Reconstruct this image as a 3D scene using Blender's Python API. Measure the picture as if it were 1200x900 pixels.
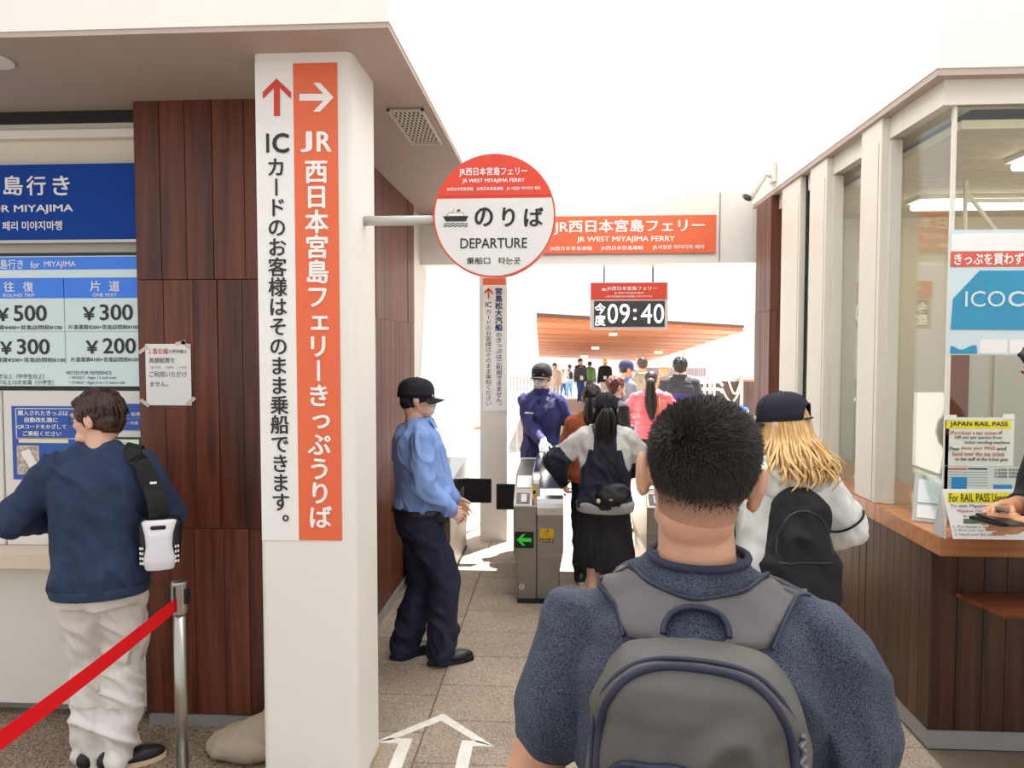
import bpy, bmesh, math, random
import numpy as np
from mathutils import Vector, Matrix, Euler
from mathutils.bvhtree import BVHTree
from mathutils.geometry import delaunay_2d_cdt

for o in list(bpy.data.objects): bpy.data.objects.remove(o)
random.seed(7)
rng = np.random.default_rng(7)
SC = bpy.context.scene
COL = SC.collection
PI = math.pi
R = math.radians

# ------------------------------------------------------------------ camera
FPX, YAW, PITCH, CAMH = 900.0, R(3.555), R(2.672), 1.86
cam_d = bpy.data.cameras.new('camera')
cam_d.sensor_width = 36.0
cam_d.lens = 36.0 * FPX / 1200.0
cam_d.clip_start = 0.05
cam_d.clip_end = 2000
cam = bpy.data.objects.new('camera', cam_d)
cam.location = (0, 0, CAMH)
cam.rotation_euler = (PI / 2 - PITCH, 0, YAW)
COL.objects.link(cam)
SC.camera = cam

# ------------------------------------------------------------------ world and sun
world = bpy.data.worlds.new('sky')
SC.world = world
world.use_nodes = True
wn = world.node_tree.nodes
wn['Background'].inputs[0].default_value = (0.98, 0.99, 1.0, 1)
wn['Background'].inputs[1].default_value = 1.0
sun_d = bpy.data.lights.new('sun', 'SUN')
sun_d.energy = 18.0
sun_d.angle = R(1.0)
sun_d.color = (1.0, 0.98, 0.95)
sun = bpy.data.objects.new('sun', sun_d)
sun.rotation_euler = (R(-18), R(12), 0)
COL.objects.link(sun)

vs = SC.view_settings
vs.view_transform = 'Standard'
vs.look = 'None'
vs.exposure = 0.12
vs.gamma = 1.0
vs.use_curve_mapping = False
SC.cycles.use_denoising = True
SC.cycles.max_bounces = 8
SC.cycles.diffuse_bounces = 4
SC.cycles.glossy_bounces = 4
SC.cycles.transparent_max_bounces = 12
SC.cycles.caustics_reflective = False
SC.cycles.caustics_refractive = False

# ------------------------------------------------------------------ pixel -> place
_r = Vector((math.cos(YAW), math.sin(YAW), 0))
_f = Vector((-math.sin(YAW) * math.cos(PITCH), math.cos(YAW) * math.cos(PITCH), -math.sin(PITCH)))
_u = _r.cross(_f)
_C = Vector((0, 0, CAMH))


def ray(px, py): return _f + _r * ((px - 600) / FPX) + _u * ((450 - py) / FPX)


def atY(px, py, y):
    v = ray(px, py)
    return _C + v * (y / v.y)


def atX(px, py, x):
    v = ray(px, py)
    return _C + v * (x / v.x)


def atZ(px, py, z=0.0):
    v = ray(px, py)
    return _C + v * ((z - CAMH) / v.z)


# ------------------------------------------------------------------ materials
def lin(c):
    c = c / 255.0
    return c / 12.92 if c <= 0.04045 else ((c + 0.055) / 1.055) ** 2.4


def rgb(r, g, b): return (lin(r), lin(g), lin(b), 1.0)


MATS = {}


def mat(name, col, rough=0.6, metal=0.0, noise=0.0, nscale=8.0, bump=0.0, bscale=60.0, stretch=None,
        rand=0.0, emit=0.0, coat=0.0, sheen=0.0, sss=0.0, col2=None, spec=0.5):
    if name in MATS: return MATS[name]
    m = bpy.data.materials.new(name)
    m.use_nodes = True
    nt = m.node_tree
    b = nt.nodes['Principled BSDF']
    b.inputs['Roughness'].default_value = rough
    b.inputs['Metallic'].default_value = metal
    b.inputs['Specular IOR Level'].default_value = spec
    b.inputs['Coat Weight'].default_value = coat
    b.inputs['Sheen Weight'].default_value = sheen
    b.inputs['Subsurface Weight'].default_value = sss
    if sss: b.inputs['Subsurface Radius'].default_value = (0.012, 0.005, 0.003)
    b.inputs['Base Color'].default_value = col
    tc = nt.nodes.new('ShaderNodeTexCoord')
    mp = nt.nodes.new('ShaderNodeMapping')
    if stretch: mp.inputs['Scale'].default_value = stretch
    nt.links.new(tc.outputs['Object'], mp.inputs[0])
    out = None
    if noise > 0 or col2:
        n = nt.nodes.new('ShaderNodeTexNoise')
        n.inputs['Scale'].default_value = nscale
        n.inputs['Detail'].default_value = 6
        nt.links.new(mp.outputs[0], n.inputs['Vector'])
        rp = nt.nodes.new('ShaderNodeValToRGB')
        rp.color_ramp.elements[0].position = 0.3
        rp.color_ramp.elements[1].position = 0.7
        c0 = tuple(max(0, x * (1 - noise)) for x in col[:3]) + (1,)
        c1 = col2 if col2 else tuple(min(1, x * (1 + noise)) for x in col[:3]) + (1,)
        if col2: c0 = col
        rp.color_ramp.elements[0].color = c0
        rp.color_ramp.elements[1].color = c1
        nt.links.new(n.outputs['Fac'], rp.inputs[0])
        out = rp.outputs[0]
    if rand > 0:
        oi = nt.nodes.new('ShaderNodeObjectInfo')
        mr = nt.nodes.new('ShaderNodeMapRange')
        mr.inputs['To Min'].default_value = 1 - rand
        mr.inputs['To Max'].default_value = 1 + rand
        nt.links.new(oi.outputs['Random'], mr.inputs[0])
        hs = nt.nodes.new('ShaderNodeHueSaturation')
        if out: nt.links.new(out, hs.inputs['Color'])
        else: hs.inputs['Color'].default_value = col
        nt.links.new(mr.outputs[0], hs.inputs['Value'])
        out = hs.outputs[0]
    if out: nt.links.new(out, b.inputs['Base Color'])
    if emit > 0:
        b.inputs['Emission Strength'].default_value = emit
        b.inputs['Emission Color'].default_value = col
    if bump > 0:
        n2 = nt.nodes.new('ShaderNodeTexNoise')
        n2.inputs['Scale'].default_value = bscale
        n2.inputs['Detail'].default_value = 5
        nt.links.new(mp.outputs[0], n2.inputs['Vector'])
        bp = nt.nodes.new('ShaderNodeBump')
        bp.inputs['Strength'].default_value = bump
        bp.inputs['Distance'].default_value = 0.01
        nt.links.new(n2.outputs['Fac'], bp.inputs['Height'])
        nt.links.new(bp.outputs[0], b.inputs['Normal'])
    MATS[name] = m
    return m


def wood_mat(name, c0, c1, rough=0.45, axis='Z', rand=0.25):
    """stained timber: streaks along one axis, each board with its own tone and its own grain"""
    m = bpy.data.materials.new(name)
    m.use_nodes = True
    nt = m.node_tree
    b = nt.nodes['Principled BSDF']
    b.inputs['Roughness'].default_value = rough
    tc = nt.nodes.new('ShaderNodeTexCoord')
    geo = nt.nodes.new('ShaderNodeNewGeometry')
    oi = nt.nodes.new('ShaderNodeObjectInfo')
    add = nt.nodes.new('ShaderNodeVectorMath')
    add.operation = 'ADD'
    sc = nt.nodes.new('ShaderNodeVectorMath')
    sc.operation = 'SCALE'
    sc.inputs['Scale'].default_value = 13.0
    cmb = nt.nodes.new('ShaderNodeCombineXYZ')
    for i in range(3): nt.links.new(oi.outputs['Random'], cmb.inputs[i])
    nt.links.new(cmb.outputs[0], sc.inputs[0])
    nt.links.new(geo.outputs['Position'], add.inputs[0])
    nt.links.new(sc.outputs[0], add.inputs[1])
    mp = nt.nodes.new('ShaderNodeMapping')
    s = {'Z': (14, 14, 0.7), 'X': (0.7, 14, 14), 'Y': (14, 0.7, 14)}[axis]
    mp.inputs['Scale'].default_value = s
    nt.links.new(add.outputs[0], mp.inputs[0])
    n = nt.nodes.new('ShaderNodeTexNoise')
    n.inputs['Scale'].default_value = 1.6
    n.inputs['Detail'].default_value = 8
    n.inputs['Distortion'].default_value = 0.6
    nt.links.new(mp.outputs[0], n.inputs['Vector'])
    rp = nt.nodes.new('ShaderNodeValToRGB')
    rp.color_ramp.elements[0].position = 0.28
    rp.color_ramp.elements[1].position = 0.75
    rp.color_ramp.elements[0].color = c0
    rp.color_ramp.elements[1].color = c1
    nt.links.new(n.outputs['Fac'], rp.inputs[0])
    mr = nt.nodes.new('ShaderNodeMapRange')
    mr.inputs['To Min'].default_value = 1 - rand
    mr.inputs['To Max'].default_value = 1 + rand
    nt.links.new(oi.outputs['Random'], mr.inputs[0])
    hs = nt.nodes.new('ShaderNodeHueSaturation')
    nt.links.new(rp.outputs[0], hs.inputs['Color'])
    nt.links.new(mr.outputs[0], hs.inputs['Value'])
    nt.links.new(hs.outputs[0], b.inputs['Base Color'])
    bp = nt.nodes.new('ShaderNodeBump')
    bp.inputs['Strength'].default_value = 0.25
    bp.inputs['Distance'].default_value = 0.004
    nt.links.new(n.outputs['Fac'], bp.inputs['Height'])
    nt.links.new(bp.outputs[0], b.inputs['Normal'])
    MATS[name] = m
    return m


def glass_mat(name, tint=(0.97, 1, 0.99, 1), ior=1.55, rough=0.0):
    m = bpy.data.materials.new(name)
    m.use_nodes = True
    nt = m.node_tree
    nt.nodes.clear()
    o = nt.nodes.new('ShaderNodeOutputMaterial')
    mx = nt.nodes.new('ShaderNodeMixShader')
    t = nt.nodes.new('ShaderNodeBsdfTransparent')
    t.inputs[0].default_value = tint
    g = nt.nodes.new('ShaderNodeBsdfGlossy')
    g.inputs['Roughness'].default_value = rough
    fr = nt.nodes.new('ShaderNodeFresnel')
    fr.inputs[0].default_value = ior
    ge = nt.nodes.new('ShaderNodeNewGeometry')
    mr = nt.nodes.new('ShaderNodeMapRange')          # a thin sheet: leaving it reflects as much as entering it
    mr.inputs['To Min'].default_value = ior
    mr.inputs['To Max'].default_value = 1 / ior
    nt.links.new(ge.outputs['Backfacing'], mr.inputs[0])
    nt.links.new(mr.outputs[0], fr.inputs[0])
    nt.links.new(fr.outputs[0], mx.inputs[0])
    nt.links.new(t.outputs[0], mx.inputs[1])
    nt.links.new(g.outputs[0], mx.inputs[2])
    nt.links.new(mx.outputs[0], o.inputs[0])
    MATS[name] = m
    return m


def granite_mat(name, base, dark, light, scale=420, rand=0.08, rough=0.7):
    m = bpy.data.materials.new(name)
    m.use_nodes = True
    nt = m.node_tree
    b = nt.nodes['Principled BSDF']
    b.inputs['Roughness'].default_value = rough
    geo = nt.nodes.new('ShaderNodeNewGeometry')
    v = nt.nodes.new('ShaderNodeTexVoronoi')
    v.inputs['Scale'].default_value = scale * 0.25
    nt.links.new(geo.outputs['Position'], v.inputs['Vector'])
    bw = nt.nodes.new('ShaderNodeRGBToBW')
    nt.links.new(v.outputs['Color'], bw.inputs[0])
    rp = nt.nodes.new('ShaderNodeValToRGB')
    rp.color_ramp.elements[0].color = dark
    rp.color_ramp.elements[0].position = 0.15
    rp.color_ramp.elements[1].color = light
    rp.color_ramp.elements[1].position = 0.9
    e = rp.color_ramp.elements.new(0.5)
    e.color = base
    nt.links.new(bw.outputs[0], rp.inputs[0])
    n = nt.nodes.new('ShaderNodeTexNoise')
    n.inputs['Scale'].default_value = 2.2
    n.inputs['Detail'].default_value = 5
    nt.links.new(geo.outputs['Position'], n.inputs['Vector'])
    oi = nt.nodes.new('ShaderNodeObjectInfo')
    ma = nt.nodes.new('ShaderNodeMath')
    ma.operation = 'ADD'
    mr = nt.nodes.new('ShaderNodeMapRange')
    mr.inputs['To Min'].default_value = 1 - rand
    mr.inputs['To Max'].default_value = 1 + rand
    nt.links.new(oi.outputs['Random'], mr.inputs[0])
    mr2 = nt.nodes.new('ShaderNodeMapRange')
    mr2.inputs['From Min'].default_value = 0.3
    mr2.inputs['From Max'].default_value = 0.7
    mr2.inputs['To Min'].default_value = -0.13
    mr2.inputs['To Max'].default_value = 0.13
    nt.links.new(n.outputs['Fac'], mr2.inputs[0])
    nt.links.new(mr.outputs[0], ma.inputs[0])
    nt.links.new(mr2.outputs[0], ma.inputs[1])
    hs = nt.nodes.new('ShaderNodeHueSaturation')
    nt.links.new(rp.outputs[0], hs.inputs['Color'])
    nt.links.new(ma.outputs[0], hs.inputs['Value'])
    nt.links.new(hs.outputs[0], b.inputs['Base Color'])
    bp = nt.nodes.new('ShaderNodeBump')
    bp.inputs['Strength'].default_value = 0.2
    bp.inputs['Distance'].default_value = 0.003
    nt.links.new(bw.outputs[0], bp.inputs['Height'])
    nt.links.new(bp.outputs[0], b.inputs['Normal'])
    MATS[name] = m
    return m


# ------------------------------------------------------------------ object helpers
ORIGIN = {}


def thing(name, label, cat, loc=(0, 0, 0), rotz=0.0, group=None):
    o = bpy.data.objects.new(name, None)
    o.empty_display_size = 0.1
    COL.objects.link(o)
    o.location = loc
    o.rotation_euler = (0, 0, rotz)
    o['label'] = label
    o['category'] = cat
    if group: o['group'] = group
    ORIGIN[o.name] = Vector(loc)
    return o


def tag(o, label, cat, group=None):
    o['label'] = label
    o['category'] = cat
    if group: o['group'] = group
    return o


def struct(o):
    o['kind'] = 'structure'
    return o


def link_mesh(name, me, material, parent=None, local=False, smooth=False):
    """world-space mesh -> one object; under a (translated) parent the vertices are moved to its frame"""
    o = bpy.data.objects.new(name, me)
    if material is not None and not me.materials:
        if isinstance(material, (list, tuple)):
            for mm in material: me.materials.append(mm)
        else: me.materials.append(material)
    if parent is not None:
        o.parent = parent
        org = ORIGIN.get(parent.name, Vector((0, 0, 0)))
        if not local and org.length > 0: me.transform(Matrix.Translation(-org))
        ORIGIN[o.name] = org
    else:
        ORIGIN[o.name] = Vector((0, 0, 0))
    COL.objects.link(o)
    if smooth:
        me.polygons.foreach_set('use_smooth', [True] * len(me.polygons))
    return o


class G:
    """collects solids into one mesh"""

    def __init__(s):
        s.v, s.f, s.m = [], [], []
        s.cur = 0

    def add(s, v, f):
        n = len(s.v)
        s.v.extend([tuple(x) for x in v])
        s.f.extend([tuple(i + n for i in q) for q in f])
        s.m.extend([s.cur] * len(f))
        return s

    def box(s, x0, x1, y0, y1, z0, z1):
        v = [(x0, y0, z0), (x1, y0, z0), (x1, y1, z0), (x0, y1, z0), (x0, y0, z1), (x1, y0, z1), (x1, y1, z1), (x0, y1, z1)]
        f = [(0, 3, 2, 1), (4, 5, 6, 7), (0, 1, 5, 4), (1, 2, 6, 5), (2, 3, 7, 6), (3, 0, 4, 7)]
        return s.add(v, f)

    def prism(s, pts, axis, a, b):
        """polygon (2-D points) pushed along an axis from a to b; pts are (y,z),(x,z) or (x,y)"""
        n = len(pts)

        def mk(p, t):
            if axis == 'x': return (t, p[0], p[1])
            if axis == 'y': return (p[0], t, p[1])
            return (p[0], p[1], t)
        v = [mk(p, a) for p in pts] + [mk(p, b) for p in pts]
        f = [tuple(range(n))[::-1], tuple(range(n, 2 * n))] + [(i, (i + 1) % n, (i + 1) % n + n, i + n) for i in range(n)]
        return s.add(v, f)

    def tube(s, pts, r, n=10, closed=False, flat=1.0):
        P = [Vector(p) for p in pts]
        rr = r if isinstance(r, (list, tuple, np.ndarray)) else [r] * len(P)
        k = len(P)
        ref = Vector((0, 0, 1))
        vs_, fs_ = [], []
        prev = None
        for i, p in enumerate(P):
            a = P[(i - 1) % k] if (i > 0 or closed) else P[0]
            b = P[(i + 1) % k] if (i < k - 1 or closed) else P[-1]
            t = (b - a)
            t = t.normalized() if t.length > 1e-9 else Vector((0, 0, 1))
            if prev is None:
                side = t.cross(ref)
                if side.length < 1e-3: side = t.cross(Vector((0, 1, 0)))
                side.normalize()
            else:
                side = (prev - t * prev.dot(t))
                side = side.normalized() if side.length > 1e-6 else prev
            prev = side
            up = side.cross(t)
            for j in range(n):
                an = 2 * PI * j / n
                vs_.append(p + side * (math.cos(an) * rr[i]) + up * (math.sin(an) * rr[i] * flat))
        kk = k if closed else k - 1
        for i in range(kk):
            for j in range(n):
                a, b = i * n + j, i * n + (j + 1) % n
                c, d = ((i + 1) % k) * n + (j + 1) % n, ((i + 1) % k) * n + j
                fs_.append((a, b, c, d))
        if not closed:
            fs_.append(tuple(range(n))[::-1])
            fs_.append(tuple(range((k - 1) * n, k * n)))
        return s.add(vs_, fs_)

    def lathe(s, prof, c=(0, 0, 0), n=24):
        """profile (r,z) round the z axis"""
        vs_, fs_ = [], []
        for (r_, z_) in prof:
            for j in range(n):
                a = 2 * PI * j / n
                vs_.append((c[0] + r_ * math.cos(a), c[1] + r_ * math.sin(a), c[2] + z_))
        for i in range(len(prof) - 1):
            for j in range(n):
                fs_.append((i * n + j, i * n + (j + 1) % n, (i + 1) * n + (j + 1) % n, (i + 1) * n + j))
        fs_.append(tuple(range(n))[::-1])
        fs_.append(tuple(range((len(prof) - 1) * n, len(prof) * n)))
        return s.add(vs_, fs_)

    def mesh(s, name='m'):
        me = bpy.data.meshes.new(name)
        me.from_pydata(s.v, [], s.f)
        me.update()
        return me

    def build(s, name, material, parent=None, local=False, smooth=False, bevel=0.0, seg=2, fix=False):
        me = s.mesh(name)
        if bevel > 0 or fix:
            bm = bmesh.new()
            bm.from_mesh(me)
            bmesh.ops.recalc_face_normals(bm, faces=bm.faces)
            if bevel > 0:
                bmesh.ops.bevel(bm, geom=list(bm.edges), offset=bevel, segments=seg, affect='EDGES', profile=0.5, clamp_overlap=True)
            bm.to_mesh(me)
            bm.free()
        elif any(s.m):
            me.polygons.foreach_set('material_index', s.m)
        o = link_mesh(name, me, material, parent, local, smooth)
        return o


def bx(name, x0, x1, y0, y1, z0, z1, material, parent=None, bevel=0.0, seg=2, local=False):
    return G().box(min(x0, x1), max(x0, x1), min(y0, y1), max(y0, y1), min(z0, z1), max(z0, z1)).build(name, material, parent, bevel=bevel, seg=seg, local=local)


# ------------------------------------------------------------------ lettering
_glyph = {}
TMP = bpy.data.scenes.new('workbench')


def eval_mesh(data, mods=()):
    """mesh of a curve or of a mesh with modifiers, evaluated in a side scene"""
    o = bpy.data.objects.new('tmp', data)
    TMP.collection.objects.link(o)
    for kind, kw in mods:
        m = o.modifiers.new('m', kind)
        for k, v in kw.items(): setattr(m, k, v)
    with bpy.context.temp_override(scene=TMP, view_layer=TMP.view_layers[0]):
        dg = bpy.context.evaluated_depsgraph_get()
    dg.update()
    me = bpy.data.meshes.new_from_object(o.evaluated_get(dg), preserve_all_data_layers=False, depsgraph=dg)
    bpy.data.objects.remove(o)
    return me




def text_mesh(body, bold=0.0):
    key = (body, bold)
    if key in _glyph: return _glyph[key]
    c = bpy.data.curves.new('t', 'FONT')
    c.body = body
    c.resolution_u = 3
    me = eval_mesh(c)
    v = np.array([tuple(x.co[:2]) for x in me.vertices]) if len(me.vertices) else np.zeros((0, 2))
    f = [tuple(p.vertices) for p in me.polygons]
    bpy.data.curves.remove(c)
    bpy.data.meshes.remove(me)
    if bold > 0.004 and len(v):
        n = len(v)
        sh = [(bold, 0), (-bold, 0), (0, bold * .7), (0, -bold * .7)]
        f = [tuple(i + n * k for i in q) for k in range(4) for q in f]
        v = np.concatenate([v + np.array(d) for d in sh])
        v = np.concatenate([v, np.repeat(np.arange(4), n)[:, None] * 0.0002], 1)
    _glyph[key] = (v, f)
    return _glyph[key]


def frame_Y(y, sgn=-1):
    """pixel box -> (origin of box top-left, right vector per unit, down vector) on the plane Y = y"""
    def fn(px, py): return atY(px, py, y)
    fn.Y = y
    return fn


def quad(fn, box):
    """corners a (top left), b (top right), d (bottom left), e (bottom right); upright rectangles on Y planes"""
    x0, y0, x1, y1 = box
    if hasattr(fn, 'Y'):
        xm, ym = (x0 + x1) / 2, (y0 + y1) / 2
        X0, X1 = fn(x0, ym).x, fn(x1, ym).x
        Z0, Z1 = fn(xm, y0).z, fn(xm, y1).z
        y = fn.Y
        return Vector((X0, y, Z0)), Vector((X1, y, Z0)), Vector((X0, y, Z1)), Vector((X1, y, Z1))
    return fn(x0, y0), fn(x1, y0), fn(x0, y1), fn(x1, y1)


def frame_P(p0, p1, p2):
    """pixel -> point on the plane through three points"""
    n = (p1 - p0).cross(p2 - p0).normalized()

    def fn(px, py):
        v = ray(px, py)
        return _C + v * ((p0 - _C).dot(n) / v.dot(n))
    fn.n = n if n.y < 0 else -n
    return fn


def lettering(parent, body, box, fn, material, bold=0.012, off=(0, -0.0015, 0), name='lettering'):
    """one line of writing whose ink fills the pixel box on the surface fn"""
    v, f = text_mesh(body, bold)
    if not len(v): return None
    x0, y0, x1, y1 = box
    if v.shape[1] == 2: v = np.concatenate([v, np.zeros((len(v), 1))], 1)
    mn, mx = v.min(0), v.max(0)
    a, b, d, e = quad(fn, box)
    O = Vector(off) if not hasattr(fn, 'n') else fn.n * 0.0015
    nrm = getattr(fn, 'n', Vector((0, -1, 0)))
    out = []
    for p in v:
        s = (p[0] - mn[0]) / max(1e-6, mx[0] - mn[0])
        t = (mx[1] - p[1]) / max(1e-6, mx[1] - mn[1])
        top = a.lerp(b, s)
        bot = d.lerp(e, s)
        out.append(top.lerp(bot, t) + O + nrm * p[2])
    g = G()
    g.add(out, f)
    return g.build(name, material, parent)


def vlettering(parent, chars, box, fn, material, bold=0.012, off=(0, -0.0015, 0), fill=1.0, name='lettering'):
    """a column of characters, one square cell each (long vowel marks turned, small kana and full stops moved right)"""
    x0, y0, x1, y1 = box
    n = len(chars)
    a, b, d, e = quad(fn, box)
    O = Vector(off)
    g = G()
    for i, ch in enumerate(chars):
        v, f = text_mesh(ch, bold)
        if not len(v): continue
        out = []
        if v.shape[1] == 2: v = np.concatenate([v, np.zeros((len(v), 1))], 1)
        w = v[:, 0].max() if ord(ch[0]) < 256 else 1.0
        for p in v:
            u, t = (p[0] - 0.5) if w == 1.0 else ((p[0] - w / 2) / max(1.0, w) * 1.05), p[1] - 0.38
            if ch in 'ー〜': u, t = t, -u
            if ch in '。、': u, t = u + 0.55, t + 0.45
            if ch in 'っぁぃぅぇぉゃゅょェッャュョ': u, t = u + 0.08, t + 0.06
            s = 0.5 + u * fill
            tt = (i + 0.5 - t * fill) / n
            out.append(a.lerp(b, s).lerp(d.lerp(e, s), tt) + O + Vector((0, -p[2], 0)))
        g.add(out, f)
    return g.build(name, material, parent)


def panel(name, box, fn, material, parent, depth=0.004, dy=0.0):
    """thin board filling a pixel box on a plane facing the camera side (-Y)"""
    a, b, d, e = quad(fn, box)
    P = [d, e, b, a]
    n = getattr(fn, 'n', Vector((0, -1, 0)))
    v = [p + n * (depth - dy) for p in P] + [p - n * dy for p in P]
    f = [(0, 1, 2, 3), (7, 6, 5, 4), (0, 4, 5, 1), (1, 5, 6, 2), (2, 6, 7, 3), (3, 7, 4, 0)]
    g = G()
    g.add(v, f)
    return g.build(name, material, parent)


def poly_panel(name, pts, fn, material, parent, depth=0.002, dy=0.0):
    P = [fn(*p) for p in pts]
    n = len(P)
    v = [(p.x, p.y - depth + dy, p.z) for p in P] + [(p.x, p.y + dy, p.z) for p in P]
    f = [tuple(range(n)), tuple(range(n, 2 * n))[::-1]] + [(i, i + n, (i + 1) % n + n, (i + 1) % n) for i in range(n)]
    g = G()
    g.add(v, f)
    return g.build(name, material, parent, fix=True)
# ================================================================== the setting
SOF, FX, FY = 3.04, -0.63, 2.85          # left soffit height, its corridor edge, its front edge
WX, WYE, WFY = -1.23, 6.35, 3.63         # timber corridor wall, its far end, timber facade plane
MWY = 3.76                               # ticket machine wall plane
CX, CY = 1.71, 3.60                      # office counter: corridor face, front face
RX, RY, RYE, RSOF = 1.64, 3.52, 6.75, 3.05

white = mat('white paint', rgb(236, 233, 227), 0.55, noise=0.02, nscale=1.5)
cream = mat('cream paint', rgb(226, 218, 200), 0.5, noise=0.03, nscale=1.5)
soffit_m = mat('soffit board', rgb(184, 168, 158), 0.7, noise=0.03, nscale=2.0)
grey_m = mat('grey plinth', rgb(150, 148, 144), 0.6, noise=0.08, nscale=5)
black_m = mat('black recess', rgb(18, 18, 19), 0.6, noise=0.1, nscale=5)
woodred = wood_mat('stained cedar', rgb(60, 24, 13), rgb(128, 66, 42), 0.42)
woodbrn = wood_mat('brown counter boards', rgb(40, 21, 12), rgb(92, 54, 34), 0.45)
woodtop = wood_mat('varnished worktop', rgb(150, 92, 55), rgb(196, 134, 88), 0.28, axis='X', rand=0.05)
woodshelf = wood_mat('dark varnished shelf', rgb(96, 48, 26), rgb(150, 84, 50), 0.3, axis='X', rand=0.05)
granite = granite_mat('granite paving', rgb(163, 147, 130), rgb(118, 104, 92), rgb(196, 180, 162), 900)
pebble = granite_mat('washed pebble paving', rgb(136, 118, 98), rgb(84, 72, 60), rgb(180, 162, 140), 600)
grout = mat('joint mortar', rgb(112, 98, 84), 0.9, noise=0.1, nscale=30)
plaza_m = granite_mat('pale plaza paving', rgb(205, 200, 190), rgb(170, 165, 155), rgb(225, 220, 212), 300)
steel = mat('brushed steel', rgb(176, 172, 165), 0.32, 1.0, noise=0.06, nscale=4, stretch=(1, 1, 40))
chrome = mat('polished steel', rgb(205, 203, 200), 0.16, 1.0, noise=0.02)
glass = glass_mat('window glass')

# ---- floor: mortar bed, granite paving slabs in the corridor, washed pebble apron by the ticket machines
floor = struct(bx('floor', -7, 7, -5, 8.6, -0.25, -0.006, grout))
tile_me = {}


def tile_mesh(w, l):
    k = (round(w, 3), round(l, 3))
    if k not in tile_me:
        g = G().box(0, w, 0, l, -0.03, 0)
        me = g.mesh('tile')
        bm = bmesh.new()
        bm.from_mesh(me)
        bmesh.ops.recalc_face_normals(bm, faces=bm.faces)
        top = [e for e in bm.edges if all(v.co.z > -0.001 for v in e.verts)]
        bmesh.ops.bevel(bm, geom=top, offset=0.003, segments=1, affect='EDGES')
        bm.to_mesh(me)
        bm.free()
        me.materials.append(granite)
        tile_me[k] = me
    return tile_me[k]


TW, TL, GAP = 0.59, 0.40, 0.007
cols = [(-1.83 + i * TW) for i in range(7)]
for ci, x in enumerate(cols):
    y = 1.2 - 0.13 * ((ci * 3) % 4)
    while y < 8.5:
        skip = (x + TW < WX + 0.02 and y + TL > 3.0) or (x > CX - 0.05 and y + TL > CY + 0.02)
        if not skip:
            w = TW - GAP
            o = bpy.data.objects.new('tile', tile_mesh(w, TL - GAP))
            o.location = (x, y, 0.0)
            o.parent = floor
            COL.objects.link(o)
        y += TL
struct(bx('floor_apron', -6.5, WX - 0.02, 3.0, 3.8, -0.03, 0.0, pebble))
struct(bx('floor_apron_near', -6.5, -1.835, 0.6, 2.995, -0.03, 0.0, pebble))

# white outline arrow painted on the paving
arrow_m = mat('white road paint', rgb(232, 228, 220), 0.7, noise=0.08, nscale=25)


def zp(a, b): return atZ(440 + a * 0.378, 560 + b * 0.378, 0.0)


g = G()
L0, TP, R0 = zp(12, 822), zp(210, 732), zp(388, 836)
ax = TP.x
w2 = (R0.x - L0.x) / 2
yb = (L0.y + R0.y) / 2
ty = TP.y
s = 0.058


def flat(pts):
    n = len(pts)
    v = [(p[0], p[1], 0.0035) for p in pts] + [(p[0], p[1], 0.0002) for p in pts]
    g.add(v, [tuple(range(n))] + [(i, i + n, (i + 1) % n + n, (i + 1) % n) for i in range(n)])


xl, xr = zp(75, 815).x + 0.0, zp(305, 818).x
flat([(ax - w2, yb), (ax - w2 * 0.70, yb + s * 0.55), (ax, ty - s * 1.3), (ax, ty)][::-1])
flat([(ax + w2, yb), (ax + w2 * 0.70, yb + s * 0.55), (ax, ty - s * 1.3), (ax, ty)])
flat([(ax - w2, yb), (xl + s, yb), (xl + s, yb + s * .8), (ax - w2 * .72, yb + s * .8)])
flat([(xr - s, yb), (ax + w2, yb), (ax + w2 * .72, yb + s * .8), (xr - s, yb + s * .8)])
flat([(xl, yb - 0.55), (xl + s, yb - 0.55), (xl + s, yb), (xl, yb)])
flat([(xr - s, yb - 0.55), (xr, yb - 0.55), (xr, yb), (xr - s, yb)])
o = g.build('floor_arrow', arrow_m, None, fix=False)
tag(o, 'white outline arrow painted on the grey paving pointing to the gates', 'floor marking')

# ---- left block: bulkhead, soffit, pillar, timber facade and timber corridor wall
struct(bx('wall_left_bulkhead', -7, FX, FY, 6.9, SOF + 0.02, 4.13, white))
so = struct(bx('ceiling_left', -7, FX - 0.004, FY + 0.004, 6.9, SOF, SOF + 0.02, soffit_m))
struct(bx('wall_left_core', -7, WX - 0.03, MWY + 0.06, WYE, 0, SOF, white))
# dark slot and cream band above the ticket machines
xw0 = atY(158, 121, WFY).x            # left edge of the timber facade
struct(bx('trim_1', -7, xw0, MWY - 0.02, MWY + 0.06, 2.985, SOF, black_m))
struct(bx('wall_ticket', -7, xw0, MWY + 0.005, MWY + 0.06, 0, 2.985, cream))
struct(bx('trim_2', -7, xw0 - 0.001, MWY - 0.05, MWY, 2.90, 2.94, white))


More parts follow.
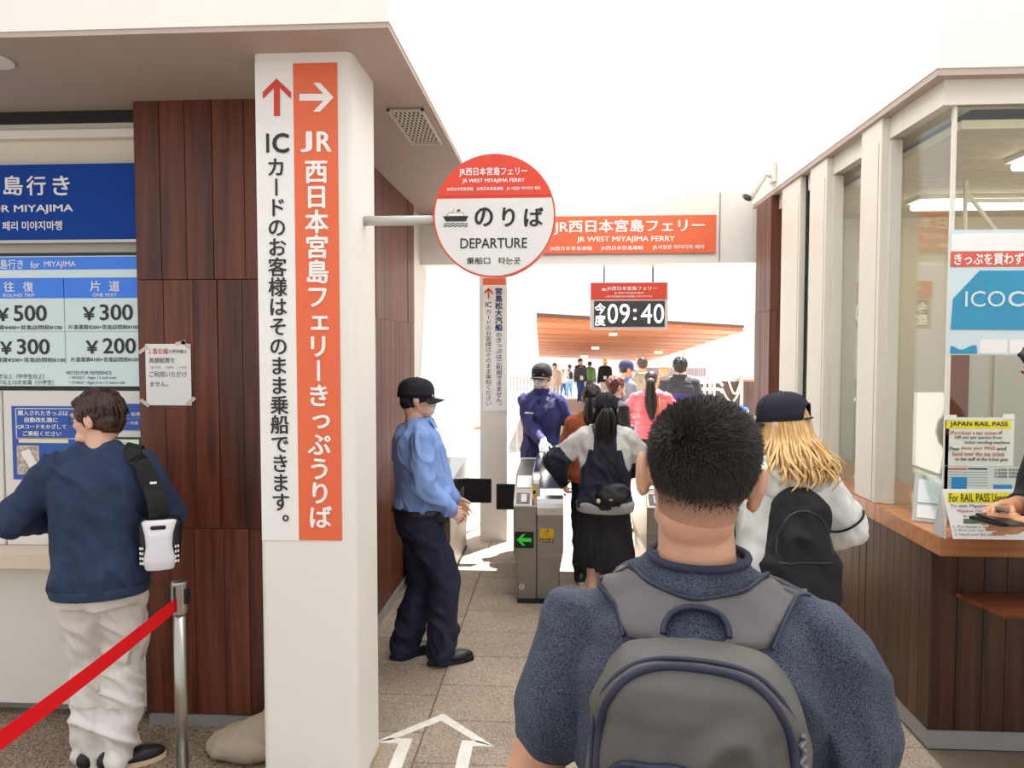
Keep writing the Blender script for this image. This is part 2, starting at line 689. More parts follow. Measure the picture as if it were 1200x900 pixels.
def plank_wall(parent, x0, x1, zs, y, n, material, thick=0.02, gap=0.0022, along='x', wob=0.3):
    """upright boards in bands; every board its own object"""
    for (z0, z1) in zs:
        cuts = [0.0]
        for i in range(n): cuts.append(cuts[-1] + 1 + wob * (random.random() - 0.5))
        cuts = [c / cuts[-1] for c in cuts]
        for i in range(n):
            a, b = x0 + (x1 - x0) * cuts[i], x0 + (x1 - x0) * cuts[i + 1]
            t = thick + random.uniform(-0.002, 0.002)
            if along == 'x': bx('plank', a + gap / 2, b - gap / 2, y - t, y, z0 + gap / 2, z1 - gap / 2, material, parent, bevel=0.0015, seg=1)
            else: bx('plank', y, y + (t if along == '+y' else -t), a + gap / 2, b - gap / 2, z0 + gap / 2, z1 - gap / 2, material, parent, bevel=0.0015, seg=1)


zb1, zb2, zb0 = atY(230, 328, WFY).z, atY(230, 618, WFY).z, 0.055
wl = struct(bx('wall_front_timber', xw0 + 0.004, WX - 0.005, WFY, MWY + 0.06, 0.0, SOF, black_m))
plank_wall(wl, xw0, WX, [(zb0, zb2), (zb2, zb1), (zb1, SOF)], WFY, 6, woodred)
struct(bx('baseboard_front', xw0 + 0.02, WX, WFY - 0.03, WFY, 0.0, zb0 - 0.004, grey_m))
wc = struct(bx('wall_left', WX - 0.03, WX - 0.0, WFY + 0.005, WYE, 0.0, SOF, black_m))
plank_wall(wc, WFY - 0.018, WYE, [(0.07, 1.02), (1.02, 2.06), (2.06, SOF)], WX, 18, woodred, along='+y')
struct(bx('baseboard_left', WX, WX + 0.03, WFY, WYE, 0.0, 0.065, grey_m))
# tall white wall beyond the timber one
struct(bx('wall_left_far', -7, WX - 0.02, WYE, 8.3, 0, 4.13, white))
struct(bx('baseboard_ticket', -7, xw0, MWY - 0.03, MWY, 0, 0.07, grey_m))

# pillar with rounded corners
PX0, PX1, PY0, PY1 = -1.235, -0.83, 3.07, 3.45


def rrect(x0, x1, y0, y1, r, n=6):
    pts = []
    for (cx, cy, a0) in ((x1 - r, y1 - r, 0), (x0 + r, y1 - r, 90), (x0 + r, y0 + r, 180), (x1 - r, y0 + r, 270)):
        for i in range(n + 1):
            a = R(a0 + 90 * i / n)
            pts.append((cx + r * math.cos(a), cy + r * math.sin(a)))
    return pts


pillar = struct(G().prism(rrect(PX0, PX1, PY0, PY1, 0.03), 'z', 0, SOF).build('wall_pillar', white, None, fix=True))
tan_m = mat('tan sealant', rgb(176, 160, 130), 0.7, noise=0.1, nscale=20)
G().prism(rrect(PX0 - .004, PX1 + .004, PY0 - .004, PY1 + .004, 0.032), 'z', 0.0, 0.025).build('plinth', tan_m, pillar, fix=True)

# square white column beyond the gates (carries the vertical notice) and the cross beam over the passage
COLY = 7.3
cx0, cx1 = atY(562, 300, COLY).x, atY(594, 300, COLY).x
struct(bx('wall_far_column', cx0, cx1, COLY, COLY + 0.28, 0, 5.9, mat('column paint', rgb(226, 220, 214), .6, noise=.02)))
BMY = 6.85
beam = struct(bx('trim_3', cx0 - 0.6, RX + 0.4, BMY, BMY + 0.35, atY(700, 309, BMY).z, atY(700, 226, BMY).z, white))
seam = bx('joint', atY(843, 300, BMY).x - 0.006, atY(843, 300, BMY).x + 0.006, BMY - 0.004, BMY + .01, atY(700, 308, BMY).z, atY(700, 228, BMY).z, grey_m, beam)

# translucent roof light over the passage, carried on white beams
roof_m = bpy.data.materials.new('translucent roof sheet')
roof_m.use_nodes = True
nt = roof_m.node_tree
nt.nodes.clear()
oo = nt.nodes.new('ShaderNodeOutputMaterial')
tr = nt.nodes.new('ShaderNodeBsdfTranslucent')
tr.inputs[0].default_value = (0.93, 0.93, 0.93, 1)
df = nt.nodes.new('ShaderNodeBsdfDiffuse')
df.inputs[0].default_value = (0.9, 0.9, 0.9, 1)
mx = nt.nodes.new('ShaderNodeMixShader')
mx.inputs[0].default_value = 0.25
nt.links.new(tr.outputs[0], mx.inputs[1])
nt.links.new(df.outputs[0], mx.inputs[2])
nt.links.new(mx.outputs[0], oo.inputs[0])
ROOFZ = 5.9
roof = struct(bx('ceiling', -2.5, 4.0, 0.5, 8.2, ROOFZ, ROOFZ + 0.02, roof_m))
for y in (3.2, 5.2, 7.2):
    bx('roof_beam', -2.5, 4.0, y, y + 0.06, ROOFZ - 0.10, ROOFZ - 0.002, white, roof)

# ---- right: the glazed ticket office
struct(bx('wall_right_bulkhead', RX, 6.5, RY, RYE, RSOF + 0.03, 4.2, white))
struct(bx('ceiling_right', RX + 0.004, 6.5, RY + 0.004, RYE - 0.004, RSOF, RSOF + 0.03, soffit_m))
frame_m = mat('cream window frame', rgb(224, 220, 208), 0.4, noise=0.02)
struct(bx('trim_4', 1.70, 6.5, 3.58, 3.66, RSOF - 0.11, RSOF, frame_m))
struct(bx('trim_5', 1.70, 1.86, 3.66, 6.15, RSOF - 0.11, RSOF, frame_m))
# counter core, boards, plinth
core = struct(bx('wall_right', CX + 0.022, 6.5, CY + 0.022, 4.6, 0.09, 0.955, black_m))
plank_wall(core, CX, 3.4, [(0.09, 0.955)], CY + 0.02, 15, woodbrn, along='x')
core2 = struct(bx('wall_right_side', CX + 0.022, 2.1, 4.6, 6.15, 0.09, 0.955, black_m))
plank_wall(core, CY, 4.75, [(0.09, 0.955)], CX + 0.02, 12, woodbrn, along='-y')
plank_wall(core2, 4.75, 6.15, [(0.09, 0.955)], CX + 0.02, 14, woodbrn, along='-y')
struct(bx('baseboard_right', CX + 0.004, 6.5, CY + 0.004, 6.15, 0.0, 0.088, grey_m))
ct = tag(bx('counter_top', 1.65, 4.0, 3.40, 4.1, 0.957, 1.04, woodtop, bevel=0.004), 'varnished light brown wooden worktop along the ticket office window', 'counter')
bx('side_top', 1.65, 2.12, 4.1, 6.15, 0.957, 1.04, woodtop, ct, bevel=0.004)
# glazing posts on the corridor side: broad white posts between the panes
for i, (ya, yb_, wide) in enumerate(((4.14, 4.41, 0.09), (4.96, 5.28, 0.095), (5.49, 5.93, 0.07))):
    p = struct(bx('window_%d' % (i + 1), 1.66, 1.66 + wide, ya, yb_, 1.041, RSOF - 0.001, frame_m, bevel=0.003, seg=1))
    bx('groove', 1.659, 1.664, ya + 0.03, ya + 0.036, 1.042, RSOF - 0.12, grey_m, p)
    bx('glazing_bead', 1.70, 1.757, ya - 0.02, ya - 0.001, 1.042, RSOF - 0.12, frame_m, p)
# panes (each a sheet of real thickness)
GX, GY = 1.757, 3.60
pane = struct(bx('window_4', GX, GX + 0.008, GY + 0.02, 4.14, 1.041, RSOF - 0.11, glass))
pane = struct(bx('window_5', GX, GX + 0.008, 4.42, 4.95, 1.041, RSOF - 0.11, glass))
pane = struct(bx('window_6', GX, GX + 0.008, 5.30, 5.48, 1.041, RSOF - 0.11, glass))
pane = struct(bx('window_7', GX + 0.012, 4.0, GY, GY + 0.008, 1.041, RSOF - 0.11, glass))
struct(bx('window_8', GX - 0.004, GX + 0.012, GY - 0.002, GY + 0.016, 1.041, RSOF - 0.11, frame_m))
struct(bx('trim_6', 1.70, 1.71, 5.45, 5.49, 1.041, RSOF - .002, black_m))
# timber end post at the far end of the office
wp = struct(bx('wall_right_end', RX + 0.02, 2.4, 6.17, 6.6, 0, RSOF, black_m))
zj = atX(890, 366, RX).z
plank_wall(wp, 6.15, 6.6, [(0.0, zj), (zj, RSOF)], RX + 0.02, 3, woodred, along='-y')
plank_wall(wp, RX, RX + 0.10, [(0.0, zj), (zj, RSOF)], 6.17, 1, woodred, along='x')
bx('plank', RX + .10, 2.4, 6.15, 6.168, 0, RSOF, frame_m, wp)
# office room: back wall, far wall, ceiling, floor
owall = mat('office wall', rgb(232, 216, 186), 0.7, noise=0.03, nscale=2)
oceil = mat('office ceiling tile', rgb(236, 222, 190), 0.8, noise=0.10, nscale=14)
struct(bx('ceiling_office', 1.83, 6.5, 3.68, 6.14, 2.86, 2.90, oceil))
struct(bx('wall_office_far', 2.4, 6.5, 6.12, 6.2, 0, RSOF, owall))
struct(bx('wall_office_back', 6.4, 6.5, 3.7, 6.12, 0, RSOF, owall))
struct(bx('floor_office', 1.9, 6.4, 4.6, 6.12, 0.0, 0.05, mat('office floor', rgb(150, 146, 138), 0.6)))
dr = struct(bx('door_1', atY(1112, 420, 6.11).x, atY(1133, 420, 6.11).x, 6.07, 6.12, 0.05, atY(1120, 300, 6.11).z, mat('brown door frame', rgb(140, 62, 26), 0.45, noise=0.08)))
bx('door_leaf', atY(1134, 420, 6.11).x, atY(1158, 420, 6.11).x, 6.09, 6.119, 0.05, atY(1120, 300, 6.11).z, cream, dr)
bx('door_leaf', atY(1164, 420, 6.11).x, atY(1300, 420, 6.11).x, 6.09, 6.119, 0.05, atY(1120, 300, 6.11).z, cream, dr)
# dark timber shelf hanging on the counter front
sx = atY(1120, 681, CY).x
sh = tag(G().prism([(atY(1121, 682, 3.58).x, 3.58), (3.4, 3.58), (3.4, 3.30), (atY(1178, 726, 3.30).x, 3.30)], 'z', atY(1178, 720, 3.3).z - 0.018, atY(1178, 720, 3.3).z).build('bag_shelf', woodshelf, None, fix=True),
         'small dark varnished wooden bag shelf on the office counter front', 'shelf')
# ground outside: bright plaza, then the ramp falling to the pier
struct(bx('floor_plaza', -30, 40, 8.6, 20, -0.3, -0.002, plaza_m))
struct(G().prism([(20, -0.002), (45, -0.65), (45, -0.9), (20, -0.3)], 'x', -30, 40).build('floor_ramp', plaza_m, None, fix=True))
# ================================================================== signs and notices
orange = mat('orange sign film', rgb(232, 108, 66), 0.45, noise=0.02)
redsign = mat('red sign film', rgb(226, 72, 48), 0.4, noise=0.02)
ink = mat('black lettering', rgb(38, 38, 44), 0.5)
navy_ink = mat('navy lettering', rgb(44, 58, 116), 0.5)
wht = mat('white lettering', rgb(246, 244, 240), 0.5)
red_ink = mat('red lettering', rgb(214, 60, 40), 0.5)
paper = mat('white paper', rgb(240, 239, 236), 0.6, noise=0.02)

# ---- pillar notice
f = frame_Y(PY0 - 0.001)
t = thing('pillar_sign', 'tall vertical white and orange ferry ticket sign on the white pillar', 'sign', (PX0 + .2, PY0, atY(350, 633, PY0).z))
panel('sheet', (303, 73, 347, 633), f, paper, t, 0.002)
panel('orange_strip', (347, 74, 398, 633), f, orange, t, 0.0025)
f2 = frame_Y(PY0 - 0.0045)
poly_panel('up_arrow', [(324, 92), (341, 108), (341, 116), (328, 103), (328, 136), (321, 136), (321, 103), (308, 116), (308, 108)], f2, red_ink, t, 0.001)
poly_panel('right_arrow', [(391, 114), (375, 97), (367, 97), (379, 110), (351, 110), (351, 118), (379, 118), (367, 131), (375, 131)], f2, wht, t, 0.001)
lettering(t, 'I', (312, 156.5, 315.5, 179), f2, ink, 0.0)
lettering(t, 'C', (319, 156, 339, 179.5), f2, ink, 0.03)
lettering(t, 'J', (352, 154, 366, 178.5), f2, wht, 0.03)
lettering(t, 'R', (371, 154, 389, 178), f2, wht, 0.03)
vlettering(t, 'カードのお客様はそのまま乗船できます。', (315.5, 184, 337.5, 622), f2, ink, 0.02, fill=1.02)
vlettering(t, '西日本宮島フェリーきっぷうりば', (359, 186, 387, 620), f2, wht, 0.03, fill=1.0)

# ---- round hanging departure sign on a bracket pole
RSY = 3.22
c = atY(579, 253, RSY)
rr = 71.5 / FPX * RSY
t = thing('departure_sign', 'round red and white departure sign with a ferry symbol on the pillar bracket', 'sign', (c.x, RSY, c.z))


def disc(r, y0, y1, n=64):
    return [(c.x + r * math.cos(2 * PI * i / n), c.z + r * math.sin(2 * PI * i / n)) for i in range(n)]


G().prism(disc(rr, 0, 0), 'y', RSY, RSY + 0.045).build('rim', redsign, t, bevel=0.0, fix=True)
wface = mat('white sign face', rgb(228, 227, 223), 0.4, noise=0.01)
zl = atY(579, 231, RSY).z
ri = rr * 0.972
low = [(x, z) for x, z in disc(ri, 0, 0, 128) if z < zl]
low.sort(key=lambda p: math.atan2(p[1] - c.z, p[0] - c.x) if p[1] < c.z or p[0] > c.x else math.atan2(p[1] - c.z, p[0] - c.x) - 2 * PI)
G().prism(low, 'y', RSY - 0.002, RSY - 0.0001).build('face', wface, t, fix=True)
up = [(x, z) for x, z in disc(ri, 0, 0, 128) if z >= zl]
up.sort(key=lambda p: math.atan2(p[1] - c.z, p[0] - c.x))
G().prism(up, 'y', RSY - 0.002, RSY - 0.0001).build('header', redsign, t, fix=True)
G().tube([(PX1 - 0.002, RSY + 0.022, c.z - 0.012), (c.x - rr + 0.01, RSY + 0.022, c.z - 0.012)], 0.021, 16).build('bracket_pole', mat('grey pole', rgb(190, 190, 186), 0.35, noise=.02), t, smooth=True)
f = frame_Y(RSY - 0.002)
lettering(t, 'JR西日本宮島フェリー', (538, 196, 618, 207), f, wht, 0.02)
lettering(t, 'JR WEST MIYAJIMA FERRY', (541.8, 209.2, 614.7, 215), f, wht, 0.02)
lettering(t, 'JR西日本宮島渡輪    JR西日本宮島渡輪    JR 서일본 미야지마 페리', (523.7, 219, 633, 223.8), f, wht, 0.015)
for i, ch in enumerate('のりば'):
    x0 = (556, 588.5, 614)[i]
    lettering(t, ch, (x0, 243, x0 + (22, 15, 23)[i], 265.7), f, ink, 0.03)
lettering(t, 'DEPARTURE', (539.5, 279, 617.7, 291), f, ink, 0.012)
lettering(t, '乗船口', (547, 301.5, 574.5, 309.6), f, ink, 0.015)
lettering(t, '타는곳', (584.5, 301.5, 609.7, 309.6), f, ink, 0.015)
# ferry symbol: hull, cabin, funnel, mast, three waves
fi = frame_Y(RSY - 0.0025)
poly_panel('ferry_symbol', [(519, 253.5), (549, 253), (547.5, 256), (546, 259.3), (522.5, 259.6), (521, 257)], fi, ink, t, 0.001)
poly_panel('ferry_symbol', [(523.5, 252.8), (526, 249.6), (531, 249.2), (531.5, 248.3), (541, 248.2), (543.5, 249.6), (543.6, 252.6)], fi, wht, t, 0.001)
poly_panel('ferry_symbol', [(535, 248), (536, 245.8), (539.5, 245), (539, 248)], fi, ink, t, 0.001)
for a, b in (((523.3, 253), (526, 249.5)), ((526, 249.5), (543, 249.2)), ((543, 249.2), (543.8, 252.6)), ((531, 249), (531.2, 245.6))):
    P, Q = fi(*a), fi(*b)
    G().tube([P + Vector((0, -.001, 0)), Q + Vector((0, -.001, 0))], 0.0011, 4).build('ferry_symbol', ink, t)
for k in range(2):
    pts = [fi(520 + i * 0.9, 262.2 + 2.6 * k + 0.7 * math.sin(i * 0.95)) + Vector((0, -.001, 0)) for i in range(32)]
    G().tube(pts, 0.0017, 4).build('ferry_symbol', ink, t)

# ---- long sign on the cross beam
f = frame_Y(BMY - 0.012)
t = thing('beam_sign', 'long orange ferry company sign on the white beam over the passage', 'sign', tuple(atY(735, 297, BMY)))
panel('board', (628, 253, 839, 297), f, orange, t, 0.01, dy=-0.0)
f = frame_Y(BMY - 0.024)
lettering(t, 'JR西日本宮島フェリー', (649, 257, 826, 274.5), f, wht, 0.025)
lettering(t, 'JR WEST MIYAJIMA FERRY', (676, 276.8, 791, 284.8), f, wht, 0.02)
lettering(t, 'JR西日本宮島渡輪', (644, 288.6, 694, 294.2), f, wht, 0.015)
lettering(t, 'JR西日本宮島運輸', (704, 288, 753.7, 293.6), f, wht, 0.015)
lettering(t, 'JR서일본 미야지마 페리', (764.6, 286.8, 825, 292.8), f, wht, 0.015)

# ---- hanging departure time display
LY = 6.95
f = frame_Y(LY)
t = thing('departure_display', 'hanging display with red header and white 09:40 departure time', 'display', tuple(atY(737, 386, LY)))
panel('case', (692, 331, 782.5, 386), f, mat('white display case', rgb(225, 215, 212), 0.4), t, 0.07, dy=0.07)
panel('header', (692.5, 331.5, 781.5, 351), f, redsign, t, 0.003)
panel('screen', (696, 352.5, 779, 383), f, mat('display screen', rgb(62, 62, 64), 0.4, noise=0.1, nscale=300), t, 0.003)
f = frame_Y(LY - 0.004)
lettering(t, 'JR西日本宮島フェリー', (711, 335.4, 770, 341), f, wht, 0.02)
lettering(t, 'JR WEST MIYAJIMA FERRY', (720, 342.3, 755, 345), f, wht, 0.02)
lettering(t, 'JR西日本宮島渡輪 JR西日本宮島運輸 JR서일본 미야지마 페리', (710, 346.3, 764, 348.6), f, wht, 0.02)
poly_panel('ferry_symbol', [(705, 338), (710.5, 338), (709.5, 340.8), (706, 340.8)], f, wht, t, 0.001)
led = mat('lit display dots', (1, 0.98, 0.94, 1), 0.5, emit=1.2)
lettering(t, '今', (697, 355.5, 709.5, 368), f, led, 0.02)
lettering(t, '度', (697, 368.8, 709.5, 381.6), f, led, 0.02)
for ch, x0, x1 in (('0', 712, 724), ('9', 726, 738), (':', 742, 746), ('4', 751, 764), ('0', 766, 778)):
    lettering(t, ch, (x0, 356 if ch != ':' else 362, x1, 379 if ch != ':' else 375), f, led, 0.0)
for px in (708, 765):
    P = atY(px, 331, LY + 0.035)
    G().tube([P, (P.x, P.y, atY(px, 308.5, BMY).z)], 0.008, 8).build('hanger_rod', chrome, t)

# ---- vertical notice on the far column
f = frame_Y(COLY - 0.002)
t = thing('column_notice', 'narrow vertical white notice with navy characters on the far column', 'notice', tuple(atY(580, 482, COLY)))
panel('sheet', (566, 334, 593, 482), f, paper, t, 0.003)
panel('orange_strip', (566, 326, 592.5, 334), f, orange, t, 0.003)
f = frame_Y(COLY - 0.006)
poly_panel('up_arrow', [(572.5, 337), (577.5, 342.5), (577.5, 345), (573.4, 341), (573.4, 350), (571.6, 350), (571.6, 341), (567.5, 345), (567.5, 342.5)], f, red_ink, t, 0.001)
lettering(t, 'IC', (569, 354, 576, 360), f, ink, 0.02)
vlettering(t, 'カードのお客様はそのまま乗船ください', (568.8, 362, 576.2, 476), f, ink, 0.0)
vlettering(t, '宮島松大汽船', (580, 337, 589, 388), f, navy_ink, 0.04)
vlettering(t, 'のきっぷはご利用できません。', (581, 389, 588.5, 478), f, navy_ink, 0.01)

# ---- blue destination sign over the ticket machines
blue = mat('blue sign face', rgb(10, 66, 160), 0.6, noise=0.03, nscale=3, spec=.2)
SY = MWY - 0.05
f = frame_Y(SY)
xr_ = xw0 - 0.004
t = thing('destination_sign', 'long blue destination sign for the island over the ticket machines', 'sign', (atY(60, 283, SY).x, SY, atY(60, 283, SY).z))
zt, zb = atY(80, 192, SY).z, atY(80, 281, SY).z
bx('board', -4.6, xr_, SY, MWY - 0.001, zb, zt, blue, t, bevel=0.003, seg=1)
bx('bottom_rail', -4.6, xr_, SY - 0.004, MWY - 0.001, zb - 0.015, zb, steel, t)
for ch, x0, x1 in (('宮', -25, -2), ('島', 4, 27), ('行', 31, 54), ('き', 62, 82)):
    lettering(t, ch, (x0, 206, x1, 229), frame_Y(SY), wht, 0.02)
lettering(t, 'FOR MIYAJIMA', (-19, 240, 86, 251), frame_Y(SY), wht, 0.02)
lettering(t, '페리 미야지마행', (3, 259, 73, 270), frame_Y(SY), wht, 0.02)

# ---- fare screen
FSY = MWY - 0.09
f = frame_Y(FSY)
t = thing('fare_screen', 'wide lit fare board with yen prices above the ticket machines', 'fare board', tuple(atY(60, 455, FSY)))
zt, zb = atY(80, 296, FSY).z, atY(80, 455, FSY).z
bx('bezel', -4.6, xr_ + 0.0, FSY + 0.002, MWY - 0.001, zb, zt, mat('black bezel', rgb(22, 24, 28), 0.3), t, bevel=0.004, seg=1)
scr = mat('fare screen pale', rgb(196, 214, 214), 0.25, emit=0.18)
scb = mat('fare screen blue', rgb(50, 116, 214), 0.25, emit=0.22)
ffs = frame_Y(FSY + 0.001)
xs = xr_ - 0.012


def band(y0, y1, m, dd):
    bx('screen_band', -4.58, xs, FSY - dd, FSY + 0.001, atY(80, y1, FSY).z, atY(80, y0, FSY).z, m, t)


band(300, 452.5, scr, 0.001)
band(301, 316, scb, 0.002)
band(325.5, 349.5, scb, 0.002)
bx('divider', atY(76, 390, FSY).x, atY(76.8, 390, FSY).x, FSY - .002, FSY, atY(80, 426, FSY).z, atY(80, 326, FSY).z, mat('screen divider', rgb(150, 160, 166), .4), t)
bx('divider', -4.58, xs, FSY - .002, FSY, atY(80, 388.8, FSY).z, atY(80, 388.2, FSY).z, MATS['screen divider'], t)
fl = frame_Y(FSY - 0.002)
dim = mat('grey lettering', rgb(90, 98, 104), 0.5)
for args in ((('宮島行き'), (-9, 304, 27.5, 315.5), wht), ('for', (36, 306, 46.5, 314.5), wht), ('MIYAJIMA', (52, 306, 89, 314.5), wht),
             ('往', (4.5, 330, 17, 342), wht), ('復', (27, 330, 39.5, 342), wht), ('ROUND TRIP', (4, 344, 41, 348), wht),
             ('片', (105.5, 329, 118, 341.5), wht), ('道', (128, 329, 140.5, 341.5), wht), ('ONE WAY', (109, 343.4, 137, 347.6), wht),
             ('往復運賃¥400+宮島訪問税¥100', (-22, 381, 73, 386.5), ink), ('片道運賃¥200+宮島訪問税¥100', (80, 380.5, 162, 386), ink),
             ('往復運賃¥200+宮島訪問税¥100', (-18, 419, 76.5, 424.5), ink), ('片道運賃¥100+宮島訪問税¥100', (83, 418.5, 162.5, 424), ink),
             ('大人：12才以上（中学生以上）', (-25, 438, 52, 443.8), dim), ('小児：6才以上12才未満（小学生）', (-24, 445, 63, 450.8), dim),
             ('NOTES FOR REFERENCE', (78, 434.8, 131, 438.8), dim), ('・ADULT : Ages 12 and over', (81, 440.8, 137, 444.8), dim),
             ('・CHILD : Ages 6 to 12 years old', (81, 446.6, 146, 450.6), dim)):
    lettering(t, args[0], args[1], fl, args[2], 0.012)
for (xa, xb, ya, yb__, s_) in ((-4, 55, 357.5, 376.5, '500'), (97, 156, 356.5, 375.5, '300'), (0, 58.5, 397, 415.5, '300'), (100.5, 159.5, 396, 414.5, '200')):
    lettering(t, '￥', (xa, ya + 3, xa + 15, yb__), fl, ink, 0.035)
    lettering(t, s_, (xa + 20, ya, xb, yb__), fl, ink, 0.02)

# ---- hand-made notice taped to the timber
NY = WFY - 0.026
f = frame_Y(NY)
t = thing('taped_notice', 'white paper notice taped by its corners to the dark timber wall', 'notice', tuple(atY(198, 475, NY)))
panel('sheet', (171, 403, 224, 475), f, paper, t, 0.001)
tape = mat('translucent tape', rgb(206, 196, 188), 0.3, noise=.05)
for (a, b, an) in ((168, 410, 35), (218, 404, -40), (212, 402, 10), (170, 472, -35), (224, 470, 40)):
    P = f(a, b)
    w, h = 0.026, 0.009
    ca, sa = math.cos(R(an)), math.sin(R(an))
    pts = [(P.x + ca * i * w - sa * j * h, P.z + sa * i * w + ca * j * h) for i, j in ((-1, -1), (1, -1), (1, 1), (-1, 1))]
    G().prism(pts, 'y', NY - 0.0022, NY - 0.0012).build('tape', tape, t, fix=True)
f = frame_Y(NY - 0.001)
faint = mat('faint lettering', rgb(120, 116, 118), 0.6)
lettering(t, '１番右端', (174, 408, 197, 415), f, mat('faint red lettering', rgb(206, 110, 96), .6), 0.01)
lettering(t, 'の券売機は', (198, 409.5, 219, 414), f, faint, 0.01)
lettering(t, '高額紙幣を', (175, 419, 205, 425.5), f, faint, 0.01)
lettering(t, '（五千円、一万円、二千円）', (176, 429, 219, 432.5), f, faint, 0.0)
lettering(t, 'ご利用いただけ', (175, 435, 219, 442), f, faint, 0.01)
lettering(t, 'ません。', (176, 447, 197, 453), f, faint, 0.01)

# ---- office front window: card poster, rail pass notices, timetable, standing board
PY_ = GY - 0.001
f = frame_Y(PY_)
t = thing('card_poster', 'large blue travel card poster with red strip on the office front window', 'poster', tuple(atY(1175, 416, PY_)))
panel('sheet', (1111, 269, 1242, 416), f, mat('pale poster', rgb(206, 222, 226), 0.35), t, 0.003)
f = frame_Y(PY_ - 0.004)
panel('top_panel', (1115, 273, 1239, 294), f, paper, t, 0.001)
panel('red_strip', (1114, 294.5, 1240, 312.5), f, mat('coral strip', rgb(216, 96, 80), .4), t, 0.001)
lettering(t, 'きっぷを買わずに', (1118, 296.5, 1211, 310.5), frame_Y(PY_ - .0055), wht, 0.03)
teal = mat('teal card blue', rgb(48, 146, 186), 0.35, noise=0.04, nscale=8)
poly_panel('card', [(1117, 350), (1148, 317), (1237, 317), (1237, 387), (1114, 386)], f, teal, t, 0.0015)
lettering(t, 'ICO', (1131, 341, 1178, 359.5), frame_Y(PY_ - .0065), mat('pale lettering', rgb(206, 226, 226), .4), 0.0)
lettering(t, 'CA', (1181, 341, 1221, 359.5), frame_Y(PY_ - .0065), MATS['pale lettering'], 0.02)
poly_panel('wave', [(1113.5, 407)] + [(1113.5 + i * 1.55, 407 + 2.6 * math.sin(i * .33 - 1.2)) for i in range(1, 21)] + [(1145, 414.5), (1113.5, 414.5)], f, teal, t, 0.0012)
panel('panel_strip', (1148, 398, 1180, 414), f, paper, t, 0.001)
panel('panel_strip', (1183, 398, 1236, 414), f, paper, t, 0.001)

f = frame_Y(PY_)
yel = mat('yellow highlight', rgb(240, 226, 50), 0.5)
serif_red = mat('red notice ink', rgb(196, 70, 52), .5)
t = thing('rail_pass_notice', 'white rail pass notice with yellow heading taped on the office window', 'notice', tuple(atY(1147, 546, PY_)))
panel('sheet', (1107, 489, 1188, 546), f, mat('pale green paper', rgb(226, 232, 220), .6), t, 0.001)
panel('highlight', (1109, 492.5, 1185, 502.5), frame_Y(PY_ - .001), yel, t, 0.001)
fn_ = frame_Y(PY_ - .002)
lettering(t, 'JAPAN RAIL PASS', (1113, 494, 1181, 500.8), fn_, ink, 0.02)
for s_, b, m in (('①Purchase a tax ticket', (1109, 504.5, 1168, 509.5), serif_red), ('of', (1169.5, 504.5, 1174.5, 508.8), ink), ('100 yen per person from', (1119, 510.5, 1174, 515.5), ink),
                 ('ticket vending machine.', (1130, 516.4, 1184, 521.2), ink), ('②Please', (1109, 523, 1124, 528), ink), ('show your PASS', (1126, 523, 1166, 528), serif_red), ('and', (1168, 523.4, 1179, 527.6), ink),
                 ('hand over the tax ticket', (1116, 529.5, 1177, 534.4), serif_red), ('to the staff at the ticket gate.', (1119, 536, 1182, 541), ink)):
    lettering(t, s_, b, fn_, m, 0.008)
for (a, b) in ((1114, 488), (1182, 487)):
    panel('tape', (a - 7, b - 2, a + 7, b + 4), frame_Y(PY_ - .0025), paper, t, 0.0006)
t = thing('timetable_sheet', 'pale green timetable sheet with blue squares below the rail pass notice', 'notice', tuple(atY(1155, 575, PY_)))
panel('sheet', (1105, 546.6, 1215, 578), f, mat('pale mint paper', rgb(204, 222, 214), .5), t, 0.001)
fn_ = frame_Y(PY_ - .001)
panel('rule', (1111, 548.5, 1133, 550.5), fn_, serif_red, t, .0006)
panel('rule', (1134.5, 548.5, 1157, 550.5), fn_, navy_ink, t, .0006)
for k in range(6): panel('rule', (1111, 553 + 3.1 * k, 1157, 553.5 + 3.1 * k), fn_, faint, t, .0006)
panel('blue_square', (1115, 559, 1133, 574), frame_Y(PY_ - .0016), mat('notice blue', rgb(40, 140, 204), .5), t, .0006)
panel('blue_square', (1164, 568, 1186, 576), frame_Y(PY_ - .0016), MATS['notice blue'], t, .0006)
for k in range(3): lettering(t, '片道運賃', (1165, 549 + 4 * k, 1180, 552 + 4 * k), fn_, faint, .01)
for k in range(3): lettering(t, '宮島訪問税', (1182, 549 + 4 * k, 1199, 552 + 4 * k), fn_, faint, .01)

A_, B_ = atZ(1117, 631, 1.046), atZ(1212, 633, 1.046)
tl = atY(1104, 573, A_.y + 0.05)
fp = frame_P(A_, B_, tl)
t = thing('standing_notice', 'white rail pass board with yellow heading standing on the office worktop', 'notice', (A_.x + .1, A_.y, 1.041))
corner = [(1104, 573), (1193, 573), (1213, 633), (1117, 631.5)]
P = [fp(*p) for p in corner]
n_ = fp.n
g = G()
g.add([p + n_ * .001 for p in P] + [p - n_ * .003 for p in P], [(0, 1, 2, 3), (7, 6, 5, 4), (0, 4, 5, 1), (1, 5, 6, 2), (2, 6, 7, 3), (3, 7, 4, 0)])
g.build('board', paper, t, fix=True)
g = G()
Q0, Q1 = P[0] - n_ * .004, P[3] - n_ * .004
g.prism([(Q0.y, Q0.z), (Q1.y, 1.043), (Q0.y + 0.06, 1.043)], 'x', min(Q0.x, Q1.x) - .004, min(Q0.x, Q1.x))
g.build('stand_foot', mat('clear acrylic', rgb(200, 206, 206), .15), t, fix=True)


def skew(y, a, b):
    """pixel span on the leaning board: edges slant with the board"""
    k = (y - 573) / 59.0
    return a + 13 * k, b + 14 * k


